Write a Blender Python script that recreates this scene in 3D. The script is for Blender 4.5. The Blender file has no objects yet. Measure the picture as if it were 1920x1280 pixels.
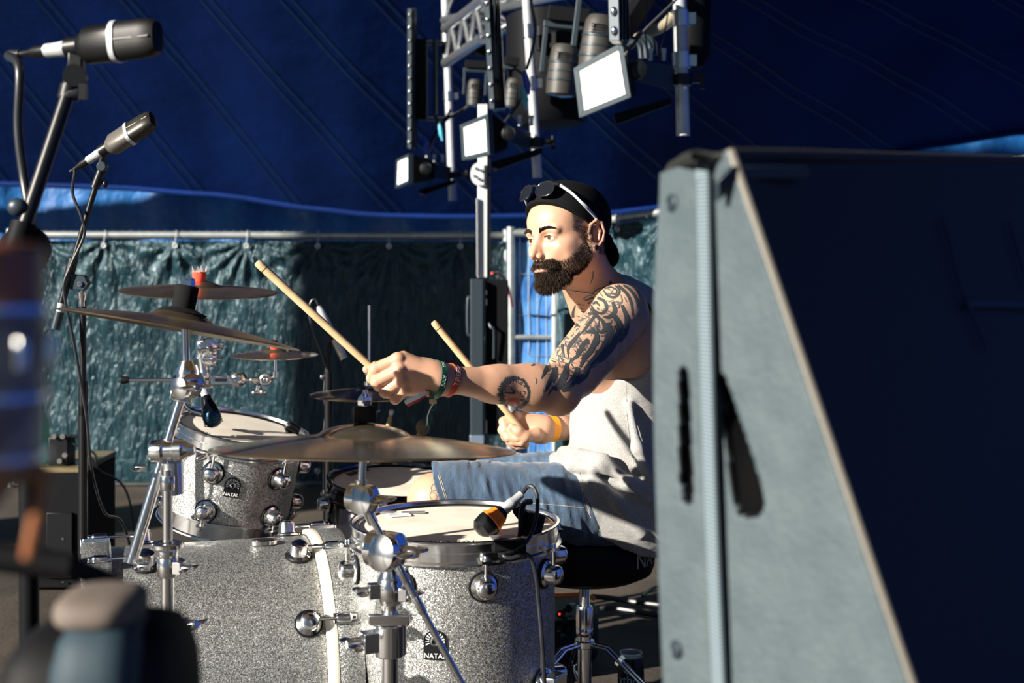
import bpy, bmesh, math, random
import numpy as np
from mathutils import Vector, Matrix, noise as mnoise
from mathutils.bvhtree import BVHTree

random.seed(7)
SC = bpy.context.scene
COL = SC.collection
PI = math.pi
F = 2667.0                      # focal length in pixels at 1920 wide (50 mm on 36 mm)

# ---------------------------------------------------------------- camera
cam_d = bpy.data.cameras.new('camera')
cam = bpy.data.objects.new('camera', cam_d)
COL.objects.link(cam)
cam.location = (0, 0, 1.2)
cam.rotation_euler = (PI/2, 0, 0)
cam_d.lens = 50.0
cam_d.sensor_width = 36.0
cam_d.shift_y = -190/1920
cam_d.clip_start = 0.05
cam_d.dof.use_dof = True
cam_d.dof.focus_distance = 3.0
cam_d.dof.aperture_fstop = 4.8
SC.camera = cam

# ---------------------------------------------------------------- world, sun, exposure
wd = bpy.data.worlds.new('world'); SC.world = wd; wd.use_nodes = True
bg = wd.node_tree.nodes['Background']
bg.inputs[0].default_value = (0.38, 0.66, 1.0, 1)
bg.inputs[1].default_value = 0.18
sun_d = bpy.data.lights.new('sun', 'SUN'); sun = bpy.data.objects.new('sun', sun_d); COL.objects.link(sun)
sun_d.energy = 12.0
sun_d.color = (1.0, 0.93, 0.82)
sun_d.angle = math.radians(0.6)
SUN_AZ, SUN_EL = math.radians(55), math.radians(22)
to_sun = Vector((-math.sin(SUN_AZ)*math.cos(SUN_EL), -math.cos(SUN_AZ)*math.cos(SUN_EL), math.sin(SUN_EL)))
sun.rotation_euler = to_sun.to_track_quat('Z', 'Y').to_euler()
sun.location = to_sun*12
vs = SC.view_settings
vs.view_transform = 'Standard'; vs.look = 'None'; vs.gamma = 1.0; vs.use_curve_mapping = False
vs.exposure = 0.12

# ---------------------------------------------------------------- helpers
def W(px, py, Y):
    """a place in the scene seen at photo pixel (px, py) when it lies Y metres ahead"""
    return Vector(((px-960)*Y/F, Y, 1.2-(py-450)*Y/F))

def frame(axis, hint=(0, 0, 1)):
    z = Vector(axis).normalized(); h = Vector(hint)
    if abs(z.dot(h.normalized())) > .98: h = Vector((1, 0, 0)) if abs(z.x) < .9 else Vector((0, 1, 0))
    x = h.cross(z).normalized(); y = z.cross(x)
    return Matrix((x, y, z)).transposed()

def M4(R, loc):
    return Matrix.Translation(Vector(loc)) @ R.to_4x4()

def catmull(pts, n=8):
    P = [Vector(p) for p in pts]
    if len(P) < 3: return P
    out = []
    for i in range(len(P)-1):
        p0 = P[i-1] if i else P[0]*2-P[1]
        p1, p2 = P[i], P[i+1]
        p3 = P[i+2] if i+2 < len(P) else P[-1]*2-P[-2]
        for k in range(n):
            t = k/n
            out.append(0.5*((2*p1)+(p2-p0)*t+(2*p0-5*p1+4*p2-p3)*t*t+(3*p1-p0-3*p2+p3)*t**3))
    out.append(P[-1]); return out

class MB:
    def __init__(self): self.v = []; self.f = []
    def add(self, vs, fs):
        b = len(self.v); self.v += [tuple(v) for v in vs]; self.f += [tuple(b+i for i in q) for q in fs]; return self
    def box(self, c, s, R=None):
        c = Vector(c); R = R or Matrix.Identity(3)
        p = [c+R @ Vector((x*s[0]/2, y*s[1]/2, z*s[2]/2)) for x in (-1, 1) for y in (-1, 1) for z in (-1, 1)]
        return self.add(p, [(0, 1, 3, 2), (4, 6, 7, 5), (0, 4, 5, 1), (2, 3, 7, 6), (0, 2, 6, 4), (1, 5, 7, 3)])
    def hexa(self, a, b):
        """a, b: two rings of the same number of points"""
        n = len(a)
        return self.add(list(a)+list(b), [tuple(range(n))[::-1], tuple(range(n, 2*n))]+[(i, (i+1) % n, n+(i+1) % n, n+i) for i in range(n)])
    def cyl(self, p0, p1, r0, r1=None, n=20, caps=True):
        r1 = r0 if r1 is None else r1
        p0 = Vector(p0); p1 = Vector(p1); R = frame(p1-p0)
        vs = []
        for p, r in ((p0, r0), (p1, r1)):
            for i in range(n):
                a = 2*PI*i/n; vs.append(p+R @ Vector((r*math.cos(a), r*math.sin(a), 0)))
        fs = [(i, (i+1) % n, n+(i+1) % n, n+i) for i in range(n)]
        if caps: fs += [tuple(range(n))[::-1], tuple(range(n, 2*n))]
        return self.add(vs, fs)
    def lathe(self, o, axis, prof, n=40, R=None):
        """prof: (radius, height along axis); radius 0 closes to a point"""
        o = Vector(o); R = R or frame(axis); vs = []; rings = []
        for r, h in prof:
            if r <= 1e-7: rings.append([len(vs)]); vs.append(o+R @ Vector((0, 0, h)))
            else:
                rings.append(list(range(len(vs), len(vs)+n)))
                for i in range(n):
                    a = 2*PI*i/n; vs.append(o+R @ Vector((r*math.cos(a), r*math.sin(a), h)))
        fs = []
        for A, B in zip(rings, rings[1:]):
            if len(A) == 1 and len(B) == 1: continue
            for i in range(n):
                j = (i+1) % n
                if len(A) == 1: fs.append((A[0], B[j], B[i]))
                elif len(B) == 1: fs.append((A[i], A[j], B[0]))
                else: fs.append((A[i], A[j], B[j], B[i]))
        return self.add(vs, fs)
    def tube(self, pts, r, n=10, smooth=8, closed=False):
        P = catmull(pts, smooth) if smooth else [Vector(p) for p in pts]
        m = len(P); rr = (lambda t: r) if not callable(r) else r
        T = [(P[min(i+1, m-1)]-P[max(i-1, 0)]).normalized() for i in range(m)]
        if closed:
            T[0] = T[-1] = (P[1]-P[-2]).normalized()
        x = frame(T[0]).col[0].copy(); vs = []
        for i, p in enumerate(P):
            x = (x-T[i]*x.dot(T[i])).normalized(); y = T[i].cross(x); q = rr(i/(m-1))
            for k in range(n):
                a = 2*PI*k/n; vs.append(p+x*(q*math.cos(a))+y*(q*math.sin(a)))
        fs = [(i*n+k, i*n+(k+1) % n, (i+1)*n+(k+1) % n, (i+1)*n+k) for i in range(m-1) for k in range(n)]
        fs += [tuple(range(n))[::-1], tuple(range((m-1)*n, m*n))]
        return self.add(vs, fs)
    def ell(self, c, rad, R=None, n=20, m=12):
        c = Vector(c); R = R or Matrix.Identity(3); vs = [c+R @ Vector((0, 0, rad[2]))]
        for j in range(1, m):
            t = PI*j/m
            for i in range(n):
                a = 2*PI*i/n; vs.append(c+R @ Vector((rad[0]*math.sin(t)*math.cos(a), rad[1]*math.sin(t)*math.sin(a), rad[2]*math.cos(t))))
        vs.append(c-R @ Vector((0, 0, rad[2]))); L = len(vs)-1; fs = []
        for i in range(n):
            j = (i+1) % n; fs.append((0, 1+i, 1+j)); fs.append((L, 1+(m-2)*n+j, 1+(m-2)*n+i))
            for k in range(m-2): fs.append((1+k*n+i, 1+(k+1)*n+i, 1+(k+1)*n+j, 1+k*n+j))
        return self.add(vs, fs)
    def ribbon(self, pts, wdir, w, th, smooth=6):
        """flat strap along pts, its width along wdir"""
        P = catmull(pts, smooth) if smooth else [Vector(p) for p in pts]
        m = len(P); vs = []
        for i, p in enumerate(P):
            t = (P[min(i+1, m-1)]-P[max(i-1, 0)]).normalized()
            wd_ = Vector(wdir(i/(m-1))) if callable(wdir) else Vector(wdir)
            wd_ = (wd_-t*wd_.dot(t)).normalized(); nn = t.cross(wd_)
            for a, b in ((-1, -1), (1, -1), (1, 1), (-1, 1)): vs.append(p+wd_*(a*w/2)+nn*(b*th/2))
        fs = [(i*4+k, i*4+(k+1) % 4, i*4+4+(k+1) % 4, i*4+4+k) for i in range(m-1) for k in range(4)]
        fs += [(3, 2, 1, 0), tuple(range((m-1)*4, m*4))]
        return self.add(vs, fs)
    def plate(self, poly, R, o, th):
        """flat plate: outline poly (x,y) in frame R at o, thickness th along its z"""
        a = [Vector(o)+R @ Vector((x, y, -th/2)) for x, y in poly]
        b = [Vector(o)+R @ Vector((x, y, th/2)) for x, y in poly]
        return self.hexa(a, b)
    def build(self, name, mat, parent=None, M=None, smooth=True, bevel=0, angle=38, kind=None, local=False):
        me = bpy.data.meshes.new(name)
        PW = Matrix.Identity(4); q = parent
        while q is not None: PW = q.matrix_basis @ PW; q = q.parent
        PI_ = PW.inverted()
        vs = self.v
        if M is None and not local: vs = [tuple(PI_ @ Vector(v)) for v in vs]
        me.from_pydata(vs, [], self.f)
        me.materials.append(mat)
        if smooth:
            me.shade_smooth(); me.set_sharp_from_angle(angle=math.radians(angle))
        bm = bmesh.new(); bm.from_mesh(me); bmesh.ops.recalc_face_normals(bm, faces=bm.faces); bm.to_mesh(me); bm.free()
        o = bpy.data.objects.new(name, me); COL.objects.link(o)
        if parent is not None: o.parent = parent
        if M is not None:
            o.matrix_basis = PI_ @ M
        if bevel:
            b = o.modifiers.new('bevel', 'BEVEL'); b.width = bevel; b.segments = 2; b.limit_method = 'ANGLE'
        if kind: o['kind'] = kind
        return o

def tag(o, label=None, cat=None, group=None, kind=None):
    if label: o['label'] = label
    if cat: o['category'] = cat
    if group: o['group'] = group
    if kind: o['kind'] = kind
    return o

def thing(name, label, cat, loc=(0, 0, 0), group=None):
    o = bpy.data.objects.new(name, None); COL.objects.link(o); o.location = loc; o.empty_display_size = .1
    return tag(o, label, cat, group)

# ---------------------------------------------------------------- materials
def newmat(name):
    m = bpy.data.materials.new(name); m.use_nodes = True
    return m, m.node_tree, m.node_tree.nodes['Principled BSDF']

def mat(name, col, rough=.5, metal=0.0, bump=None, var=None, coat=0, sheen=0, sss=0, spec=None, emit=None, trans=0, ior=1.45, alpha=1, band=None):
    """bump=(scale,strength,dist[,stretch xyz]) var=(scale, other colour, contrast lo, hi)"""
    m, nt, p = newmat(name); L = nt.links
    p.inputs['Base Color'].default_value = (*col, 1); p.inputs['Roughness'].default_value = rough; p.inputs['Metallic'].default_value = metal
    if spec is not None: p.inputs['Specular IOR Level'].default_value = spec
    if coat: p.inputs['Coat Weight'].default_value = coat; p.inputs['Coat Roughness'].default_value = .08
    if sheen: p.inputs['Sheen Weight'].default_value = sheen; p.inputs['Sheen Roughness'].default_value = .5
    if sss:
        p.inputs['Subsurface Weight'].default_value = sss; p.inputs['Subsurface Radius'].default_value = (1, .35, .2); p.inputs['Subsurface Scale'].default_value = .008
    if emit: p.inputs['Emission Color'].default_value = (*emit[0], 1); p.inputs['Emission Strength'].default_value = emit[1]
    if trans: p.inputs['Transmission Weight'].default_value = trans; p.inputs['IOR'].default_value = ior
    if alpha < 1: p.inputs['Alpha'].default_value = alpha
    tc = nt.nodes.new('ShaderNodeTexCoord'); co = tc.outputs['Object']
    if bump:
        src = co
        if len(bump) > 3:
            mp = nt.nodes.new('ShaderNodeMapping'); mp.inputs['Scale'].default_value = bump[3]; L.new(co, mp.inputs[0]); src = mp.outputs[0]
        n = nt.nodes.new('ShaderNodeTexNoise'); n.inputs['Scale'].default_value = bump[0]; n.inputs['Detail'].default_value = 5; L.new(src, n.inputs['Vector'])
        b = nt.nodes.new('ShaderNodeBump'); b.inputs['Strength'].default_value = bump[1]; b.inputs['Distance'].default_value = bump[2]
        L.new(n.outputs['Fac'], b.inputs['Height']); L.new(b.outputs[0], p.inputs['Normal'])
    if var:
        n = nt.nodes.new('ShaderNodeTexNoise'); n.inputs['Scale'].default_value = var[0]; n.inputs['Detail'].default_value = 6; L.new(co, n.inputs['Vector'])
        r = nt.nodes.new('ShaderNodeValToRGB'); r.color_ramp.elements[0].position = var[2]; r.color_ramp.elements[1].position = var[3]
        r.color_ramp.elements[0].color = (*col, 1); r.color_ramp.elements[1].color = (*var[1], 1)
        L.new(n.outputs['Fac'], r.inputs[0]); L.new(r.outputs[0], p.inputs['Base Color'])
    return m

def node(nt, t, **kw):
    n = nt.nodes.new(t)
    for k, v in kw.items():
        if k in n.inputs.keys(): n.inputs[k].default_value = v
        else: setattr(n, k, v)
    return n

def m_sparkle():
    m, nt, p = newmat('silver_sparkle_wrap'); L = nt.links
    tc = node(nt, 'ShaderNodeTexCoord')
    v = node(nt, 'ShaderNodeTexVoronoi', Scale=820.0); L.new(tc.outputs['Object'], v.inputs['Vector'])
    v2 = node(nt, 'ShaderNodeTexVoronoi', Scale=560.0); L.new(tc.outputs['Object'], v2.inputs['Vector'])
    # every flake lies at its own angle: shift the normal by the cell's random colour
    geo = node(nt, 'ShaderNodeNewGeometry')
    s = node(nt, 'ShaderNodeVectorMath', operation='SUBTRACT'); L.new(v.outputs['Color'], s.inputs[0]); s.inputs[1].default_value = (.5, .5, .5)
    k = node(nt, 'ShaderNodeVectorMath', operation='SCALE'); L.new(s.outputs[0], k.inputs[0]); k.inputs['Scale'].default_value = .65
    a = node(nt, 'ShaderNodeVectorMath', operation='ADD'); L.new(geo.outputs['Normal'], a.inputs[0]); L.new(k.outputs[0], a.inputs[1])
    nn = node(nt, 'ShaderNodeVectorMath', operation='NORMALIZE'); L.new(a.outputs[0], nn.inputs[0]); L.new(nn.outputs[0], p.inputs['Normal'])
    r = node(nt, 'ShaderNodeValToRGB'); L.new(v2.outputs['Color'], r.inputs[0])
    r.color_ramp.elements[0].color = (.16, .17, .175, 1); r.color_ramp.elements[0].position = .2
    r.color_ramp.elements[1].color = (.74, .74, .71, 1); r.color_ramp.elements[1].position = .85
    L.new(r.outputs[0], p.inputs['Base Color'])
    p.inputs['Metallic'].default_value = .75; p.inputs['Roughness'].default_value = .34
    p.inputs['Coat Weight'].default_value = .35; p.inputs['Coat Roughness'].default_value = .1
    return m

def m_cymbal(name, c1, c2, rough=.24):
    m, nt, p = newmat(name); L = nt.links
    tc = node(nt, 'ShaderNodeTexCoord'); sx = node(nt, 'ShaderNodeSeparateXYZ'); L.new(tc.outputs['Object'], sx.inputs[0])
    cx = node(nt, 'ShaderNodeCombineXYZ'); L.new(sx.outputs[0], cx.inputs[0]); L.new(sx.outputs[1], cx.inputs[1])
    ln = node(nt, 'ShaderNodeVectorMath', operation='LENGTH'); L.new(cx.outputs[0], ln.inputs[0])
    c2x = node(nt, 'ShaderNodeCombineXYZ'); L.new(ln.outputs['Value'], c2x.inputs[0])
    n = node(nt, 'ShaderNodeTexNoise', Scale=420.0, Detail=3.0); L.new(c2x.outputs[0], n.inputs['Vector'])
    b = node(nt, 'ShaderNodeBump', Strength=.35, Distance=.0006); L.new(n.outputs['Fac'], b.inputs['Height']); L.new(b.outputs[0], p.inputs['Normal'])
    n2 = node(nt, 'ShaderNodeTexNoise', Scale=9.0, Detail=6.0); L.new(tc.outputs['Object'], n2.inputs['Vector'])
    r = node(nt, 'ShaderNodeValToRGB'); L.new(n2.outputs['Fac'], r.inputs[0])
    r.color_ramp.elements[0].position = .35; r.color_ramp.elements[1].position = .7
    r.color_ramp.elements[0].color = (*c1, 1); r.color_ramp.elements[1].color = (*c2, 1)
    L.new(r.outputs[0], p.inputs['Base Color'])
    p.inputs['Metallic'].default_value = .95; p.inputs['Roughness'].default_value = rough
    return m

MT = {}
MT['chrome'] = mat('chrome', (.88, .88, .88), .17, 1)
MT['chrome_dull'] = mat('worn_chrome', (.60, .60, .60), .28, 1, bump=(60, .2, .0005))
MT['alu'] = mat('aluminium_tube', (.55, .58, .60), .38, .35, bump=(40, .25, .001), var=(14, (.40, .42, .44), .35, .75))
MT['steel'] = mat('grey_painted_steel', (.026, .040, .052), .42, .3, bump=(40, .1, .001))
MT['black'] = mat('black_plastic', (.004, .0045, .006), .38, spec=.35)
MT['black_matt'] = mat('matt_black_paint', (.004, .0045, .006), .6, bump=(90, .15, .001), spec=.1)
MT['black_gloss'] = mat('black_lacquer', (.005, .0055, .008), .15, 0, coat=.5)
MT['rubber'] = mat('black_rubber', (.004, .004, .005), .65, spec=.2)
MT['felt_black'] = mat('black_felt', (.010, .010, .011), .95, spec=.1, bump=(700, .5, .001))
MT['felt_red'] = mat('red_felt', (.85, .05, .015), .9, sheen=.4, bump=(700, .5, .001))
MT['cable'] = mat('cable_jacket', (.012, .013, .016), .38)
MT['sparkle'] = m_sparkle()
MT['head_coated'] = mat('coated_drumhead', (.78, .72, .62), .55, bump=(500, .15, .0006), var=(9, (.60, .53, .44), .45, .75))
MT['cymbal_dark'] = m_cymbal('dark_bronze', (.30, .22, .14), (.52, .41, .26), .30)
MT['cymbal'] = m_cymbal('bright_bronze', (.58, .46, .30), (.78, .65, .44), .19)
MT['wood_stick'] = mat('hickory', (.62, .44, .25), .45, bump=(60, .1, .0005, (1, 1, 8)), var=(30, (.50, .33, .17), .4, .8))
MT['white'] = mat('white_print', (.80, .80, .78), .5)
MT['hoop_white'] = mat('pale_hoop_inlay', (.78, .74, .64), .3, coat=.3)
MT['seat_vinyl'] = mat('black_vinyl', (.003, .003, .004), .5, spec=.15, bump=(400, .2, .0008))
MT['grille_blue'] = mat('blue_black_wire', (.02, .06, .10), .35, .8)

# ---------------------------------------------------------------- text turned into mesh
def text_faces(s, size, extrude=.0004, align='CENTER', shear=0, spacing=1.0, bold=0):
    cu = bpy.data.curves.new('txt', 'FONT'); cu.body = s; cu.size = size; cu.extrude = extrude
    cu.align_x = align; cu.align_y = 'CENTER'; cu.shear = shear; cu.space_character = spacing; cu.resolution_u = 3; cu.offset = bold
    o = bpy.data.objects.new('txt', cu); COL.objects.link(o)
    dg = bpy.context.evaluated_depsgraph_get(); me = o.evaluated_get(dg).to_mesh()
    vs = [v.co.copy() for v in me.vertices]; fs = [tuple(p.vertices) for p in me.polygons]
    o.evaluated_get(dg).to_mesh_clear()
    COL.objects.unlink(o); bpy.data.objects.remove(o); bpy.data.curves.remove(cu)
    return vs, fs

def text_on(s, size, fn, mat_, parent, name='lettering', **kw):
    """fn maps text (x, y, z) to the world"""
    vs, fs = text_faces(s, size, **kw); mb = MB(); mb.add([fn(v) for v in vs], fs)
    return mb.build(name, mat_, parent, smooth=False)
# ================================================================ SETTING
def grid(nx, nz, fn):
    mb = MB()
    vs = [fn(i/nx, j/nz) for j in range(nz+1) for i in range(nx+1)]
    fs = [(j*(nx+1)+i, j*(nx+1)+i+1, (j+1)*(nx+1)+i+1, (j+1)*(nx+1)+i) for j in range(nz) for i in range(nx)]
    return mb.add(vs, fs)

def nz(x, y, z=0.0): return mnoise.noise(Vector((x, y, z)))

m_floor, nt, p = newmat('stage_carpet')
L = nt.links; tc = node(nt, 'ShaderNodeTexCoord')
n1 = node(nt, 'ShaderNodeTexNoise', Scale=1.6, Detail=8.0); L.new(tc.outputs['Object'], n1.inputs['Vector'])
r1 = node(nt, 'ShaderNodeValToRGB'); L.new(n1.outputs['Fac'], r1.inputs[0])
r1.color_ramp.elements[0].position = .35; r1.color_ramp.elements[0].color = (.018, .014, .010, 1)
r1.color_ramp.elements[1].position = .7; r1.color_ramp.elements[1].color = (.070, .053, .039, 1)
L.new(r1.outputs[0], p.inputs['Base Color']); p.inputs['Roughness'].default_value = .8
n2 = node(nt, 'ShaderNodeTexNoise', Scale=45.0, Detail=8.0); L.new(tc.outputs['Object'], n2.inputs['Vector'])
b = node(nt, 'ShaderNodeBump', Strength=.5, Distance=.006); L.new(n2.outputs['Fac'], b.inputs['Height']); L.new(b.outputs[0], p.inputs['Normal'])
fl = grid(90, 90, lambda u, v: (-9+18*u, -3+16*v, .008*nz(u*30, v*30)+.006*nz(u*9, v*80)-.012)).build('floor', m_floor, kind='structure')

# ---- tent canopy: deep blue fabric, scalloped lower edge, rising towards the stage front
EDGE = [(-9000, 300), (-500, 325), (0, 340), (200, 346), (400, 360), (600, 388), (700, 399), (850, 402), (1000, 400), (1130, 396), (1240, 384), (1400, 352), (1600, 300), (1750, 268), (1920, 243), (2600, 210), (9000, 200)]
def edge_py(px):
    for (a, ya), (b_, yb) in zip(EDGE, EDGE[1:]):
        if px <= b_:
            t = (px-a)/(b_-a); t = t*t*(3-2*t)*.5+t*.5; return ya+(yb-ya)*t
    return EDGE[-1][1]
YE = 11.5
CX0, CX1 = -7.5, 11.0
def canopy_pt(X, s):
    """X across, s metres forward from the rear edge"""
    ze = 1.2+(450-edge_py(960+X*F/YE))*YE/F
    z = ze+.82*s
    if s > 6.5: z = ze+.82*6.5+.25*(s-6.5)
    return Vector((X, YE-s, z+.05*math.sin(X*1.3+s)*min(1, s)))
m_can, nt, p = newmat('blue_canopy_fabric'); L = nt.links
p.inputs['Roughness'].default_value = .7; p.inputs['Specular IOR Level'].default_value = .15
tc = node(nt, 'ShaderNodeTexCoord'); n1 = node(nt, 'ShaderNodeTexNoise', Scale=1.2, Detail=5.0); L.new(tc.outputs['Object'], n1.inputs['Vector'])
r1 = node(nt, 'ShaderNodeValToRGB'); L.new(n1.outputs['Fac'], r1.inputs[0])
r1.color_ramp.elements[0].color = (.0002, .012, .085, 1); r1.color_ramp.elements[1].color = (.0004, .021, .14, 1)
r1.color_ramp.elements[0].position = .3; r1.color_ramp.elements[1].position = .75
L.new(r1.outputs[0], p.inputs['Base Color'])
n2 = node(nt, 'ShaderNodeTexNoise', Scale=5.0, Detail=7.0); L.new(tc.outputs['Object'], n2.inputs['Vector'])
b = node(nt, 'ShaderNodeBump', Strength=.25, Distance=.02); L.new(n2.outputs['Fac'], b.inputs['Height']); L.new(b.outputs[0], p.inputs['Normal'])
ceil = grid(160, 90, lambda u, v: canopy_pt(CX0+(CX1-CX0)*u, 13.5*v)).build('ceiling', m_can, kind='structure')
m_seam = mat('welded_seam', (.008, .050, .12), .6)
px0 = -2600
while px0 < 4400:
    for off in (0, 23):
        pts = []; y0 = edge_py(px0+off); k_ = .80+.00018*px0
        for i in range(50):
            s = i*6.5/49; q = canopy_pt((px0-960)*YE/F, s); px = px0+off-k_*(y0-(450-(q.z-1.2)*F/q.y)) if q.y > .5 else None
            if px is None: break
            x = (px-960)*q.y/F; q2 = canopy_pt(x, s)
            if CX0+.05 < x < CX1-.05: pts.append(q2-Vector((0, 0, .006)))
        if len(pts) > 4:
            mb = MB(); mb.ribbon(pts, (1, 0, 0), .009, .001, smooth=0); mb.build('seam', m_seam, ceil)
    px0 += 185
# rolled hem of the canopy
mb = MB(); mb.tube([canopy_pt(CX0+(CX1-CX0)*i/80, 0)-Vector((0, 0, .02)) for i in range(81)], .022, n=8, smooth=0)
mb.build('hem', m_can, ceil)

# ---- blue side wall behind the fences
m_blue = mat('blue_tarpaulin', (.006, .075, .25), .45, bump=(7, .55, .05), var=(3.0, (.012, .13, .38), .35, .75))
def wall_fn(u, v):
    x = -9+20*u; z = 4.2*v-.1
    return (x, 12.1+.10*nz(x*1.7, z*.6)+.05*nz(x*5+3, z*1.5)+.03*math.sin(x*9+2*nz(x, z)), z)
grid(260, 50, wall_fn).build('wall_back', m_blue, kind='structure')

grid(60, 20, lambda u, v: (5.4+.05*math.sin(u*40), -3+15.2*u, 8*v)).build('wall_right_added', m_can, kind='structure')  # tent side out of view, added to cut sky light from the right

# ---- dark fence sheets
m_sheet, nt, p = newmat('dark_teal_sheet'); L = nt.links
tc = node(nt, 'ShaderNodeTexCoord'); mp = node(nt, 'ShaderNodeMapping'); mp.inputs['Scale'].default_value = (1, 1, .28); L.new(tc.outputs['Object'], mp.inputs[0])
n1 = node(nt, 'ShaderNodeTexNoise', Scale=46.0, Detail=8.0, Distortion=1.1); L.new(mp.outputs[0], n1.inputs['Vector'])
b = node(nt, 'ShaderNodeBump', Strength=1.0, Distance=.016); L.new(n1.outputs['Fac'], b.inputs['Height']); L.new(b.outputs[0], p.inputs['Normal'])
wv = node(nt, 'ShaderNodeTexNoise', Scale=2.2, Detail=3.0); L.new(tc.outputs['Object'], wv.inputs['Vector'])
r1 = node(nt, 'ShaderNodeValToRGB'); L.new(wv.outputs['Fac'], r1.inputs[0])
r1.color_ramp.elements[0].color = (.004, .017, .025, 1); r1.color_ramp.elements[1].color = (.009, .036, .048, 1)
L.new(r1.outputs[0], p.inputs['Base Color']); p.inputs['Roughness'].default_value = .31; p.inputs['Specular IOR Level'].default_value = .55; p.inputs['Specular Tint'].default_value = (.72, .92, 1, 1)

m_rail = mat('galvanised_rail', (.50, .55, .55), .4, .75, bump=(50, .2, .001), var=(20, (.36, .40, .41), .35, .7))
def fence(label, A, B, zt, zb, zt2, eyelets, sheet=True, seed=0, res=.011, posts=(0, 1), mid=None):
    """A, B: ground points (x, y) of the two ends"""
    A = Vector((A[0], A[1], 0)); B = Vector((B[0], B[1], 0)); d = B-A; Ln = d.length; e = d.normalized(); nrm = Vector((e.y, -e.x, 0))
    if nrm.y > 0: nrm = -nrm
    root = thing('fence_panel', label, 'fence', A)
    top = lambda u: zt+(zt2-zt)*u
    P = lambda u, z, o=0.0: A+d*u+Vector((0, 0, z))+nrm*o
    MB().cyl(P(0, zt), P(1, zt2), .019).build('top_rail', m_rail, root)
    MB().cyl(P(0, zb), P(1, zb), .019).build('bottom_rail', m_rail, root)
    for u in posts:
        mb = MB(); mb.cyl(P(u, -.01), P(u, top(u)+.03), .021); mb.build('post', m_rail, root)
    if mid is not None:
        MB().cyl(P(0, mid), P(1, mid), .012).build('cross_rail', m_rail, root)
    # wires of the fence mesh: thin uprights standing just behind the sheet
    mb = MB(); n = int(Ln/.042)
    for i in range(n+1):
        u = i/n; mb.cyl(P(u, zb, -.012), P(u, top(u)+.022, -.012), .0016, n=5)
    for j in range(1, 6): mb.cyl(P(0, zb+(zt-zb)*j/6, -.014), P(1, zb+(zt-zb)*j/6, -.014), .0016, n=5)
    mb.build('wire_mesh', m_rail, root, kind='stuff')
    if sheet:
        us = [(i+.35)/eyelets for i in range(eyelets)]; rnd = random.Random(seed); ph = [rnd.uniform(0, 6) for _ in us]; kk = [rnd.uniform(9, 17) for _ in us]
        def fn(a, b_):
            zz = (zb+.005)+(top(a)-.030-(zb+.005))*b_; x = a*Ln; r_top = (top(a)-.05-zz); f_ = 0
            for ue, p_, q_ in zip(us, ph, kk):
                dx = x-ue*Ln
                if abs(dx) > .6: continue
                r = math.hypot(dx, r_top)+.01; th = math.atan2(dx, r_top+.02)
                f_ += .015*min(1, r/.10)*math.exp(-r/.30)*math.cos(th*q_+p_)
            f_ += .009*nz(x*13, zz*2.4, seed)+.007*nz(x*38, zz*8, seed+5)+.022*nz(x*1.4, zz*1.2, seed+9)
            f_ += .004*math.sin(x*23+1.3*math.sin(zz*4+x*3))*(.4+.6*abs(nz(x*2, zz*1.5, 3)))
            edge_ = min(1, b_*12)
            return P(a, zz, .022+f_*edge_+.012)
        grid(int(Ln/res), int((zt-zb)/res), fn).build('dark_sheet', m_sheet, root, angle=180)
        for ue in us:
            for z_, s_ in ((top(ue)-.052, 1), (zb+.06, -1)):
                c = P(ue, z_, .046); mb = MB()
                mb.lathe(c, nrm, [(.006, 0), (.006, .003), (.011, .004), (.014, .001), (.014, -.002)], n=16)
                mb.cyl(c+nrm*.002, P(ue, z_+s_*.075, .020), .0022, n=6)
                mb.build('eyelet', MT['alu'], root)
    return root
Y7 = 7.0
fx = lambda px, Y: (px-960)*Y/F
fence('long low fence panel under wrinkled dark teal sheeting, behind the whole drum kit', (fx(20, Y7), Y7), (fx(950, Y7), Y7), 1.226, .012, 1.222, 7, seed=1, posts=(0, 1))
t = fence('short fence panel with thin cross rails standing before sunlit blue tarp', (fx(958, 6.95), 6.95), (fx(1041, 6.95), 6.95), 1.235, .03, 1.235, 0, sheet=False, mid=1.2-(632-450)*6.95/F)
# the blue tarp that hangs in that gap
def gap(u, v):
    x = fx(955, 7.12)+u*.235; zz = .02+1.17*v
    return (x, 6.975+.012*math.sin(x*9+zz*5.5)+.012*nz(x*9, zz*3, 2)+.007*math.sin(zz*17+x*22), zz)
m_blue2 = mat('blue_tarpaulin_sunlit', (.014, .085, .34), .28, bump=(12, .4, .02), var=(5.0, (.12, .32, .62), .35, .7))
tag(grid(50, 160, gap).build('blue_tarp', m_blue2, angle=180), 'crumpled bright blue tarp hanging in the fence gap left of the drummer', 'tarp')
fence('angled fence panel with dark sheeting behind the drummer and the loudspeaker', (fx(1052, 6.9), 6.9), (fx(1940, 5.2), 5.2), 1.2+25*6.9/F, .01, 1.2+152*5.2/F, 8, seed=4)

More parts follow.
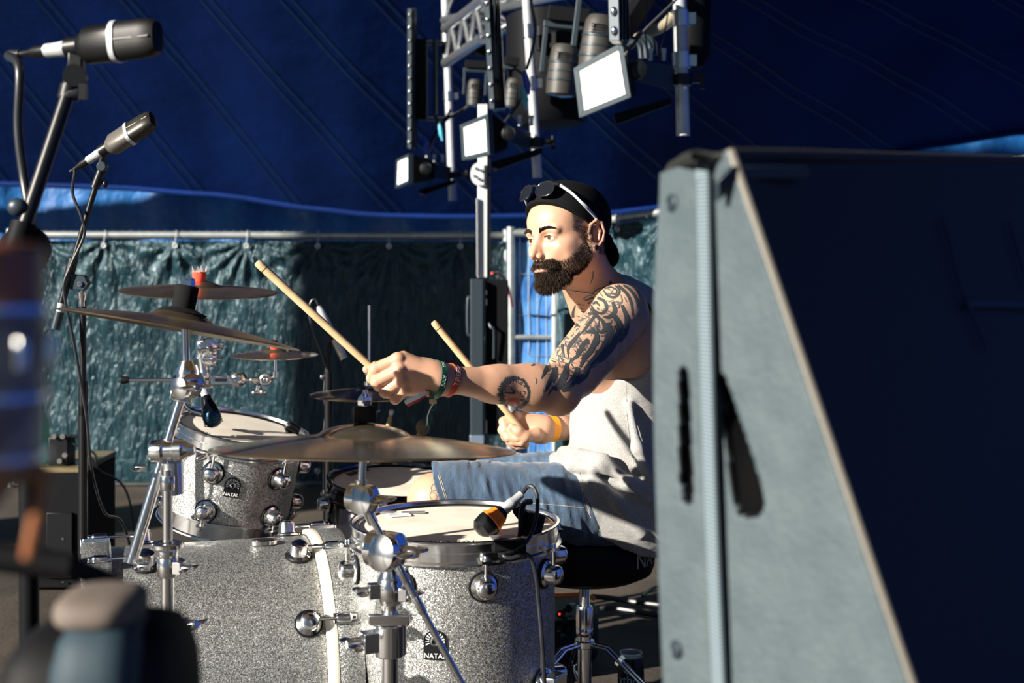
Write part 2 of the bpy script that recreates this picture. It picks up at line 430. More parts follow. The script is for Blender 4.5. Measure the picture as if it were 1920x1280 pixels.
# ================================================================ LIGHTING RIG (behind and above the drummer)
LEDF = mat('lit_diffuser', (.9, .9, .8), .5, emit=((1.0, .97, .80), 1.15))
def blinder(label, c, Ys, push, Yb, tube_px, tube_Y):
    """c: four pixel corners of the face, clockwise from upper left; Ys their distances"""
    P = [W(x, y, Y) for (x, y), Y in zip(c, Ys)]; ctr = sum(P, Vector())/4
    root = thing('blinder_light', label, 'stage light', ctr)
    nrm = (P[1]-P[0]).cross(P[3]-P[0]).normalized()
    if nrm.y > 0: nrm = -nrm
    back = -nrm; s = (P[1]-P[0]).length
    inn = [ctr+(q-ctr)*.80 for q in P]; outer = P
    # frame: ring of four bars with depth
    mb = MB()
    for i in range(4):
        j = (i+1) % 4
        mb.hexa([outer[i], outer[j], inn[j], inn[i]], [q+back*.03 for q in (outer[i], outer[j], inn[j], inn[i])])
    mb.build('bezel', MT['steel'], root, smooth=False, bevel=.001)
    MB().hexa([q+back*.006 for q in inn], [q+back*.014 for q in inn]).build('diffuser', LEDF, root, smooth=False)
    rear = [ctr+(q-ctr)*.62+back*s*.55+Vector(push) for q in P]
    MB().hexa([q+back*.028 for q in outer], rear).build('housing', MT['black_matt'], root, smooth=False, bevel=.004)
    # yoke plate on the camera side, knob, hooked clamp
    k0 = (P[1]+P[2])/2+back*.10+Vector((.01, -.02, 0)); tube = Vector(((tube_px-960)*tube_Y/F, tube_Y, k0.z-.02))
    dr = (tube-k0); R = frame(Vector((0, -1, 0)), (0, 0, 1)); h = s*.22
    u_ = dr.normalized(); w_ = Vector((0, 0, 1))
    a = [k0-u_*.04+w_*h*.8, tube-u_*.04+w_*h, tube-u_*.04-w_*h, k0-u_*.04-w_*h*.8]
    MB().hexa(a, [q+Vector((0, .006, 0)) for q in a]).build('yoke', MT['steel'], root, smooth=False, bevel=.001)
    MB().lathe(k0, (0, -1, 0), [(0, .0), (s*.16, 0), (s*.17, .012), (s*.15, .03), (s*.05, .036), (0, .036)], n=24).build('knob', MT['black'], root)
    mb = MB(); mb.lathe(tube, (0, 0, 1), [(.026, -.022), (.040, -.022), (.040, .022), (.026, .022)], n=20)
    mb.box(tube+Vector((.055, 0, 0)), (.06, .03, .026)); mb.cyl(tube+Vector((.08, 0, -.035)), tube+Vector((.08, 0, .03)), .009)
    mb.build('clamp', MT['black'], root)
    mb = MB(); lo = (P[2]+P[3])/2+back*s*.5
    mb.hexa([lo+Vector((0, 0, -.02)), lo+Vector((.22, .02, .045)), lo+Vector((.22, .02, .02)), lo+Vector((.01, 0, -.06))], [q+Vector((0, .05, 0)) for q in (lo+Vector((0, 0, -.02)), lo+Vector((.22, .02, .045)), lo+Vector((.22, .02, .02)), lo+Vector((.01, 0, -.06)))])
    mb.build('floor_bracket', MT['black_matt'], root, smooth=False)
    # connectors on top of the housing
    for i, dx in enumerate((.05, .10)):
        q = k0+Vector((dx, .03, h*.9)); mb = MB(); mb.cyl(q, q+Vector((0, 0, .03)), .008); mb.cyl(q+Vector((0, 0, .03)), q+Vector((0, 0, .045)), .010)
        mb.build('connector', MT['alu'], root)
    return root
blinder('large square lit blinder light, right of the other two, highest of the three', [(1075, 128), (1167, 79), (1183, 182), (1086, 221)], (5.38, 5.30, 5.30, 5.38), (.03, .03, .0), 5.4, 1278, 5.5)
blinder('middle square lit blinder light hanging in front of the tall mast', [(862, 234), (914, 213), (918, 289), (866, 301)], (6.13, 6.00, 6.00, 6.13), (.03, 0, 0), 6.2, 1003, 6.3)
blinder('smallest square lit blinder light hanging lowest on the hindmost tube', [(743, 299), (766, 288), (766, 342), (741, 353)], (8.70, 8.50, 8.50, 8.70), (.06, 0, .0), 8.7, 851, 8.9)

def vtube(label, top, bot, Y, r):
    root = thing('scaffold_tube', label, 'tube', W(*bot, Y)); a, b_ = W(*top, Y), W(*bot, Y)
    mb = MB(); d = (b_-a).normalized()
    mb.lathe(a, d, [(r, 0), (r, (b_-a).length), (r*.82, (b_-a).length), (r*.82, (b_-a).length-.15), (0, (b_-a).length-.15)], n=24)
    mb.build('tube', MT['alu'], root)
    for t_ in (.30, .55):
        c = a+(b_-a)*t_
        mb = MB(); mb.lathe(c, d, [(r, -.03), (r*1.35, -.03), (r*1.35, .03), (r, .03)], n=20); mb.box(c+Vector((r*1.6, 0, 0)), (r*1.2, .03, .04)); mb.build('coupler', MT['chrome_dull'], root)
    return root
vtube('thick bright scaffold tube hanging down on the right of the rig', (1273, -60), (1281, 254), 5.5, .0265)
vtube('middle bright scaffold tube ending just above the drummer head', (984, -60), (1008, 333), 6.3, .021)
vtube('rear bright scaffold tube, left of the tall mast', (833, -60), (849, 376), 8.9, .026)

def batten(label, x0, x1, y0, y1, Y, dx, side, n=9):
    """upright LED strip light: lens face on the left, black body to the right; dx: lean in px"""
    root = thing('led_batten', label, 'stage light', W((x0+x1)/2+dx, y1, Y))
    fw = (x1-x0)*side
    a0, a1, b0, b1 = W(x0, y0, Y), W(x0+fw, y0, Y-.02), W(x0+dx, y1, Y), W(x0+fw+dx, y1, Y-.02)
    MB().hexa([a0, a1, b1, b0], [q+Vector((.02, .10, 0)) for q in (a0, a1, b1, b0)]).build('lens_strip', MT['steel'], root, smooth=False, bevel=.002)
    c0, c1, d0, d1 = W(x0+fw+.5, y0, Y-.015), W(x1, y0, Y+.05), W(x0+fw+dx+.5, y1, Y-.015), W(x1+dx, y1, Y+.05)
    mb = MB(); mb.hexa([c0, c1, d1, d0], [q+Vector((0, .14, 0)) for q in (c0, c1, d1, d0)]); mb.build('body', MT['black_gloss'], root, smooth=False, bevel=.004)
    for k_ in (.33, .66):
        p0 = c0.lerp(c1, k_); p1 = d0.lerp(d1, k_); mb = MB(); mb.box((p0+p1)/2+Vector((0, -.004, 0)), (.006, .012, (p1-p0).length)); mb.build('fin', MT['steel'], root, smooth=False)
    for i in range(n):
        t_ = (i+.5)/n; c = (a0.lerp(b0, t_)+a1.lerp(b1, t_))/2+Vector((0, -.004, 0))
        MB().ell(c, ((a1-a0).length*.28, .012, (a1-a0).length*.42), n=12, m=8).build('lens', MT['chrome'], root)
    return root
batten('slim upright LED batten, leftmost of the rig, above the smallest blinder', 764, 780, 16, 278, 8.4, 0, .4, 11)
batten('long upright LED batten with a row of round lenses in front of the mast', 903, 934, -70, 204, 5.95, 14, .30, 9)
batten('broad upright LED batten ending behind the large blinder', 1139, 1178, -70, 76, 5.15, 3, .5, 4)

# black dimmer box hanging beside the slim batten
root = thing('control_box', 'flat black box hanging between slim batten and rear tube', 'box', W(790, 215, 8.5))
MB().box(W(791, 150, 8.52), (.062, .12, .48)).build('case', MT['black_matt'], root, smooth=False, bevel=.006)
for yy in (79, 222): MB().cyl(W(783, yy, 8.5), W(838, yy+2, 8.8), .012).build('arm', MT['black'], root)
MB().cyl(W(817, 74, 8.5), W(818, 215, 8.5), .018).build('rod', MT['steel'], root)
# truss: lattice girder running back between the tubes
m_truss = mat('dull_truss_aluminium', (.42, .44, .46), .3, .9)
def truss(label, a, b_, up, side, n, rt=.024, rb=.012, name='truss'):
    a, b_, up, side = Vector(a), Vector(b_), Vector(up), Vector(side)
    root = thing(name, label, 'truss', a)
    ch = [a, a+up, a+side]; dv = b_-a
    for c in ch: MB().cyl(c, c+dv, rt).build('chord', m_truss, root)
    for i in range(n):
        for p_, q_ in ((0, 1), (1, 2), (2, 0)):
            s_, e_ = ch[p_]+dv*(i/n), ch[q_]+dv*((i+.5)/n); MB().cyl(s_, e_, rb, n=10).build('brace', m_truss, root)
            s_, e_ = ch[q_]+dv*((i+.5)/n), ch[p_]+dv*((i+1)/n); MB().cyl(s_, e_, rb, n=10).build('brace', m_truss, root)
    return root
truss('lattice aluminium truss crossing the top of the rig', W(832, 38, 8.8), W(1290, -60, 5.6), (.05, 0, .34), (.20, .25, .12), 5)
truss('short lower truss section between the rear tube and mast', W(836, 118, 8.3), W(905, 72, 7.5), (0, 0, .20), (.18, .0, .10), 3, .030, .013)
MB_ = MB(); MB_.cyl(W(836, 92, 8.7), W(905, 94, 7.7), .035, n=16)
tag(MB_.build('cross_arm', MT['black_matt']), 'horizontal black arm joining rear tube and batten', 'bar')

# moving head lights seen from below: yoke, ribbed barrel, base
def moving_head(label, px, py, Y, s, lean=0.0):
    c = W(px, py, Y); root = thing('moving_head_light', label, 'stage light', c+Vector((0, 0, .9*s)))
    R = Matrix.Rotation(lean, 3, 'Y')
    def P(x, y, z): return c+R @ Vector((x*s, y*s, z*s))
    ax = R @ Vector((0, 0, -1))
    mb = MB(); mb.lathe(P(0, 0, .45), ax, [(0, 0), (.20*s, 0), (.27*s, .10*s), (.29*s, .30*s), (.30*s, .55*s), (.285*s, .95*s), (.26*s, .97*s), (.26*s, .92*s), (0, .92*s)], n=32)
    mb.build('barrel', M_HEAD, root)
    for k_ in range(3): MB().lathe(P(0, 0, .12-.17*k_), ax, [(.292*s, 0), (.308*s, .012*s), (.308*s, .035*s), (.296*s, .05*s)], n=32).build('rib', MT['steel'], root)
    for k_ in range(4): MB().box(P(-.05, -.285, .26-.045*k_), (.22*s, .03*s, .02*s), R).build('vent_slot', MT['black'], root, smooth=False)
    MB().lathe(P(0, 0, -.50), ax, [(0, 0), (.25*s, 0), (.25*s, .03*s), (.12*s, .05*s), (0, .06*s)], n=24).build('front_lens', MT['black_gloss'], root)
    for sd in (-1, 1):
        a = [P(sd*.36, -.16, .75), P(sd*.36, .16, .75), P(sd*.36, .13, -.12), P(sd*.36, -.13, -.12)]
        MB().hexa(a, [q+R @ Vector((sd*.09*s, 0, 0)) for q in a]).build('yoke_arm', MT['steel'], root, smooth=False, bevel=.01*s)
    MB().box(P(0, 0, .80), (.92*s, .36*s, .12*s), R).build('yoke_bridge', MT['steel'], root, smooth=False, bevel=.01*s)
    MB().box(P(0, 0, 1.0), (.8*s, .6*s, .28*s), R).build('base', MT['black_matt'], root, smooth=False, bevel=.02*s)
    return root
M_HEAD = mat('warm_grey_shell', (.035, .033, .030), .5, bump=(30, .15, .002))
moving_head('grey moving head light with ribbed barrel, left of the large blinder', 1056, 128, 6.0, .22, .10)
moving_head('grey moving head light half hidden above the large blinder', 1122, 80, 5.7, .24, .12)
moving_head('small moving head light right of the mast, above the middle blinder', 962, 172, 6.5, .135, .12)
moving_head('small moving head light half hidden left of the mast batten', 890, 172, 6.9, .13, .05)
# big round black fixture bodies behind
mb = MB(); mb.lathe(W(1030, 130, 6.6), (.05, -.1, -1), [(0, -.25), (.19, -.25), (.20, .0), (.19, .20), (.14, .26), (0, .27)], n=36)
tag(mb.build('wash_light', MT['black_matt']), 'large round black wash light hanging between two moving heads', 'stage light')
mb = MB(); mb.lathe(W(1296, 20, 6.2), (.0, -.1, -1), [(0, -.3), (.08, -.3), (.085, .0), (.08, .20), (.05, .25), (0, .26)], n=32)
tag(mb.build('hanging_drape_tube', MT['black_matt']), 'black cylindrical fixture hanging behind the thick scaffold tube', 'stage light')
# diagonal black beams
for a, b_, lab in (((1120, 60, 6.2), (1010, 82, 6.4), 'black cross bar above the moving head light'), ((1245, -60, 5.6), (1168, 60, 5.4), 'black diagonal plate beside the broad batten')):
    mb = MB(); q0, q1 = W(*a), W(*b_); R = frame(q1-q0); mb.box((q0+q1)/2, (.05, .07, (q1-q0).length), R)
    tag(mb.build('black_beam', MT['black_matt'], smooth=False, bevel=.004), lab, 'bar')
# sleeve of grey duct tubing and steel pipe behind the large blinder
root = thing('ducted_pipe', 'beige horizontal pipe with grey ribbed hose above the large blinder', 'pipe', W(1240, 60, 5.45))
MB().tube([W(1180, 82, 5.5), W(1215, 62, 5.5), W(1245, 48, 5.5), W(1262, 30, 5.5)], .022, n=16).build('pipe', mat('beige_tape', (.24, .21, .15), .5), root)
for i in range(4):
    a0 = [W(1160+i*8, 92-i*3, 5.42), W(1180+i*9, 74-i*2, 5.42), W(1198+i*9, 84-i*2, 5.42), W(1202+i*9, 112-i*3, 5.42)]
    MB().tube(a0, .009, n=8).build('hose_loop', MT['steel'], root)
# mast
root = thing('winch_mast', 'tall bright winch mast with perforated cam plate, behind the drummer arm', 'lighting stand', (fx(905, 6.45), 6.45, 0))
YM = 6.45
m_mast = mat('pale_mast_aluminium', (.62, .66, .66), .38, .2)
MB().hexa([W(896, 195, YM), W(914, 195, YM), W(913, 520, YM), W(895, 520, YM)], [q+Vector((0, .05, 0)) for q in (W(896, 195, YM), W(914, 195, YM), W(913, 520, YM), W(895, 520, YM))]).build('inner_mast', m_mast, root, smooth=False, bevel=.002)
MB().box(W(917, 400, YM+.02), (.012, .06, .5)).build('mast_edge', MT['black'], root, smooth=False)
# cam plate
poly = [(-.028*1.25*math.cos(a)-.006, .05*math.sin(a)) for a in [PI*i/14-PI/2 for i in range(15)]]
MB().plate([(x, y) for x, y in poly]+[(.02, .05), (.02, -.05)], frame((0, -1, 0)) @ Matrix(((1, 0, 0), (0, 1, 0), (0, 0, 1))), W(899, 326, YM-.02), .012).build('cam_plate', m_mast, root, smooth=False)
for (x, y) in ((893, 316), (903, 320), (899, 336), (890, 330)): MB().lathe(W(x, y, YM-.03), (0, -1, 0), [(0, 0), (.007, 0), (.007, .005), (0, .005)], n=14).build('bolt', MT['chrome'], root)
mb = MB(); mb.cyl(W(895, 372, YM-.01), W(896, 518, YM-.01), .0075, n=10)
for i in range(40):
    c = W(895+i*.025, 374+i*3.6, YM-.01); mb.lathe(c, (0, 0, 1), [(.0075, 0), (.010, .002), (.0075, .004)], n=10)
mb.build('threaded_rod', MT['chrome_dull'], root)
MB().box(W(894.5, 671, YM-.005), (.058, .10, .715)).build('outer_mast', MT['steel'], root, smooth=False, bevel=.004)
MB().box(W(894.5, 822, YM-.012), (.064, .11, .042)).build('foot_collar', mat('bluish_steel', (.20, .26, .34), .35, .5), root, smooth=False, bevel=.003)
MB().box(W(932, 668, YM+.06), (.105, .14, .70)).build('winch_housing', MT['black_matt'], root, smooth=False, bevel=.005)
mb = MB(); mb.tube([W(882, 558, YM-.02), W(877, 562, YM-.02), (W(877, 622, YM-.02)), W(882, 628, YM-.02)], .007, n=8, smooth=3); mb.build('handle', MT['steel'], root)
for yy, hh in ((548, .02), (566, .028), (700, .05), (800, .06)): MB().box(W(912, yy, YM-.02), (.006, .01, hh)).build('latch', MT['chrome_dull'], root, smooth=False)
mb = MB(); mb.tube([W(917, 606, YM-.03), W(921, 614, YM-.04), W(926, 620, YM-.04), W(926, 672, YM-.03)], .006, n=8, smooth=3); mb.build('side_handle', MT['steel'], root)
MB().box(W(900, 1048, YM+.02), (.09, .16, .30)).build('lower_mast', MT['black_matt'], root, smooth=False, bevel=.004)
for sx, sy in ((-.5, -.3), (.5, -.3), (-.4, .45), (.4, .45)):
    b0 = Vector((fx(905, YM), YM, .2)); MB().cyl(b0, (b0.x+sx, b0.y+sy, .015), .02).build('outrigger', MT['black_matt'], root)
# red cable looping from mast to fence post
mb = MB(); mb.tube([W(922, 512, 6.40), W(938, 513, 6.5), (W(950, 530, 6.65)), W(957, 556, 6.8), W(961, 575, 6.9)], .006, n=8)
tag(mb.build('red_cable', mat('red_cable', (.45, .015, .02), .4)), 'thin red cable looping from the mast to the fence post', 'cable')
# rig cables
rc = [([(905, 180), (862, 210), (835, 225), (812, 260), (800, 295)], 8.6, .011, 'black cable sagging from mast to smallest blinder'),
      ([(815, 200), (822, 240), (836, 222), (845, 205)], 8.6, .009, 'short dark cable bunch between rod and rear tube'),
      ([(1300, -30), (1215, 50), (1190, 80), (1172, 102)], 5.2, .0055, 'straight dark cable running down to large blinder top'),
      ([(1218, -20), (1210, 50), (1216, 110)], 5.35, .003, 'thin wire hanging beside broad batten'),
      ([(1258, -20), (1250, 40), (1240, 90), (1238, 112)], 5.4, .003, 'thin wire beside the thick scaffold tube ending at connector'),
      ([(988, 130), (1004, 60), (996, 0), (1002, -40)], 6.2, .007, 'black cable strapped along the middle tube'),
      ([(962, 125), (985, 148), (975, 190), (945, 230)], 6.15, .006, 'dark cable drooping to the middle blinder')]
for pts, Y, r, lab in rc:
    mb = MB(); mb.tube([W(x, y, Y) for x, y in pts], r, n=7); tag(mb.build('rig_cable', MT['cable']), lab, 'cable')
# power connectors, blue and clear
m_bc = mat('blue_connector', (.03, .07, .6), .3); m_cc = mat('cyan_connector', (.10, .45, .60), .3)
for (x, y, Y, m_, lab) in ((798, 270, 8.5, m_bc, 'blue power connector above the smallest blinder'), (826, 245, 8.5, m_cc, 'pale cyan connector right of the blue one'), (987, 152, 6.1, m_bc, 'blue connector at the middle scaffold tube'), (983, 180, 6.1, m_cc, 'pale cyan connector just below the middle tube coupler')):
    c = W(x, y, Y); mb = MB(); mb.lathe(c, (.2, 0, -1), [(0, -.05), (.008, -.045), (.014, -.02), (.016, .02), (.010, .035), (.006, .06), (0, .06)], n=16)
    tag(mb.build('power_connector', m_), lab, 'connector')

# unseen box tower added left of view to shade the long fence's right part
root = thing('added_shade_tower', 'tall black tower added out of view to shade the long fence', 'loudspeaker', (-7.4, 2.2, 0))
for k in range(7): MB().box((-7.4, 2.2, .36+.70*k), (.55, .35, .68)).build('cabinet', MT['black_matt'], root, bevel=.01)
# ================================================================ DRUM KIT
CH = MT['chrome']
def lug_parts(root, M, R, ang, z, toward, hoop_z, s=1.0):
    """round domed lug at angle ang, height z on the shell; its rod runs to the hoop at hoop_z"""
    d = Vector((math.cos(ang), math.sin(ang), 0)); c = d*R+Vector((0, 0, z))
    mb = MB(); mb.lathe(c, d, [(.0225*s, 0), (.0225*s, .004*s), (.018*s, .007*s), (.017*s, .022*s), (.0155*s, .027*s), (.010*s, .031*s), (0, .032*s)], n=26)
    lug = mb.build('lug', CH, root, M)
    MB().lathe(c-d*.002, d, [(0, 0), (.0255*s, 0), (.0255*s, .004*s), (0, .004*s)], n=26).build('gasket', MT['rubber'], lug, M)
    q = d*(R+.016*s); sg = 1 if hoop_z > z else -1
    mb = MB(); mb.cyl(q+Vector((0, 0, z)), q+Vector((0, 0, hoop_z)), .0028*s, n=8); mb.lathe(q+Vector((0, 0, hoop_z)), (0, 0, sg), [(.0048*s, -.006), (.0048*s, .004), (.0035*s, .007), (0, .007)], n=10)
    mb.build('tension_rod', CH, lug, M)
    mb = MB(); mb.box(d*(R+.010*s)+Vector((0, 0, hoop_z-sg*.004)), (.026*s, .018*s, .006), Matrix.Rotation(ang, 3, 'Z')); mb.build('hoop_ear', CH, lug, M)

def badge(root, M, R, ang, z, s=1.0):
    def cy(x, y, h): a = ang+x/R; return Vector(((R+h)*math.cos(a), (R+h)*math.sin(a), z+y))
    pts = [(-.0165, -.020), (-.006, -.020), (.006, -.020), (.0165, -.020), (.0165, -.005), (.0165, .004)]+[(.0165*math.cos(t), .006+.0165*math.sin(t)) for t in [PI*i/12 for i in range(13)]]+[(-.0165, .004), (-.0165, -.005)]
    pts = [(x*s, y*s) for x, y in pts]
    mb = MB(); c0 = cy(0, -.002*s, .0022)
    vs = [c0]+[cy(x, y, .0022) for x, y in pts]+[cy(x, y, 0) for x, y in pts]; n = len(pts)
    mb.add(vs, [(0, 1+i, 1+(i+1) % n) for i in range(n)]+[(1+i, n+1+i, n+1+(i+1) % n, 1+(i+1) % n) for i in range(n)])
    bd = mb.build('badge', MT['black'], root, M, angle=30)
    mb = MB()
    for k in range(13):
        t = -.35+k*(PI+.7)/12; r0, r1 = .0085*s, .0138*s; w = .0011*s
        q = [(r0, -w*.5), (r1, -w), (r1, w), (r0, w*.5)]
        mb.add([cy(r*math.cos(t)-u*math.sin(t), .006*s+r*math.sin(t)+u*math.cos(t), .0027) for r, u in q], [(0, 1, 2, 3)])
    mb.build('sun_rays', MT['white'], bd, M, smooth=False, kind='stuff')
    MB().lathe(cy(0, .006*s, .002), cy(0, .006*s, 1)-cy(0, .006*s, 0), [(.0032*s, .0015), (.0045*s, .003), (.0065*s, .0025), (.0072*s, 0)], n=20).build('air_vent', CH, bd, M)
    text_on('NATAL', .0098*s, lambda v: M @ cy(v.x, v.y-.0145*s, .0026+v.z), MT['white'], bd)

def drum(name, label, c, axis, R, D, lugs, shell, n_lugs=6, lug_ang=0.0, vent=None, hoopmat=None, lugz=(.06, .06), hs=1.0, badge_at=None, headmat=None, body_edge=None):
    """c: centre of the batter head; axis: its up direction"""
    Rm = frame(axis, (0, 1, 0)); Rm = Matrix((Rm.col[0], Rm.col[1], Rm.col[2])).transposed(); M = M4(Rm, c)
    hoopmat = hoopmat or CH
    root = thing(name, label, 'drum', c)
    mb = MB(); mb.lathe((0, 0, 0), (0, 0, 1), [(R-.009, -.002), (R-.001, -.010), (R-.001, -D+.010), (R-.009, -D+.002), (R-.009, -D/2), (R-.009, -.002)], n=96, R=Matrix.Identity(3)); mb.build('shell', shell, root, M, angle=30)
    for z0, sg, nm in ((0, 1, 'batter_head'), (-D, -1, 'resonant_head')):
        mb = MB(); mb.lathe((0, 0, z0), (0, 0, sg), [(0, .0012), (R-.014, .0012), (R-.009, .0005), (R+.001, -.006), (R+.001, -.010)], n=96, R=Matrix.Diagonal((1, 1, sg)).to_3x3())
        hd = mb.build(nm, headmat or MT['head_coated'], root, M)
        mb = MB(); mb.lathe((0, 0, z0), (0, 0, 1), [(R+.002, -.010*sg), (R+.006, -.010*sg), (R+.006, -.026*sg), (R+.011*hs, -.029*sg), (R+.011*hs, -.033*sg), (R+.004, -.033*sg), (R+.003, -.012*sg), (R+.0015, .010*sg), (R+.004, .013*sg), (R+.008*hs, .012*sg), (R+.0075*hs, .009*sg), (R+.0045, .006*sg), (R+.0045, -.010*sg)], n=96, R=Matrix.Identity(3))
        mb.build('hoop', hoopmat, root, M, angle=50)
        if sg == 1:
            mb = MB(); mb.lathe((0, 0, z0), (0, 0, 1), [(R-.010, .0018), (R-.004, .004), (R+.0015, .004)], n=96, R=Matrix.Identity(3)); mb.build('collar_shade_ring', MT['black_gloss'], root, M)  # collar ring, black to carry the shade of the flesh hoop
    for k in range(n_lugs):
        a = lug_ang+2*PI*k/n_lugs
        lug_parts(root, M, R, a, -lugz[0], 1, -.020, hs); lug_parts(root, M, R, a, -D+lugz[1], -1, -D+.020, hs)
    if badge_at: badge(root, M, R, badge_at[0], badge_at[1], badge_at[2])
    return root, M, Rm

def ang_of(M, R, px, py, Y):
    """angle round the drum of the point seen at that pixel"""
    q = M.inverted() @ W(px, py, Y); return math.atan2(q.y, q.x), q.z

# floor tom
FT = W(853, 985, 2.90)
Mf = M4(frame((.0, -.012, 1), (0, 1, 0)), FT)
a0, _ = ang_of(Mf, .2, 902, 1066, 2.72)
root, M, Rm = drum('floor_tom', 'large silver sparkle floor tom in front of the drummer knee', FT, (.0, -.012, 1), .2045, .40, 8, MT['sparkle'], 8, a0, lugz=(.075, .075), hs=1.15)
ab, zb_ = ang_of(M, .2, 818, 1207, 2.71); badge(root, M, .2045, ab, zb_, 1.35)
for k, (px, Yl) in enumerate(((655, 2.82), (1014, 2.80), (853, 3.12))):
    top = W(px, 1175, Yl); top.z = .40
    MB().cyl((top.x, top.y, .008), top, .0055, n=12).build('leg', CH, root)
    MB().lathe((top.x, top.y, 0), (0, 0, 1), [(0, 0), (.016, 0), (.015, .02), (.008, .04), (0, .04)], n=14).build('rubber_foot', MT['rubber'], root)
    d = Vector((top.x-FT.x, top.y-FT.y, 0)).normalized(); c = Vector((FT.x, FT.y, .325))+d*.2045
    mb = MB(); mb.lathe(c, d, [(.034, 0), (.034, .006), (.024, .012), (.020, .028), (.010, .034), (0, .034)], n=28); mb.box(c+d*.026, (.03, .05, .05), Matrix.Rotation(math.atan2(d.y, d.x), 3, 'Z'))
    mb.build('leg_bracket', CH, root, bevel=.003)
# torn grey tape pieces on the floor tom head
for i, (px, py, w, h, r_) in enumerate(((748, 966, .045, .016, .3), (728, 962, .03, .010, -.2), (775, 962, .05, .008, .1), (945, 1010, .05, .020, .2))):
    c = M @ Vector((0, 0, .003)); Yp = 2.9*(c.z-1.2)/(W(px, py, 2.9).z-1.2); q = W(px, py, Yp)
    mb = MB(); mb.box(q+Vector((0, 0, .002)), (w, h*2.2, .0025), Matrix.Rotation(r_, 3, 'Z')); mb.build('gel_pad', mat('clear_gel', (.75, .76, .78), .12, 0, spec=.8) if i == 0 else mat('grey_tape', (.16, .16, .17), .5), root, smooth=False)
text_on('NATAL', .030, lambda v: W(852, 1016, 2.735)*0+Vector((fx(852, 2.75)+v.x, 2.737+v.y, (M @ Vector((0, -.17, .004))).z)), MT['black'], root, name='head_print')

# rack tom
RT = W(452, 806, 3.55); axr = Vector((.205, -.085, .975)).normalized()
Mr = M4(frame(axr, (0, 1, 0)), RT); ar, zr = ang_of(Mr, .16, 515, 875, 3.47)
root, M, Rm = drum('rack_tom', 'small tilted silver sparkle rack tom above the bass drum', RT, axr, .158, .228, 6, MT['sparkle'], 6, ar, lugz=(.075, .058), hs=1.1)
ab, zb_ = ang_of(M, .16, 436, 905, 3.445); badge(root, M, .158, ab, zb_, 1.15)
text_on('NATAL', .022, lambda v: M @ Vector((-.09+v.x, -.105+v.y, .003)), MT['black'], root, name='head_print')
# its mount down to the bass drum region
mb = MB(); mb.cyl(M @ Vector((0, .165, -.14)), M @ Vector((0, .21, -.14)), .014); mb.box(M @ Vector((0, .17, -.14)), (.06, .02, .07)); mb.build('mount_bracket', CH, root, bevel=.003)

# snare
SN = W(748, 905, 3.66)
root, M, Rm = drum('snare_drum', 'black snare drum with white head between the drummer knees and rack tom', SN, (.05, -.075, 1), .178, .165, 8, MT['black_gloss'], 8, .3, lugz=(.05, .05), hoopmat=mat('black_chrome', (.10, .10, .11), .12, 1))
for i in range(12):
    for j in range(2):
        if (i+j) % 2 == 0:
            mb = MB(); a = 2.25+i*.05; r0 = .150-j*.012; mb.box(Vector((r0*math.cos(a), r0*math.sin(a), .0028)), (.011, .0075, .0006), Matrix.Rotation(a, 3, 'Z')); mb.build('check_print', MT['black'], root, M, smooth=False)
mb = MB(); mb.box(Vector((.03, -.180, -.09)), (.03, .014, .10)); mb.build('throw_off', CH, root, M, bevel=.002)
mb = MB(); mb.tube([(-.08, -.1795, -.05), (-.074, -.181, -.06), (-.080, -.181, -.07), (-.073, -.181, -.08), (-.079, -.181, -.092), (-.072, -.181, -.10)], .0012, n=5); mb.build('engraved_emblem', MT['steel'], root, M)
# snare stand
st = thing('snare_stand', 'black and chrome snare stand under the black snare drum', 'stand', (SN.x, SN.y, 0))
MB().cyl((SN.x, SN.y, .10), (SN.x, SN.y, .36), .012).build('post', MT['black'], st)
for k in range(3):
    a = 2*PI*k/3+.5; MB().tube([(SN.x, SN.y, .20), (SN.x+.15*math.cos(a), SN.y+.15*math.sin(a), .09), (SN.x+.27*math.cos(a), SN.y+.27*math.sin(a), .012)], .009, n=8).build('leg', CH, st)
    a += .4; MB().tube([(SN.x, SN.y, .36), (SN.x+.12*math.cos(a), SN.y+.12*math.sin(a), .385), (SN.x+.185*math.cos(a), SN.y+.185*math.sin(a), .395), (SN.x+.195*math.cos(a), SN.y+.195*math.sin(a), .43)], .007, n=8).build('basket_arm', MT['black'], st)

# bass drum
E0 = Vector((fx(158, 2.90), 2.90, .29)); E1 = Vector((fx(634, 3.05), 3.05, .29)); ax = (E1-E0).normalized(); LB = (E1-E0).length
Rb = Matrix((ax.cross(Vector((0, 0, 1))).normalized(), Vector((0, 0, 1)), ax)).transposed()      # x: toward camera, y: up, z: to the drummer
Rb = Matrix((Vector((0, 0, 1)), (ax.cross(Vector((0, 0, 1)))).normalized(), ax)).transposed()
if Rb.determinant() < 0: Rb = Matrix((Rb.col[0], -Rb.col[1], Rb.col[2])).transposed()
Mb = M4(Rb, E0); front = -1 if (Rb @ Vector((0, 1, 0))).y > 0 else 1
BR = .278
root = thing('bass_drum', 'big silver sparkle bass drum lying on its side at the bottom of the kit', 'drum', (E0+E1)/2)
I3 = Matrix.Identity(3)
MB().lathe((0, 0, 0), (0, 0, 1), [(BR-.01, .006), (BR-.002, .006), (BR-.002, LB-.006), (BR-.01, LB-.006), (BR-.01, .006)], n=128, R=I3).build('shell', MT['sparkle'], root, Mb)
for z0, sg, nm in ((.004, -1, 'front_head'), (LB-.004, 1, 'batter_head')):
    MB().lathe((0, 0, 0), (0, 0, 1), [(0, z0+sg*.002), (BR-.006, z0+sg*.002), (BR+.0015, z0-sg*.004), (BR+.0015, z0-sg*.012)], n=96, R=I3).build(nm, MT['black_gloss'], root, Mb)
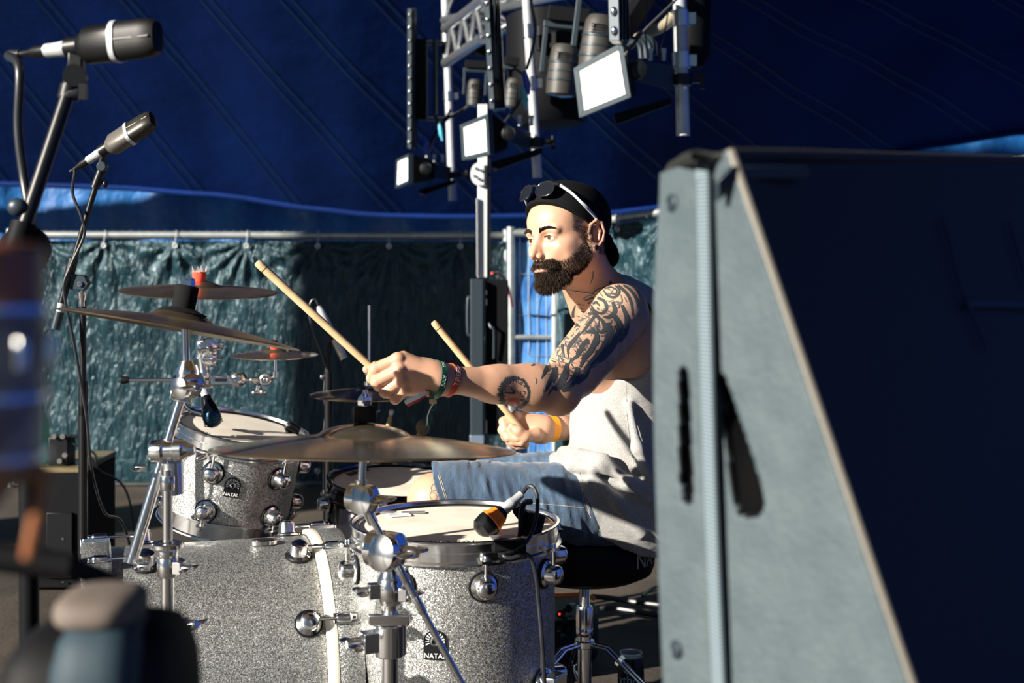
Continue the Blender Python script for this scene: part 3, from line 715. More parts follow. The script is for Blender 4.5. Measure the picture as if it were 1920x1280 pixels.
for z0, sg in ((-.006, 1), (LB+.006, -1)):
    a = z0; b_ = z0+sg*.050
    MB().lathe((0, 0, 0), (0, 0, 1), [(BR+.001, a), (BR+.009, a), (BR+.010, a+sg*.002), (BR+.010, b_-sg*.002), (BR+.009, b_), (BR+.001, b_), (BR+.001, a)], n=128, R=I3).build('hoop', MT['sparkle'], root, Mb)
    MB().lathe((0, 0, 0), (0, 0, 1), [(BR+.001, b_), (BR+.0105, b_+sg*.0005), (BR+.0115, b_+sg*.004), (BR+.0115, b_+sg*(.018 if sg < 0 else .004)), (BR+.009, b_+sg*(.022 if sg < 0 else .008)), (BR+.001, b_+sg*(.022 if sg < 0 else .008))], n=128, R=I3).build('hoop_inlay', MT['hoop_white'] if sg < 0 else MT['chrome_dull'], root, Mb)
for k in range(10):
    al = math.radians(20+36*k)
    d = Vector((math.cos(al), front*math.sin(al), 0))
    if d.x < -.85: continue
    for zl, sg, zh in ((.118, -1, .03), (LB-.098, 1, LB-.03)):
        c = d*(BR-.002)+Vector((0, 0, zl)); mb = MB(); s = 1.0
        mb.lathe(c, d, [(.025, 0), (.025, .004), (.019, .008), (.018, .024), (.0165, .030), (.010, .034), (0, .035)], n=28); lug = mb.build('lug', CH, root, Mb)
        MB().lathe(c-d*.001, d, [(0, 0), (.028, 0), (.028, .003), (0, .003)], n=28).build('gasket', MT['rubber'], lug, Mb)
        q = d*(BR+.019); mb = MB(); mb.cyl(q+Vector((0, 0, zl)), q+Vector((0, 0, zh-sg*.01)), .003, n=8); mb.build('tension_rod', CH, lug, Mb)
        mb = MB(); mb.lathe(q+Vector((0, 0, zh-sg*.016)), (0, 0, sg), [(.006, 0), (.0085, .004), (.0095, .028), (.007, .030), (.006, .040), (0, .040)], n=16)
        R2 = Matrix((d, Vector((0, 0, 1)).cross(d), Vector((0, 0, 1)))).transposed()
        mb.box(d*(BR+.013)+Vector((0, 0, zh+sg*.006)), (.010, .022, .055), R2); mb.box(d*(BR+.002)+Vector((0, 0, zh+sg*.036)), (.030, .020, .005), R2)
        mb.build('claw_hook', CH, lug, Mb, bevel=.0015)
# oval plate and rubber block on top
c = Vector((BR-.002, 0, .36)); R3 = Matrix((Vector((0, 1, 0)), Vector((0, 0, 1)), Vector((1, 0, 0)))).transposed()
mb = MB(); mb.plate([(.018*math.cos(t), .028*math.sin(t)) for t in [2*PI*i/24 for i in range(24)]], R3, c+Vector((.003, front*.03, 0)), .008); pl = mb.build('badge_plate', CH, root, Mb)
mb = MB(); mb.plate([(.012*math.cos(t), .021*math.sin(t)) for t in [2*PI*i/24 for i in range(24)]], R3, c+Vector((.0075, front*.03, 0)), .003); mb.build('plate_inlay', MT['black'], pl, Mb)
# spurs
for sg_ in (-1, 1):
    a = Mb @ Vector((-.05, sg_*BR, .10)); b_ = Vector((a.x-.10, a.y+(-.10 if a.y < 2.9 else .10), .01))
    MB().cyl(a, b_, .009).build('spur', CH, root)
# mic with clip on the rack tom, pedal
root = thing('bass_pedal', 'chrome and black bass drum pedal squeezed between bass drum and floor tom', 'pedal', (fx(655, 3.15), 3.15, 0))
def G(px, py, Y): return W(px, py, Y)
MB().box((-.34, 3.2, .02), (.30, .10, .02)).build('base_plate', MT['steel'], root, bevel=.003)
MB().hexa([Vector((-.22, 3.16, .05)), Vector((-.22, 3.24, .05)), Vector((-.40, 3.24, .13)), Vector((-.40, 3.16, .13))], [Vector((-.22, 3.16, .062)), Vector((-.22, 3.24, .062)), Vector((-.40, 3.24, .142)), Vector((-.40, 3.16, .142))]).build('footboard', MT['chrome_dull'], root, smooth=False)
for yy in (3.13, 3.27): MB().box((-.395, yy, .17), (.022, .016, .30)).build('upright', MT['black'], root, bevel=.003)
MB().cyl((-.395, 3.12, .32), (-.395, 3.28, .32), .010).build('axle', CH, root)
MB().cyl((-.395, 3.2, .32), (-.372, 3.2, .46), .0045).build('beater_rod', CH, root)
MB().cyl((-.41, 3.2, .455), (-.345, 3.2, .470), .022).build('beater', MT['felt_black'], root)

# ---- cymbals
def cymbal(name, label, c, axis, R, bell, bell_h, bow, m, holes=0):
    root = thing(name, label, 'cymbal', c); M = M4(frame(axis, (0, 1, 0)), c)
    bh = bell_h*.65; prof = [(.006, bow+bh)]
    for i in range(1, 10): t = i/9; prof.append((bell*t, bow+bh*(1-t*t)**.75 if t < 1 else bow))
    prof.append((bell*1.08, bow-.0012))
    for i in range(1, 15):
        t = i/14; prof.append((bell*1.08+(R-bell*1.08)*t, (bow-.0012)*(1-t**1.35)))
    prof.append((R+.0006, -.0004)); under = [(r, h-.0020) for r, h in prof[::-1][1:]]
    MB().lathe((0, 0, 0), (0, 0, 1), prof+under+[prof[0]], n=96, R=I3).build('disc', m, root, M, angle=60)
    if holes:
        mb = MB()
        for k in range(holes):
            a = 2*PI*k/holes; r = R*(.62 if k % 2 else .80); i = min(range(len(prof)-1), key=lambda q: abs(prof[q][0]-r))
            mb.lathe((r*math.cos(a), r*math.sin(a), prof[i][1]+.0005), (0, 0, 1), [(.0026, 0), (.0042, .0006), (.0048, 0)], n=10, R=I3)
        mb.build('hole_rims', CH, root, M, kind='stuff')
    return root, M @ Matrix.Translation((0, 0, bow+bh-bell_h))
def stack(M, parts, parent_fn=None):
    """turned pieces stacked over a cymbal: (name, material, profile)"""
    for nm, m, prof in parts: MB().lathe((0, 0, 0), (0, 0, 1), prof, n=28, R=I3).build(nm, m, parent_fn, M, angle=35)

def wing(root, c, d, s=1.0, name='wing_nut'):
    d = Vector(d).normalized(); R = frame(d); mb = MB()
    mb.lathe(c, d, [(0, -.004*s), (.007*s, -.004*s), (.007*s, .012*s), (.005*s, .016*s), (0, .016*s)], n=14)
    for sg in (-1, 1): mb.ell(Vector(c)+R @ Vector((sg*.016*s, 0, .010*s)), (.013*s, .0035*s, .009*s), R, n=12, m=8)
    return mb.build(name, CH, root)
def collar(root, c, d, r, h, m=None, name='collar'):
    mb = MB(); mb.lathe(c, d, [(r*.6, -h/2), (r, -h/2), (r*1.08, -h/2+.002), (r*1.08, h/2-.002), (r, h/2), (r*.6, h/2)], n=26); return mb.build(name, m or CH, root)
def clampblock(root, c, d, r, side):
    """height clamp: collar with split ears, wing bolt and memory lock"""
    c = Vector(c); side = Vector(side).normalized()
    collar(root, c, d, r*1.45, r*3.0)
    R = frame(d, side); R = Matrix((side, Vector(d).normalized().cross(side), Vector(d).normalized())).transposed()
    mb = MB(); mb.box(c+side*r*2.0, (r*1.6, r*1.5, r*1.9), R); mb.build('clamp_ear', CH, root, bevel=.0015)
    wing(root, c+side*r*3.0, side, r/.012)
def tilter(root, c, d, s=1.0):
    """toothed tilter: two discs face to face across direction d"""
    c = Vector(c); d = Vector(d).normalized(); mb = MB()
    mb.lathe(c, d, [(0, -.022*s), (.012*s, -.022*s), (.020*s, -.018*s), (.021*s, -.002*s), (.019*s, 0), (.021*s, .002*s), (.020*s, .018*s), (.012*s, .022*s), (0, .022*s)], n=26)
    o = mb.build('tilter', CH, root); wing(root, c+d*.026*s, d, s); return o
def tripod(root, c, h, spread, r=.008, a0=.3, z_hub=None, m=None):
    c = Vector(c)
    for k in range(3):
        a = a0+2*PI*k/3; e = Vector((c.x+spread*math.cos(a), c.y+spread*math.sin(a), .014)); hub = Vector((c.x, c.y, h)); lo = Vector((c.x, c.y, h*.42))
        mb = MB(); mb.cyl(hub, e, r, n=12); lg = mb.build('leg', m or CH, root)
        mb = MB(); mb.cyl(lo, hub.lerp(e, .45), r*.6, n=8); mb.build('brace', m or CH, lg)
        mb = MB(); mb.ell(e, (.014, .014, .013), n=12, m=8); mb.build('rubber_foot', MT['rubber'], lg)

# front crash (near the camera), its top nut, sleeve, stand
YC = 2.35
cC = W(682, 843, YC)
root, M = cymbal('front_crash_cymbal', 'widest bronze crash cymbal nearest the camera, hanging over floor tom and bass drum', cC, (.012, .085, 1), .252, .078, .030, .024, MT['cymbal'])
stack(M, [('felt', MT['felt_black'], [(0, .030), (.018, .031), (.019, .036), (.019, .055), (.017, .057), (0, .057)])], root)
root = thing('front_cymbal_boom_stand', 'chrome boom stand holding the widest front crash, standing before the floor tom', 'stand', (fx(731, 2.42), 2.42, 0))
b0 = M @ Vector((0, 0, .058)); mb = MB()
mb.cyl(M @ Vector((0, 0, .05)), M @ Vector((0, 0, .085)), .004); mb.build('stud', CH, root)
wing(root, M @ Vector((0, 0, .064)), Rm.col[2], 1.0); MB().lathe(M @ Vector((0, 0, .060)), (0, 0, 1), [(0, 0), (.012, 0), (.0125, .008), (.010, .014), (0, .014)], n=6).build('hex_nut', CH, root, angle=20)
MB().cyl(W(677, 925, YC), M @ Vector((0, 0, .028)), .0065).build('cymbal_rod', CH, root)
MB().lathe(W(677, 900, YC), (0, 0, -1), [(0, 0), (.010, 0), (.010, .014), (.007, .016)], n=16).build('cymbal_seat', CH, root)
tilter(root, W(679, 934, YC), (1, -.55, 0), 1.15)
MB().lathe(W(681, 936, YC-.012), (-.55, -.82, .1), [(0, 0), (.024, 0), (.0255, .004), (.024, .012), (.01, .016), (0, .016)], n=26).build('tilter_cap', CH, root)
bt = W(684, 948, YC); be = W(872, 1292, 2.36)
MB().cyl(bt, W(700, 980, 2.36), .009).build('boom_socket', CH, root)
MB().cyl(bt, be, .0058, n=16).build('boom_arm', CH, root)
for t_ in (.35, .52): collar(root, bt.lerp(be, t_+.02), be-bt, .0068, .03, name='boom_joint')
tilter(root, W(722, 1030, 2.37), (1, -.5, 0), 1.5)
MB().lathe(W(724, 1036, 2.35), (-.6, -.78, .15), [(0, 0), (.030, 0), (.032, .006), (.030, .016), (.014, .022), (0, .022)], n=28).build('tilter_cap', CH, root)
YS = 2.42; P = lambda py: W(731, py, YS)
MB().cyl(P(1060), P(1180), .011).build('upper_post', CH, root)
MB().cyl(P(1170), Vector((P(0).x, YS, .10)), .0145).build('lower_post', CH, root)
MB().lathe(P(1080), (0, 0, -1), [(0, -.02), (.011, -.02), (.019, 0), (.019, .022), (.013, .03)], n=24).build('boom_tilter_neck', CH, root)
clampblock(root, P(1105), (0, 0, 1), .0135, (-1, -.35, 0)); clampblock(root, P(1112), (0, 0, 1), .012, (1, -.3, 0))
collar(root, P(1157), (0, 0, 1), .014, .020); MB().box(P(1157)+Vector((0, -.016, 0)), (.070, .012, .018)).build('memory_lock', CH, root, bevel=.002)
clampblock(root, P(1198), (0, 0, 1), .018, (-1, -.5, 0)); collar(root, P(1190), (0, 0, 1), .026, .014); collar(root, P(1212), (0, 0, 1), .024, .010)
tripod(root, (P(0).x, YS, 0), .16, .26, .009, -1.5)

# left crash
YL = 2.50
cL = W(336, 617, YL)
root, M = cymbal('left_crash_cymbal', 'tilted bronze crash cymbal with black sleeve, lowest edge reaching the splash', cL, (.165, .115, .98), .213, .056, .026, .019, MT['cymbal_dark'])
stack(M, [('felt', MT['felt_black'], [(0, .026), (.020, .027), (.0205, .032), (.0205, .066), (.018, .068), (0, .068)]), ('bell_washer', MT['felt_black'], [(.0, .022), (.04, .016), (.044, .020), (.02, .028), (0, .028)])], root)
root = thing('left_cymbal_boom_stand', 'chrome boom stand holding the left crash, standing before the bass drum', 'stand', (fx(314, 2.46), 2.46, 0))
MB().lathe(M @ Vector((0, 0, .066)), M.to_3x3().col[2], [(0, 0), (.0125, 0), (.0125, .010), (.010, .016), (0, .017)], n=6).build('hex_nut', CH, root, angle=20)
MB().cyl(W(349, 684, YL), W(347, 606, YL), .0068).build('cymbal_rod', CH, root)
MB().lathe(W(350, 676, YL), (0, 0, -1), [(0, 0), (.011, 0), (.014, .008), (.0185, .018), (.0185, .050), (.016, .060), (.012, .066), (0, .066)], n=28).build('tilter_body', CH, root)
tilter(root, W(350, 722, YL), (.6, -.8, 0), 1.1)
MB().lathe(W(345, 727, YL-.01), (-.5, -.85, 0), [(0, 0), (.019, 0), (.021, .004), (.019, .014), (.008, .018), (0, .018)], n=24).build('tilter_cap', CH, root)
MB().box(W(342, 742, YL), (.040, .030, .018), Matrix.Rotation(.2, 3, 'Y')).build('tilter_base', CH, root, bevel=.003)
bt = W(339, 748, YL); be = W(249, 1046, YL-.02); dr = be-bt
for (t0, t1, r) in ((0, .55, .0080), (.26, .8, .0092), (.55, 1.0, .0102)): MB().cyl(bt+dr*t0, bt+dr*t1, r, n=16).build('boom_arm', CH, root)
MB().cyl(bt+dr*.985, bt+dr*1.03, .0105).build('end_cap', CH, root)
cc = W(318, 845, YL-.02)
MB().lathe(cc+Vector((-.03, -.005, 0)), (1, -.15, .05), [(0, 0), (.018, 0), (.020, .003), (.020, .022), (.016, .026), (.016, .040), (.020, .044), (.020, .058), (.013, .064), (.008, .078), (0, .080)], n=26).build('boom_tilter', CH, root)
wing(root, cc+Vector((-.045, 0, -.03)), (-1, 0, 0), .9); wing(root, cc+Vector((.055, -.01, -.012)), (1, -.2, .4), .9)
MB().lathe(cc+Vector((.002, .0, -.022)), (0, 0, -1), [(0, 0), (.014, 0), (.017, .012), (.013, .026), (.0125, .040), (.012, .055)], n=22).build('boom_tilter_neck', CH, root)
MB().cyl(cc+Vector((.004, 0, -.02)), cc+Vector((.006, -.0, -.075)), .019).build('tilter_body', CH, root)
PL = lambda py: Vector((fx(314, 2.46), 2.46, 1.2-(py-450)*2.46/F))
MB().cyl(PL(880), PL(1040), .0085).build('upper_post', CH, root)
MB().cyl(PL(1030), PL(1190), .0115).build('middle_post', CH, root)
MB().cyl(PL(1170), Vector((PL(0).x, 2.46, .10)), .0155).build('lower_post', CH, root)
collar(root, PL(905), (0, 0, 1), .012, .024); collar(root, PL(1022), (0, 0, 1), .026, .010); collar(root, PL(1034), (0, 0, 1), .017, .02); clampblock(root, PL(1062), (0, 0, 1), .0115, (1, -.4, 0)); wing(root, PL(1062)+Vector((-.035, 0, 0)), (-1, 0, 0), 1)
collar(root, PL(1165), (0, 0, 1), .022, .012); clampblock(root, PL(1180), (0, 0, 1), .0155, (1, -.5, .3)); collar(root, PL(1200), (0, 0, 1), .019, .02)
tripod(root, (PL(0).x, 2.46, 0), .16, .26, .009, -1.2)

# rear crash with red felts, on the multi clamp stand; splash on the same stand's arm
YR = 3.82
cR = W(373, 546, YR)
root, M = cymbal('rear_crash_cymbal', 'dark flat crash cymbal with bright red felts, topmost of the cymbals', cR, (.035, -.052, 1), .210, .057, .022, .014, MT['cymbal_dark'])
stack(M, [('red_felt', MT['felt_red'], [(0, .020), (.016, .021), (.019, .046), (.018, .048), (0, .048)]), ('lower_felt', MT['felt_red'], [(0, .010), (.013, .010), (.013, -.012), (0, -.012)]),
          ], root)
m_clear = mat('clear_plastic', (.8, .82, .85), .1, 0, spec=.8, trans=.8)
mb = MB()
for k in range(8):
    a = 2*PI*k/8; q = [Vector(((.019)*math.cos(a+u), (.019)*math.sin(a+u), .044)) for u in (-.34, .34)]+[Vector((.023*math.cos(a+.02), .023*math.sin(a+.02), .062))]
    mb.add(q+[v*1.04 for v in q], [(0, 1, 2), (3, 5, 4), (0, 3, 4, 1), (1, 4, 5, 2), (2, 5, 3, 0)])
mb.build('crown_nut', m_clear, root, M, smooth=False)
root = thing('rear_cymbal_stand', 'chrome multi clamp stand behind the rack tom with a sideways splash arm', 'stand', (fx(385, 3.82), 3.82, 0))
P = lambda x, y: W(x, y, YR)
MB().cyl(M @ Vector((0, 0, -.01)), P(375, 650), .0045, n=12).build('cymbal_rod', CH, root)
MB().cyl(P(374.5, 590), P(374.5, 625), .0085).build('rod_sleeve', CH, root)
MB().lathe(P(376, 640), (0, 0, -1), [(0, 0), (.012, 0), (.014, .01), (.012, .03), (.014, .045), (0, .045)], n=22).build('tilter_body', CH, root)
tilter(root, P(388, 652), (.4, -.9, 0), 1.25); tilter(root, P(391, 672), (.5, -.85, 0), 1.0)
mb = MB(); mb.cyl(P(398, 646), P(414, 645), .004); mb.ell(P(415, 645), (.008, .006, .006)); mb.build('drum_key_bolt', CH, root)
mb = MB(); mb.cyl(P(379, 660), P(384, 700), .015); mb.build('tilter_base', CH, root)
MB().lathe(P(381, 672), (.1, 0, -1), [(0, 0), (.013, 0), (.0125, .025), (.017, .034), (.017, .050), (.013, .058)], n=22).build('post_neck', CH, root)
wing(root, P(396, 684), (1, -.3, 0), .8)
MB().cyl(P(384, 695), P(385, 790), .0115).build('upper_post', CH, root)
MB().cyl(Vector((P(385, 0).x, YR, .10)), P(385, 785), .0135).build('lower_post', CH, root)
tripod(root, (P(385, 0).x, YR, 0), .22, .24, .009, .9)
# horizontal boom rod with rubber tip
MB().cyl(P(236, 712), P(345, 712), .0052, n=14).build('boom_rod', CH, root)
MB().lathe(P(228, 712), (1, 0, 0), [(0, 0), (.0105, 0), (.0100, .012), (.0075, .020), (0, .020)], n=18).build('rubber_tip', MT['rubber'], root)
for (x0, x1, y0, y1) in ((330, 352, 702, 724), (352, 372, 706, 720)): MB().box(P((x0+x1)/2, (y0+y1)/2), ((x1-x0)*YR/F, .03, (y1-y0)*YR/F)).build('clamp_jaw', CH, root, bevel=.003)
MB().lathe(P(364, 712)+Vector((0, -.02, 0)), (0, -1, 0), [(0, 0), (.014, 0), (.014, .006), (.006, .010), (0, .010)], n=20).build('clamp_bolt', MT['black'], root)
mb = MB(); mb.hexa([P(394, 703), P(438, 706), P(438, 722), P(394, 722)], [q+Vector((0, .03, 0)) for q in (P(394, 703), P(438, 706), P(438, 722), P(394, 722))]); mb.build('ratchet_arm', CH, root, bevel=.004)
MB().box(P(414, 712)+Vector((0, -.002, 0)), (.03, .006, .008)).build('arm_slot', MT['black'], root, smooth=False)
MB().lathe(P(446, 712), (0, -1, 0), [(0, -.028), (.018, -.028), (.020, -.024), (.020, .006), (.015, .010), (.008, .014), (0, .014)], n=28).build('ratchet', CH, root)
mb = MB(); R = frame((0, -1, 0)); mb.hexa([P(428, 703)-Vector((0, .018, 0)), P(434, 702)-Vector((0, .018, 0)), P(452, 722)-Vector((0, .018, 0)), P(442, 720)-Vector((0, .018, 0))], [P(428, 703)-Vector((0, .026, 0)), P(434, 702)-Vector((0, .026, 0)), P(452, 722)-Vector((0, .026, 0)), P(442, 720)-Vector((0, .026, 0))]); mb.build('ratchet_lever', CH, root, bevel=.001)
MB().cyl(P(456, 712), P(486, 713), .0055).build('splash_rod', CH, root)
collar(root, P(478, 712.5), (1, 0, 0), .0085, .022)
MB().lathe(P(498, 712), (0, -1, 0), [(0, -.018), (.015, -.018), (.0165, -.014), (.0165, .004), (.012, .006), (.011, .003), (.006, .003), (.004, .007), (0, .007)], n=28).build('splash_tilter', CH, root)
mb = MB(); mb.tube([P(504, 708), P(514, 706), P(516.5, 698), P(516, 670)], .0045, n=12); mb.build('splash_post', CH, root)
MB().cyl(P(516, 707), P(516, 697), .0075).build('post_sleeve', CH, root)
MB().cyl(P(485, 722), P(482, 732), .006).build('bolt', CH, root)
mb = MB(); mb.ell(P(478, 736), (.011, .009, .008)); mb.ell(P(493, 735), (.011, .009, .009)); mb.cyl(P(472, 736), P(498, 735), .006); mb.build('wing_bolt', CH, root)
cS = W(514, 659, 3.40)
# the splash sits on the post
root, M = cymbal('splash_cymbal', 'small bronze splash cymbal with studded holes and red felt', P(515, 665), (.0, -.028, 1), .116, .037, .017, .010, MT['cymbal'], holes=22)
stack(M, [('red_felt', MT['felt_red'], [(0, .016), (.012, .017), (.013, .028), (0, .028)]), ('lower_felt', MT['felt_red'], [(0, .008), (.010, .008), (.010, -.010), (0, -.010)])], root)
MB().cyl(M @ Vector((0, 0, .026)), M @ Vector((0, 0, .050)), .003).build('stud', CH, root); MB().lathe(M @ Vector((0, 0, .028)), (0, 0, 1), [(0, 0), (.009, 0), (.009, .005), (.005, .008), (0, .008)], n=16).build('hex_nut', MT['black'], root)

# hi-hat
YH = 4.05; cH = W(692, 739, YH)
root, M = cymbal('hi_hat_cymbals', 'pair of hi-hat cymbals behind the drummer fist', cH, (0, 0, 1), .168, .045, .020, .014, MT['cymbal_dark'])
MB().lathe((0, 0, -.014), (0, 0, -1), [(.006, .016), (.03, .012), (.045, .004), (.167, -.004), (.1675, -.0055), (.045, .002), (.03, .010), (.006, .014)], n=80, R=Matrix.Diagonal((1, -1, -1))).build('bottom_cymbal', MT['cymbal_dark'], root, M)
MB().lathe(M @ Vector((0, 0, .018)), (0, 0, 1), [(0, 0), (.015, 0), (.015, .012), (.010, .014), (.010, .03), (.013, .032), (.013, .045), (0, .045)], n=20).build('clutch', CH, root)
root = thing('hi_hat_stand', 'chrome hi-hat stand with tall pull rod rising behind the fist', 'stand', (cH.x, YH, 0))
MB().cyl(W(692, 572, YH), cH+Vector((0, 0, .02)), .0038, n=12).build('pull_rod', CH, root)
MB().lathe(cH+Vector((0, 0, -.022)), (0, 0, -1), [(0, 0), (.028, 0), (.030, .006), (.029, .026), (.022, .032), (.020, .046), (0, .046)], n=28).build('hat_seat', MT['black'], root)
MB().lathe(cH+Vector((0, 0, -.045)), (0, 0, -1), [(.0295, 0), (.0305, .002), (.0295, .004)], n=28).build('seat_ring', CH, root)
MB().cyl(cH+Vector((.003, 0, -.065)), cH+Vector((.003, 0, -.30)), .011).build('upper_tube', CH, root)
MB().cyl(cH+Vector((.003, 0, -.28)), Vector((cH.x+.003, YH, .10)), .014).build('lower_tube', CH, root)
tripod(root, (cH.x, YH, 0), .26, .26, .008, .2)
MB().box((cH.x-.02, YH-.12, .03), (.09, .28, .02)).build('footboard', MT['chrome_dull'], root, bevel=.003)

# sticks and mallet standing behind the front crash
def stick(label, a, b_, r0, r1, tipc=None, nylon=False, group=None):
    a, b_ = Vector(a), Vector(b_); d = (b_-a).normalized(); Ln = (b_-a).length
    root = thing('drumstick', label, 'drumstick', a, group)
    pr = [(0, 0), (r0*.7, .001), (r0, .004), (r0, Ln*.72), (r1*.62, Ln*.955)]
    MB().lathe(a, d, pr+[(r1*.5, Ln*.965), (0, Ln*.966)], n=20).build('shaft', MT['wood_stick'], root)
    MB().lathe(a+d*Ln*.955, d, [(0, -.002), (r1*.55, .0), (r1*.85, .006), (r1*.88, .010), (r1*.6, .016), (0, .018)], n=16).build('tip', MT['white'] if nylon else MT['wood_stick'], root)
    return root
bag = thing('stick_bag', 'black stick bag hanging low behind the snare', 'bag', W(735, 1000, 4.2))
MB().hexa([W(700, 890, 4.2), W(782, 892, 4.2), W(776, 1090, 4.2), W(704, 1090, 4.2)], [q+Vector((0, .07, 0)) for q in (W(700, 890, 4.2), W(782, 892, 4.2), W(776, 1090, 4.2), W(704, 1090, 4.2))]).build('pouch', MT['felt_black'], bag, bevel=.008)
MB().tube([W(702, 890, 4.22), (W(699, 850, 4.12)), W(693, 835, 4.06)], .004, n=6).build('strap', MT['felt_black'], bag)
stick('spare wooden drumstick with white nylon tip standing behind the front crash', W(707, 895, 4.23), W(734, 772, 4.2), .0085, .0085, nylon=True)
root = thing('felt_mallet', 'beige yarn mallet leaning behind the drummer wristband', 'mallet', W(757, 895, 4.23))
MB().cyl(W(757, 895, 4.23), W(791, 800, 4.2), .0072, n=14).build('shaft', MT['wood_stick'], root)
m_yarn, nt, p = newmat('beige_yarn'); L = nt.links
p.inputs['Base Color'].default_value = (.42, .33, .20, 1); p.inputs['Roughness'].default_value = .95
tc = node(nt, 'ShaderNodeTexCoord'); wv = node(nt, 'ShaderNodeTexWave', Scale=170.0, Distortion=3.0); L.new(tc.outputs['Object'], wv.inputs['Vector'])
b = node(nt, 'ShaderNodeBump', Strength=.9, Distance=.003); L.new(wv.outputs['Fac'], b.inputs['Height']); L.new(b.outputs[0], p.inputs['Normal'])
MB().ell(W(793, 801, 4.2), (.021, .021, .024), n=24, m=16).build('yarn_head', m_yarn, root)

# stool
SX, SY = fx(1096, 3.42), 3.42
root = thing('drum_stool', 'black round drum stool under the drummer with chrome screw post', 'stool', (SX, SY, 0))
zs = 1.2-(1072-450)*3.42/F
MB().lathe((SX, SY, zs), (0, 0, 1), [(0, -.012), (.13, -.010), (.160, .004), (.168, .025), (.168, .075), (.158, .092), (.12, .098), (0, .098)], n=64).build('seat', MT['seat_vinyl'], root)
text_on('NATAL', .052, lambda v: Vector((SX+(.1685+v.z)*math.cos(-.34+(v.x)/.168), SY+(.1685+v.z)*math.sin(-.34+(v.x)/.168), zs+.050+v.y)), mat('grey_print', (.40, .42, .44), .6), root)
mb = MB(); zz = [(.013, 0)]
nthr = 24; top = zs-.015; bot = 1.2-(1140-450)*3.42/F
pr = [(.0155, top)]
MB().cyl((SX, SY, zs-.02), (SX, SY, zs+.0), .022).build('seat_mount', CH, root)
pr = []
for i in range(nthr): z0 = top-(top-bot)*i/nthr; pr += [(.0105, z0), (.0135, z0-(top-bot)/nthr*.5)]
MB().lathe((SX, SY, 0), (0, 0, 1), pr+[(.0105, bot)], n=24).build('threaded_post', CH, root, angle=80)
MB().lathe((SX, SY, 0), (0, 0, 1), [(0, bot+.006), (.019, bot+.006), (.021, bot), (.021, bot-.045), (.017, bot-.05), (.0165, .07), (0, .07)], n=26).build('base_tube', CH, root)
collar(root, (SX, SY, bot-.055), (0, 0, 1), .019, .02); collar(root, (SX, SY, bot-.085), (0, 0, 1), .022, .018)
hz = bot-.085
for k, a in enumerate((-.42, PI+.55, PI/2+.1)):
    d = Vector((math.cos(a), math.sin(a), 0)); c0 = Vector((SX, SY, hz))+d*.02; c1 = Vector((SX, SY, hz-.005))+d*.06; c2 = Vector((SX, SY, .015))+d*.31
    for o_ in (-.009, .009):
        s_ = Vector((-d.y, d.x, 0))*o_; mb = MB(); mb.tube([c0+s_, c1+s_, c2+s_], .0048, n=8, smooth=0); lg = mb.build('leg', CH, root)
    mb = MB(); mb.box(c1.lerp(c2, .12), (.02, .022, .012), frame(c2-c1)); mb.build('leg_link', CH, lg, bevel=.001)
    mb = MB(); mb.ell(c2, (.02, .02, .015), n=12, m=8); mb.build('rubber_foot', MT['rubber'], lg)
    mb = MB(); mb.cyl(Vector((SX, SY, .10)), c1.lerp(c2, .5), .0045, n=8); mb.build('brace', CH, lg)
for (py, m_) in ((1258, (.10, .55, .25)), (1272, (.03, .08, .60))):
    c = W(1056-(py-1258)*.35, py, 3.33); tag(None) if False else None
    mb = MB(); mb.box(c, (.012, .012, .014), Matrix.Rotation(.35, 3, 'Y')); mb.build('marking_tape', mat('marker_tape', m_, .5), root, smooth=False)
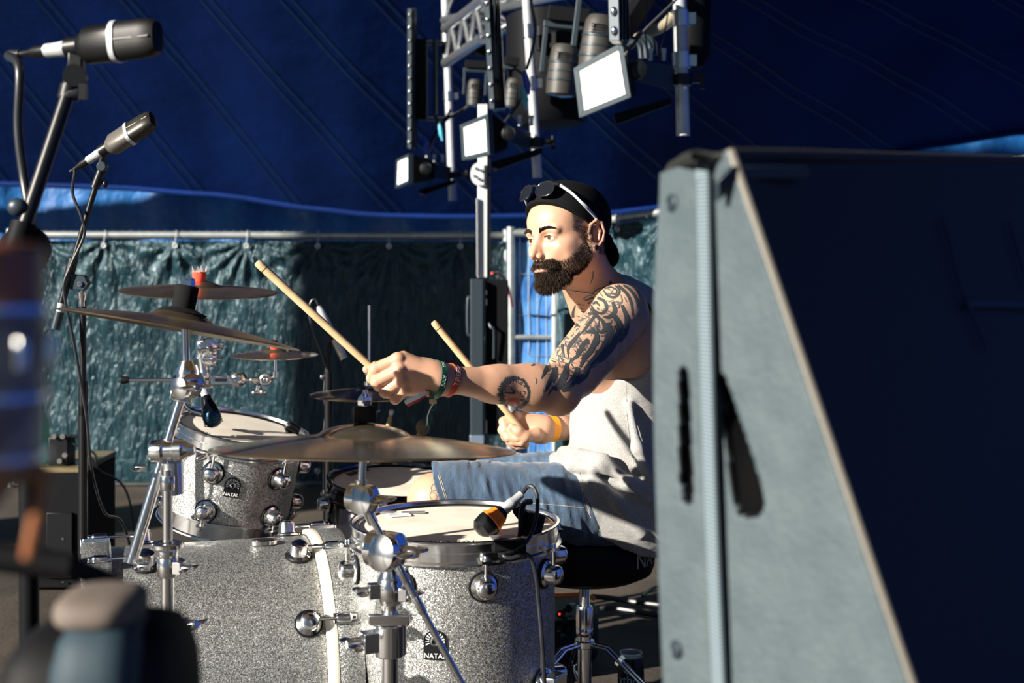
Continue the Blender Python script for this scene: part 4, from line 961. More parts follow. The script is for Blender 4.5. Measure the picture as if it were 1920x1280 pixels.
# ================================================================ THE DRUMMER (modelled as distance fields, meshed through a volume grid)
import openvdb as vdb
f32 = np.float32
def smin(a, b, k):
    if k <= 0: return np.minimum(a, b)
    h = np.maximum(k-np.abs(a-b), 0)/k
    return np.minimum(a, b)-h*h*k*.25
class Field:
    def __init__(self): self.ops = []
    def rc(self, a, b, ra, rb=None, k=.01, op='u'):
        rb = ra if rb is None else rb; a = np.array(a, f32); b = np.array(b, f32); ab = b-a; L2 = float(ab@ab)+1e-9
        def fn(P):
            t = np.clip(((P-a)@ab)/L2, 0, 1); return np.sqrt(((P-a-t[:, None]*ab)**2).sum(1))-(ra+(rb-ra)*t)
        r = max(ra, rb)+k; self.ops.append((op, k, fn, np.minimum(a, b)-r, np.maximum(a, b)+r)); return self
    def ch(self, pts, rr, k=.01, op='u'):
        for i in range(len(pts)-1): self.rc(pts[i], pts[i+1], rr[i], rr[i+1], k, op)
        return self
    def el(self, c, rad, R=None, k=.01, op='u'):
        c = np.array(c, f32); rad = np.array(rad, f32); Rn = np.eye(3, dtype=f32) if R is None else np.array([list(r) for r in R], f32)
        def fn(P):
            q = (P-c)@Rn; k0 = np.sqrt(((q/rad)**2).sum(1)); k1 = np.sqrt(((q/(rad*rad))**2).sum(1)); return k0*(k0-1)/np.maximum(k1, 1e-6)
        r = float(max(rad))+k; self.ops.append((op, k, fn, c-r, c+r)); return self
    def fn(self, fn, lo, hi, k=0, op='u'):
        self.ops.append((op, k, fn, np.array(lo, f32), np.array(hi, f32))); return self
    def mesh(self, h, B=56, disp=None):
        lo = np.min([o[3] for o in self.ops if o[0] == 'u'], 0)-4*h; hi = np.max([o[4] for o in self.ops if o[0] == 'u'], 0)+4*h
        g = vdb.FloatGrid(.02); n = np.ceil((hi-lo)/(h*B)).astype(int)
        ar = np.arange(B, dtype=f32)*h; gx, gy, gz = np.meshgrid(ar, ar, ar, indexing='ij'); base = np.stack([gx.ravel(), gy.ravel(), gz.ravel()], 1)
        for ix in range(n[0]):
            for iy in range(n[1]):
                for iz in range(n[2]):
                    o = lo+np.array([ix, iy, iz], f32)*h*B; e = o+h*B
                    act = [p for p in self.ops if (p[3] < e).all() and (p[4] > o).all()]
                    if not any(p[0] == 'u' for p in act): continue
                    P = base+o.astype(f32); D = np.full(len(P), .06, f32)
                    for op, k, fn, _, _ in act:
                        d = fn(P)
                        if op == 'u': D = smin(D, d, k)
                        else: D = -smin(-D, d, k)
                    if disp is not None: D = D+disp(P)
                    g.copyFromArray(np.clip(D, -.02, .02).reshape(B, B, B), ijk=(ix*B, iy*B, iz*B))
        pts, tris, quads = g.convertToPolygons(isovalue=0, adaptivity=0)
        return np.array(pts)*h+lo, tris, quads
def to_object(name, data, m, parent, mask=None):
    P, T, Q = data; pw = np.array(parent.location)
    if parent.parent: pw = pw+np.array(parent.parent.location)
    me = bpy.data.meshes.new(name); nv = len(P)
    if mask is not None:
        keep = mask(P); fk = keep[Q].all(1); Q = Q[fk]; used = np.unique(Q); mp = np.full(nv, -1); mp[used] = np.arange(len(used)); P = P[used]; Q = mp[Q]; nv = len(P); T = T[:0]
    me.vertices.add(nv); me.vertices.foreach_set('co', (P-pw).astype(f32).ravel())
    nq, ntr = len(Q), len(T); me.loops.add(nq*4+ntr*3); me.loops.foreach_set('vertex_index', np.concatenate([Q.ravel(), T.ravel()]).astype(np.int32))
    me.polygons.add(nq+ntr); me.polygons.foreach_set('loop_start', np.concatenate([np.arange(nq)*4, nq*4+np.arange(ntr)*3]).astype(np.int32))
    me.update(); me.validate(); me.shade_smooth(); me.materials.append(m)
    o = bpy.data.objects.new(name, me); COL.objects.link(o); o.parent = parent
    return o, P
rng = np.random.default_rng(3); LAT = rng.uniform(-1, 1, (32, 32, 32)).astype(f32)
def vn(P, sx, sy, sz, o=0.0):
    """smooth 3-D value noise with a scale per axis"""
    q = P*np.array([sx, sy, sz], f32)+o; i = np.floor(q).astype(int); t = q-i; t = t*t*(3-2*t); i &= 31; j = (i+1) & 31
    def g(a, b, c): return LAT[a, b, c]
    x0, y0, z0 = i.T; x1, y1, z1 = j.T; tx, ty, tz = t.T
    return ((g(x0, y0, z0)*(1-tx)+g(x1, y0, z0)*tx)*(1-ty)+(g(x0, y1, z0)*(1-tx)+g(x1, y1, z0)*tx)*ty)*(1-tz)+((g(x0, y0, z1)*(1-tx)+g(x1, y0, z1)*tx)*(1-ty)+(g(x0, y1, z1)*(1-tx)+g(x1, y1, z1)*tx)*ty)*tz

person = thing('person', 'seated drummer in grey sleeveless shirt and denim shorts, arm with stick stretched over the kit', 'person', (fx(1160, 3.4), 3.4, 0))
HY = 3.25
H0 = W(1064, 446, HY)
fwd = Vector((-math.sin(math.radians(49)), -math.cos(math.radians(49)), -.03)).normalized(); lft = Vector((0, 0, 1)).cross(fwd).normalized(); up_ = fwd.cross(lft)
rho = math.radians(7); l2 = lft*math.cos(rho)+up_*math.sin(rho); u2 = up_*math.cos(rho)-lft*math.sin(rho)
HR = Matrix((fwd, l2, u2)).transposed()
def h(u, v, w): return tuple(H0+HR @ Vector((u, v, w))*.001*1.0)
def hl(P): return ((np.asarray(P)-np.array(H0))@np.array([list(r) for r in HR]))*1000     # world -> head mm
B_ = Field()
E_ = lambda c, r, k=.01, op='u', R=None: B_.el(h(*c), tuple(x*.001 for x in r), HR if R is None else R, k*.001, op)
C_ = lambda a, b, ra, rb, k=10, op='u': B_.rc(h(*a), h(*b), ra*.001, rb*.001, k*.001, op)
E_((-14, 0, 38), (96, 76, 84), 5)
E_((36, 0, -8), (56, 58, 78), 25)
E_((44, 0, 42), (46, 60, 42), 22)
for s in (-1, 1):
    C_((4, 54*s, -42), (66, 20*s, -94), 20, 15, 22)
    E_((57, 42*s, -24), (22, 18, 17), 16); E_((30, 52*s, -34), (30, 14, 32), 18)
    C_((87, 12*s, 13), (74, 44*s, 15), 7.5, 7.5, 12)
E_((78, 0, -98), (19, 22, 16), 16)
E_((78, 0, -62), (22, 29, 24), 16)
for s in (-1, 1): E_((97, 29*s, -1), (17, 19, 13), 9, 's')
C_((86, 0, 12), (109, 0, -28), 5.8, 6.6, 9); E_((111, 0, -35), (8.6, 8, 7.6), 8)
C_((88, 0, 0), (95, 0, -32), 8, 11.5, 8)
for s in (-1, 1):
    E_((99, 11.2*s, -40), (9, 5.4, 6.4), 5)
    E_((106, 6.8*s, -48), (6, 3.2, 4.5), 2, 's')
    # lids round the eyeball, then the opening between them
    E_((73, 31*s, 0), (14.2, 14.6, 13.6), 3)
    E_((91, 31*s, -1.4), (16, 12.6, 3.6), 2.0, 's')
E_((97, 0, -60), (7, 19, 5), 5); E_((96, 0, -72), (7.5, 16, 5.5), 5)
C_((107, -12, -66), (107, 12, -66), 1.3, 1.3, 3, 's'); C_((107, -12, -66), (96, -24, -67), 1.3, 1.3, 3, 's'); C_((107, 12, -66), (96, 24, -67), 1.3, 1.3, 3, 's')
for s in (-1, 1):
    E_((-10, 79*s, -6), (17, 8, 30), 7)
    E_((-7, 89*s, -9), (11, 8, 16), 4, 's')
    hx = [(9, 80*s, 2), (5, 86*s, 20), (-9, 90*s, 29), (-23, 92*s, 22), (-28, 92*s, 2), (-23, 89*s, -16), (-14, 85*s, -28)]
    B_.ch([h(*q) for q in hx], [.0036]*7, .003)
    B_.ch([h(*q) for q in ((-12, 88*s, 20), (-18, 89*s, 4), (-14, 87*s, -14))], [.003]*3, .004)
    E_((-6, 82*s, -32), (9, 5, 11), 5); E_((6, 81*s, -8), (5, 5, 8), 4)
    E_((-6, 88*s, -33), (4.6, 9, 4.6), 1.5, 's')
# neck, torso
NB = W(1122, 578, 3.38)
B_.rc(h(-22, 0, -30), NB, .060, .066, .03); B_.rc(h(-5, 46, -38), W(1085, 590, 3.36), .013, .012, .018); B_.rc(h(-20, 58, -30), W(1098, 592, 3.32), .012, .010, .014)
CH0 = W(1182, 680, 3.42)
B_.el(CH0, (.120, .175, .185), None, .03)
B_.el(W(1168, 830, 3.42), (.112, .155, .18), None, .05)
B_.el(W(1185, 940, 3.42), (.13, .165, .11), None, .05)
B_.rc(W(1130, 552, 3.36), W(1172, 572, 3.26), .048, .045, .05); B_.rc(W(1135, 552, 3.44), W(1200, 578, 3.56), .048, .05, .05)
SHO, ELB, WRI = W(1160, 590, 3.21), W(1047, 733, 2.985), W(838, 711, 2.84)
B_.el(SHO+Vector((.004, -.004, .0)), (.060, .062, .066), None, .03)
B_.rc(SHO, ELB, .058, .047, .03)
B_.rc(SHO.lerp(ELB, .25)+Vector((.018, 0, -.012)), SHO.lerp(ELB, .75)+Vector((.012, 0, -.012)), .044, .036, .03)   # triceps
B_.rc(SHO.lerp(ELB, .35)+Vector((-.012, -.01, .010)), SHO.lerp(ELB, .72)+Vector((-.014, -.01, .008)), .042, .038, .03)   # biceps
B_.rc(W(1105, 640, 3.2), W(1118, 690, 3.3), .045, .05, .05)                                                     # chest to arm
B_.el(W(1046, 758, 2.99), (.016, .016, .014), None, .03)                                                        # elbow point
FA = ELB.lerp(WRI, .26)
B_.rc(ELB, FA, .042, .045, .02); B_.rc(FA, ELB.lerp(WRI, .60), .045, .035, .02); B_.rc(ELB.lerp(WRI, .60), WRI, .035, .0255, .02)
B_.rc(ELB.lerp(WRI, .05)+Vector((0, -.005, .014)), ELB.lerp(WRI, .5)+Vector((0, 0, .010)), .036, .028, .02)
# near hand, fist round the stick
Hd = lambda x, y, dy: W(x, y, 2.79+dy)
B_.rc(WRI+Vector((0, 0, .007)), Hd(812, 700, .03), .0225, .024, .015); B_.rc(WRI-Vector((0, 0, .009)), Hd(814, 722, .03), .0215, .022, .015)
MCP = [Hd(746, 674, .004), Hd(748, 694, -.004), Hd(752, 713, -.001), Hd(759, 729, .007)]
PIP = [Hd(704, 691, .002), Hd(706, 716, -.003), Hd(722, 735, .001), Hd(741, 748, .008)]
DIP = [Hd(697, 709, .021), Hd(710, 724, .024), Hd(728, 737, .026), Hd(747, 745, .028)]
TIP = [Hd(710, 714, .036), Hd(729, 712, .036), Hd(744, 722, .036), Hd(758, 733, .034)]
for m_, r_ in zip(MCP, (.0165, .0165, .016, .015)): B_.rc(Hd(816, 706+(m_.z < .93)*10, .03), m_+Vector((.010, .010, 0)), .022, r_, .016)
B_.rc(Hd(790, 700, .04), Hd(756, 702, .028), .024, .020, .02); B_.rc(Hd(800, 690, .05), Hd(760, 684, .04), .018, .014, .016)
for i in range(4):
    r0 = (.0118, .0116, .0110, .0100)[i]
    B_.rc(MCP[i], PIP[i], r0+.0010, r0+.0005, .0045); B_.rc(PIP[i], DIP[i], r0+.0008, r0-.001, .002); B_.rc(DIP[i], TIP[i], r0-.001, r0-.002, .002)
    B_.el(MCP[i]+Vector((0, -.002, .001)), (r0+.002,)*3, None, .006)
B_.ch([Hd(790, 690, .050), Hd(744, 690, .052), Hd(708, 688, .046), Hd(688, 692, .036)], [.017, .0135, .0115, .0088], .008)
# far arm and hand
S2, E2, W2 = W(1200, 600, 3.58), W(1150, 795, 3.66), W(1052, 802, 3.49)
B_.el(S2, (.06, .06, .066), None, .03); B_.rc(S2, E2, .055, .045, .03); B_.rc(E2, W2, .043, .029, .02)
G2 = lambda x, y, dy=0: W(x, y, 3.43+dy)
B_.rc(W2, G2(1012, 804, .02), .026, .025, .015); B_.rc(G2(1018, 800, .02), G2(972, 786, .01), .028, .020, .02); B_.rc(G2(1015, 812, .02), G2(968, 805, .01), .025, .019, .02)
M2 = [(966, 779, -.004), (958, 791, -.010), (957, 804, -.008), (963, 814, 0)]
P2 = [(944, 790, -.010), (942, 806, -.016), (948, 818, -.014), (957, 828, -.006)]
D2 = [(948, 806, -.022), (953, 820, -.028), (962, 828, -.026), (972, 835, -.016)]
T2 = [(962, 812, -.028), (970, 822, -.034), (978, 830, -.032), (985, 834, -.022)]
for i in range(4):
    a, b_, c_, d_ = G2(*M2[i]), G2(*P2[i]), G2(*D2[i]), G2(*T2[i]); B_.rc(a, b_, .0125, .0115, .005); B_.rc(b_, c_, .0115, .0105, .002); B_.rc(c_, d_, .0105, .0092, .002)
B_.ch([G2(1005, 815, -.015), G2(985, 818, -.035), G2(972, 808, -.040), G2(960, 800, -.038)], [.017, .013, .011, .009], .008)
# legs
HN, KN = W(1175, 950, 3.33), W(816, 938, 3.21); HF, KF = W(1150, 920, 3.56), W(915, 910, 3.68)
AN, AF = Vector((KN.x-.03, 3.33, .09)), Vector((KF.x+.02, 3.80, .09))
B_.rc(HN, KN, .085, .055, .03); B_.el(KN, (.058, .056, .056), None, .02); B_.rc(KN, KN.lerp(AN, .35)+Vector((.02, 0, 0)), .048, .052, .03); B_.rc(KN.lerp(AN, .35)+Vector((.02, 0, 0)), AN, .050, .034, .03)
B_.rc(HF, KF, .08, .055, .03); B_.rc(KF, KF.lerp(AF, .35)+Vector((.02, 0, 0)), .048, .052, .03); B_.rc(KF.lerp(AF, .35)+Vector((.02, 0, 0)), AF, .050, .034, .03)

m_skin, nt, p = newmat('skin'); L = nt.links
at = node(nt, 'ShaderNodeAttribute'); at.attribute_name = 'tone'
tc = node(nt, 'ShaderNodeTexCoord'); n1 = node(nt, 'ShaderNodeTexNoise', Scale=38.0, Detail=6.0); L.new(tc.outputs['Object'], n1.inputs['Vector'])
mx = node(nt, 'ShaderNodeMix'); mx.data_type = 'RGBA'; mx.blend_type = 'MULTIPLY'; mx.inputs[0].default_value = .35
r1 = node(nt, 'ShaderNodeValToRGB'); L.new(n1.outputs['Fac'], r1.inputs[0]); r1.color_ramp.elements[0].position = .3; r1.color_ramp.elements[1].position = .7; r1.color_ramp.elements[0].color = (.72, .58, .52, 1); r1.color_ramp.elements[1].color = (1, 1, 1, 1)
L.new(at.outputs['Color'], mx.inputs[6]); L.new(r1.outputs[0], mx.inputs[7]); L.new(mx.outputs[2], p.inputs['Base Color'])
p.inputs['Roughness'].default_value = .46; p.inputs['Subsurface Weight'].default_value = .12; p.inputs['Subsurface Radius'].default_value = (1, .3, .15); p.inputs['Subsurface Scale'].default_value = .006
n2 = node(nt, 'ShaderNodeTexNoise', Scale=420.0, Detail=4.0); L.new(tc.outputs['Object'], n2.inputs['Vector'])
b = node(nt, 'ShaderNodeBump', Strength=.15, Distance=.001); L.new(n2.outputs['Fac'], b.inputs['Height']); L.new(b.outputs[0], p.inputs['Normal'])
body, BP = to_object('body', B_.mesh(.0018), m_skin, person)
# skin tone per vertex: lips, ears, knuckles, shaved scalp, beard ground
q = hl(BP); tone = np.tile(np.array([.54, .315, .21], f32), (len(BP), 1))
def blend(mask, col):
    global tone
    m_ = np.clip(mask, 0, 1)[:, None]; tone = tone*(1-m_)+np.array(col, f32)*m_
def g3(c, r): return 1.6*np.exp(-(((q-np.array(c))/np.array(r))**2).sum(1)*1.3)
inhead = (np.abs(q) < 135).all(1)
for s in (-1, 1):
    blend(inhead*.55*g3((-10, 88*s, 0), (24, 12, 38)), (.62, .26, .17)); blend(inhead*.30*g3((70, 45*s, -25), (20, 20, 16)), (.68, .34, .25))
    blend(inhead*.6*g3((92, 31*s, -2), (9, 16, 7)), (.48, .25, .18))
blend(inhead*.45*g3((112, 0, -38), (14, 14, 12)), (.66, .30, .20))
blend(inhead*1.0*g3((102, 0, -68), (9, 17, 6)), (.58, .24, .19))
uu, vv, ww = q.T; av = np.abs(vv)
def beard_mask(uu, av, ww):
    """0..1 how much beard grows at a head position"""
    sm = lambda x, a, b_: np.clip((x-a)/(b_-a), 0, 1)
    line = 8+np.maximum(uu-18, 0)*.86
    cheek = sm(-ww-line, 0, 15)*sm(uu, -4, 6)*sm(av, 20, 27)
    burn = sm(uu, -4, 4)*sm(28-uu, 0, 10)*sm(24-ww, 0, 8)*sm(av, 45, 55)*sm(ww, -60, -40)
    mou = sm(33-av, 0, 4)*sm(-ww, 46, 50)*sm(63+av*.35+ww, 0, 2.5)*sm(uu, 70, 80)
    corner = sm(av, 19, 23)*sm(46-av, 0, 6)*sm(-ww, 50, 58)*sm(uu, 45, 60)
    chin = sm(-ww, 73.5, 76)*sm(uu, 22, 40)*(uu < 125)
    soul = sm(11-av, 0, 3)*sm(-ww, 73, 75)*sm(uu, 60, 70)
    neck = sm(ww, -135, -118)
    out = np.maximum.reduce([cheek*.8, burn*.6, mou, corner, chin, soul])
    lip = np.clip(2.2*np.exp(-(((uu-100)/16)**2+(av/19)**2+((ww+68)/4.4)**2)), 0, 1)
    return np.clip(out*(1-lip)*neck, 0, 1)
bm_ = beard_mask(uu, av, ww)*inhead*(ww > -150); blend(bm_*.85, (.05, .032, .024))
under = inhead*(ww < -88)*(uu > 5)*np.clip((125+ww)/25, 0, 1); blend(under*.6, (.12, .075, .055))
scalp = inhead*np.clip((ww-(2+.35*uu)+10)/10, 0, 1)*np.clip((46-uu)/12, 0, 1)*(av > 40); blend(scalp*.85*(np.hypot(uu+8, ww-2) > 34), (.10, .07, .055))
back = inhead*(uu < -25)*(ww > -45); blend(back*.6, (.10, .07, .055))
for k_ in MCP+PIP: blend(.55*np.exp(-((BP-np.array(k_))**2).sum(1)/(.013**2)), (.72, .33, .22))
# ink wash under the drawn lines on the upper arm
ax_ = np.array(ELB-SHO); tt = ((BP-np.array(SHO))@ax_)/(ax_@ax_); rad = np.linalg.norm(BP-np.array(SHO)-tt[:, None]*ax_, axis=1)
arm = (rad < .085)*np.clip((tt+.25)/.2, 0, 1)*np.clip((.86-tt)/.12, 0, 1)*(BP[:, 1] < 3.22)
shade = np.clip(.5+.55*vn(BP, 26, 26, 26)+.35*vn(BP, 60, 60, 60, 4.0), 0, 1); side_ = np.clip((BP[:, 0]-(SHO[0]+(ELB[0]-SHO[0])*tt)+.012)/.035, 0, 1)
blend(arm*(.30+.42*side_)*shade, (.16, .15, .15))
rr_ = np.hypot((960+BP[:, 0]*F/BP[:, 1]-962), (450-(BP[:, 2]-1.2)*F/BP[:, 1]-745)); redm = 1.3*np.exp(-(((960+BP[:, 0]*F/BP[:, 1]-962)/15)**2+((450-(BP[:, 2]-1.2)*F/BP[:, 1]-752)/8)**2)**2)*(BP[:, 1] < 3.0); blend(redm*.75, (.33, .04, .04))
att = body.data.attributes.new('tone', 'FLOAT_COLOR', 'POINT'); att.data.foreach_set('color', np.concatenate([tone, np.ones((len(tone), 1))], 1).astype(f32).ravel())
bvh = BVHTree.FromPolygons([Vector(v) for v in BP], [tuple(pl.vertices) for pl in body.data.polygons])
EYE0 = Vector((0, 0, 1.2))
def onskin(px, py, off=.0004, tree=None):
    d = Vector(((px-960)/F, 1, -(py-450)/F)).normalized(); hit = (tree or bvh).ray_cast(EYE0, d)
    return None if hit[0] is None else hit[0]+hit[1].normalized()*off*(1 if hit[1].dot(d) < 0 else -1)
def stroke(mb, pts, w, off=.0005, tree=None, step=1.4):
    """ink line through photo positions, width in px given per point or one number, laid on the skin"""
    ww_ = w if isinstance(w, (list, tuple)) else [w]*len(pts)
    P3 = catmull([Vector((x, y, k_)) for (x, y), k_ in zip(pts, ww_)], 6) if len(pts) > 2 else [Vector((pts[0][0], pts[0][1], ww_[0])).lerp(Vector((pts[1][0], pts[1][1], ww_[1])), i/6) for i in range(7)]
    prev = None
    for i, c in enumerate(P3):
        a, b2 = P3[max(i-1, 0)], P3[min(i+1, len(P3)-1)]; t = Vector((b2.x-a.x, b2.y-a.y)); t = t.normalized() if t.length > 1e-6 else Vector((1, 0)); nn = Vector((-t.y, t.x)); hw = max(c.z, .25)/2
        l, m_, r = [onskin(c.x+nn.x*hw*k_, c.y+nn.y*hw*k_, off, tree) for k_ in (-1, 0, 1)]
        if None in (l, m_, r) or (l-r).length > .03: prev = None; continue
        b0 = len(mb.v); mb.v += [tuple(l), tuple(m_), tuple(r)]
        if prev is not None and (Vector(mb.v[prev+1])-m_).length < .02: mb.f += [(prev, prev+1, b0+1, b0), (prev+1, prev+2, b0+2, b0+1)]
        prev = b0
m_ink = mat('tattoo_ink', (.045, .050, .053), .5); m_ink2 = mat('faded_tattoo_ink', (.10, .10, .105), .5)
T4 = lambda *pts: [(1000+x/4.572, 500+y/4.572) for x, y in pts]
slv = MB(); sl2 = MB()
A = [ # bold tribal bands and blades (crop coordinates)
 ((650, 130), (720, 160), (800, 230), (840, 320), (850, 430), [5, 6, 6, 5, 1]), ((740, 140), (830, 200), (885, 290), (890, 380), [3, 5, 5, 1]), ((690, 150), (740, 210), (700, 260), (640, 250), (600, 200), [2, 4, 5, 4, 2]),
 ((610, 190), (660, 175), (715, 200), (700, 235), (640, 225), [2, 3, 3, 3, 1]), ((440, 290), (520, 265), (600, 290), (630, 350), (590, 400), (530, 380), (500, 330), (540, 310), (570, 335), [2, 5, 6, 6, 5, 4, 4, 4, 3]),
 ((470, 340), (530, 400), (560, 440), (600, 470), [2, 5, 6, 3]), ((360, 330), (340, 400), (350, 470), (400, 520), [2, 5, 5, 2]), ((410, 380), (470, 400), (530, 410), (490, 470), (440, 540), (400, 580), [2, 4, 6, 6, 5, 2]),
 ((560, 430), (600, 480), (610, 540), (570, 560), (545, 520), (570, 500), [3, 7, 8, 6, 4, 3]), ((500, 520), (540, 580), (540, 650), (500, 700), [4, 8, 8, 2]), ((450, 560), (520, 560), (560, 600), [6, 8, 5]),
 ((330, 520), (280, 590), (250, 680), (270, 780), [4, 6, 6, 1]), ((400, 570), (340, 640), (300, 700), (300, 790), [5, 8, 6, 1]), ((470, 620), (420, 680), (380, 760), (330, 800), (290, 850), [7, 9, 7, 5, 2]),
 ((540, 600), (500, 700), (440, 780), (400, 860), [8, 10, 8, 4]), ((640, 480), (650, 580), (600, 700), (520, 800), (440, 880), [8, 12, 13, 12, 7]), ((700, 420), (740, 520), (700, 640), (620, 760), (560, 820), [8, 12, 13, 10, 5]),
 ((760, 330), (800, 440), (790, 560), (740, 650), [6, 9, 9, 4]), ((680, 300), (700, 380), (650, 430), (600, 430), [6, 9, 7, 3]), ((150, 700), (130, 820), (100, 890), (65, 965), [1, 5, 6, .5]),
 ((170, 880), (150, 960), (120, 1030), (102, 1075), [3, 8, 7, .5]), ((200, 860), (190, 930), (150, 990), [3, 8, 3]), ((290, 830), (270, 920), (230, 1000), (180, 1060), [7, 12, 13, 6]), ((380, 860), (360, 950), (300, 1020), (240, 1060), [8, 14, 14, 8]), ((480, 860), (440, 930), (370, 1000), [6, 12, 8]),
 ((-10, 820), (20, 830), (-20, 850), [1, 5, 1]), ((90, 830), (110, 820), (125, 840), (105, 860), [2, 4, 4, 3]), ((150, 880), (175, 870), (180, 900), (155, 905), [2, 3, 3, 2]), ((120, 1110), (170, 1040), (230, 1010), [1, 5, 5])]
for r_ in A: stroke(slv, T4(*r_[:-1]), r_[-1])
Bk = [((150, 690), (250, 690), [1.4, 1.4]), ((140, 720), (240, 715), [1, 1]), ((180, 650), (250, 610), [1.5, 1]), ((200, 760), (330, 790), [2, 2]), ((120, 760), (200, 800), (300, 830), [1.5, 1.5, 2]), ((190, 780), (230, 700), [1, 1.6]), ((250, 760), (300, 800), [3, 1]), ((90, 790), (260, 870), [1, 1.4]), ((130, 800), (150, 870), [1.5, 1.5]), ((210, 790), (230, 860), [1.5, 1.5]),
 ((270, 640), (300, 650), [3, 2]), ((265, 670), (300, 680), [2.5, 2]), ((330, 640), (380, 620), [2.5, 2]), ((320, 690), (370, 685), [2.5, 2]), ((380, 680), (460, 640), [2, 2]), ((390, 720), (460, 690), [2, 2]), ((400, 760), (450, 740), [2, 2]),
 ((380, 320), (440, 330), [1.5, 1.5]), ((380, 350), (430, 370), [1.5, 1.5]), ((370, 420), (420, 440), (400, 480), [2, 2, 1.5]), ((440, 420), (480, 440), (450, 480), [2, 2, 1.5]), ((620, 290), (660, 300), [1.5, 1.5]), ((620, 320), (670, 340), [1.5, 1.5]), ((640, 180), (690, 230), [1.5, 2]), ((690, 190), (660, 240), [1.5, 2]), ((560, 210), (600, 260), [2, 2]), ((490, 250), (540, 200), (620, 170), [2, 3, 2]),
 ((420, 280), (500, 230), [2, 2]), ((600, 360), (660, 390), [2, 2.5]), ((700, 500), (660, 600), [2, 3]), ((430, 800), (560, 830), [3, 3]), ((380, 900), (540, 850), [3, 3]), ((300, 880), (420, 960), [2, 2]), ((720, 330), (760, 300), (750, 240), [3, 3, 2]), ((800, 300), (780, 260), [3, 1]), ((200, 920), (330, 930), [1.5, 2]), ((180, 1000), (300, 990), [1.5, 2])]
for r_ in Bk: stroke(sl2, T4(*r_[:-1]), r_[-1], .0004)
random.seed(11)
for k_ in range(150):
    t = random.random(); cx_ = 680-560*t+random.uniform(-230, 230)*(.9-.3*t); cy_ = 190+830*t+random.uniform(-120, 120); a = random.uniform(0, 6.28); ln_ = random.uniform(25, 75); cv = random.uniform(-1.4, 1.4)
    pp = [(cx_+ln_*i/3*math.cos(a+cv*i/3), cy_+ln_*i/3*math.sin(a+cv*i/3)) for i in range(4)]
    if any((x-100)*.80+(y-760)*.60 < 20 or y > 1090 or x > 860 or (x+y*.62) > 1250 for x, y in pp): continue
    stroke(sl2 if k_ % 3 else slv, T4(*pp), [random.uniform(.8, 1.4), random.uniform(1.6, 3.6), random.uniform(1.5, 3), .6], .00035)
sl = slv.build('sleeve_tattoo', m_ink, person, smooth=False, kind='stuff'); sl2.build('sleeve_shading', m_ink2, sl, smooth=False, kind='stuff')
# clock tattoo on the forearm
clk = MB(); Tc = lambda x, y: (860+x/5.818, 640+y/5.818)
cxy = Tc(610, 560); rx, ry = 25.5, 27.5
def ringp(a, k_=1.0): return (cxy[0]+rx*k_*math.cos(a), cxy[1]+ry*k_*math.sin(a))
for s_ in range(0, 36): stroke(clk, [ringp(2*PI*s_/36), ringp(2*PI*(s_+.55)/36), ringp(2*PI*(s_+1.1)/36)], 5.4+2.4*math.cos(2*PI*s_/36-2.7)+random.uniform(-.3, .3))
for k_ in range(240):
    a = random.uniform(0, 2*PI); w_ = .5+.5*math.cos(a-2.75); e = 1.10+.06*random.random()+.26*w_*random.random(); a2 = a+random.uniform(-.10, .10); stroke(clk, [ringp(a, .99), ringp(a2, e)], [2.2, .5])
gl = {'12': [[(-6, -7), (-6, 7)], [(-1, -5), (3, -7), (6, -4), (-1, 7), (7, 7)]], '1': [[(0, -6), (0, 6)]], 'x': [[(-4, -5), (4, 5)], [(4, -5), (-4, 5)]], 'o': [[(0, -4), (4, 0), (0, 4), (-4, 0), (0, -4)]], 'H': [[(-4, -5), (-4, 5)], [(4, -5), (4, 5)], [(-4, 0), (4, 0)]], 'K': [[(-4, -5), (-4, 5)], [(4, -5), (-3, 0), (4, 5)]], 'R': [[(-3, 5), (-3, -5), (3, -4), (2, 0), (-3, 0), (4, 5)]], 'C': [[(4, -4), (-2, -5), (-4, 0), (-1, 5), (4, 4)]], 'S': [[(4, -5), (-3, -4), (0, 0), (4, 3), (-3, 5)]], 'A': [[(-4, 5), (0, -5), (4, 5)], [(-2, 1), (3, 1)]], '+': [[(-4, 0), (4, 0)], [(0, -4), (0, 4)]]}
for g_, x, y, sc, rot in (('12', 700, 570, 4.2, .15), ('o', 675, 455, 4, 0), ('+', 718, 485, 4.2, .4), ('H', 615, 430, 4.6, .1), ('S', 550, 440, 5.2, -.2), ('K', 500, 510, 5.2, .1), ('C', 485, 580, 4.2, -.2), ('R', 480, 640, 4.6, .2), ('x', 520, 690, 4, .2), ('A', 695, 640, 4.6, .9), ('o', 650, 680, 4, 0), ('1', 590, 705, 3.6, .2)):
    for seg in gl[g_]:
        c_, s_ = math.cos(rot), math.sin(rot); pp = [Tc(x+sc*(u*c_-v*s_), y+sc*(u*s_+v*c_)) for u, v in seg]
        for a, b2 in zip(pp, pp[1:]): stroke(clk, [a, b2], [1.35, 1.35])
stroke(clk, [Tc(500, 552), Tc(560, 562), Tc(612, 562)], [1, 3, 3.4]); stroke(clk, [Tc(612, 562), Tc(585, 525), Tc(560, 502)], [3.2, 2.6, .6])
clk.build('clock_tattoo', m_ink, person, smooth=False, kind='stuff')
kn = MB()
for pts in ([(808, 915), (812, 908), (818, 911), (817, 918), (810, 920), (808, 915)], [(809, 921), (806, 930), (812, 938), (819, 934), (817, 926), (809, 921)], [(812, 940), (808, 948)]): stroke(kn, pts, 1.0)
if kn.v: kn.build('knee_tattoo', m_ink2, person, smooth=False)
# neck tattoo
nk = MB(); stroke(nk, [(1112, 508), (1111, 520), (1107, 532)], [2, 3, .6])
if nk.v: nk.build('neck_tattoo', m_ink2, person, smooth=False)

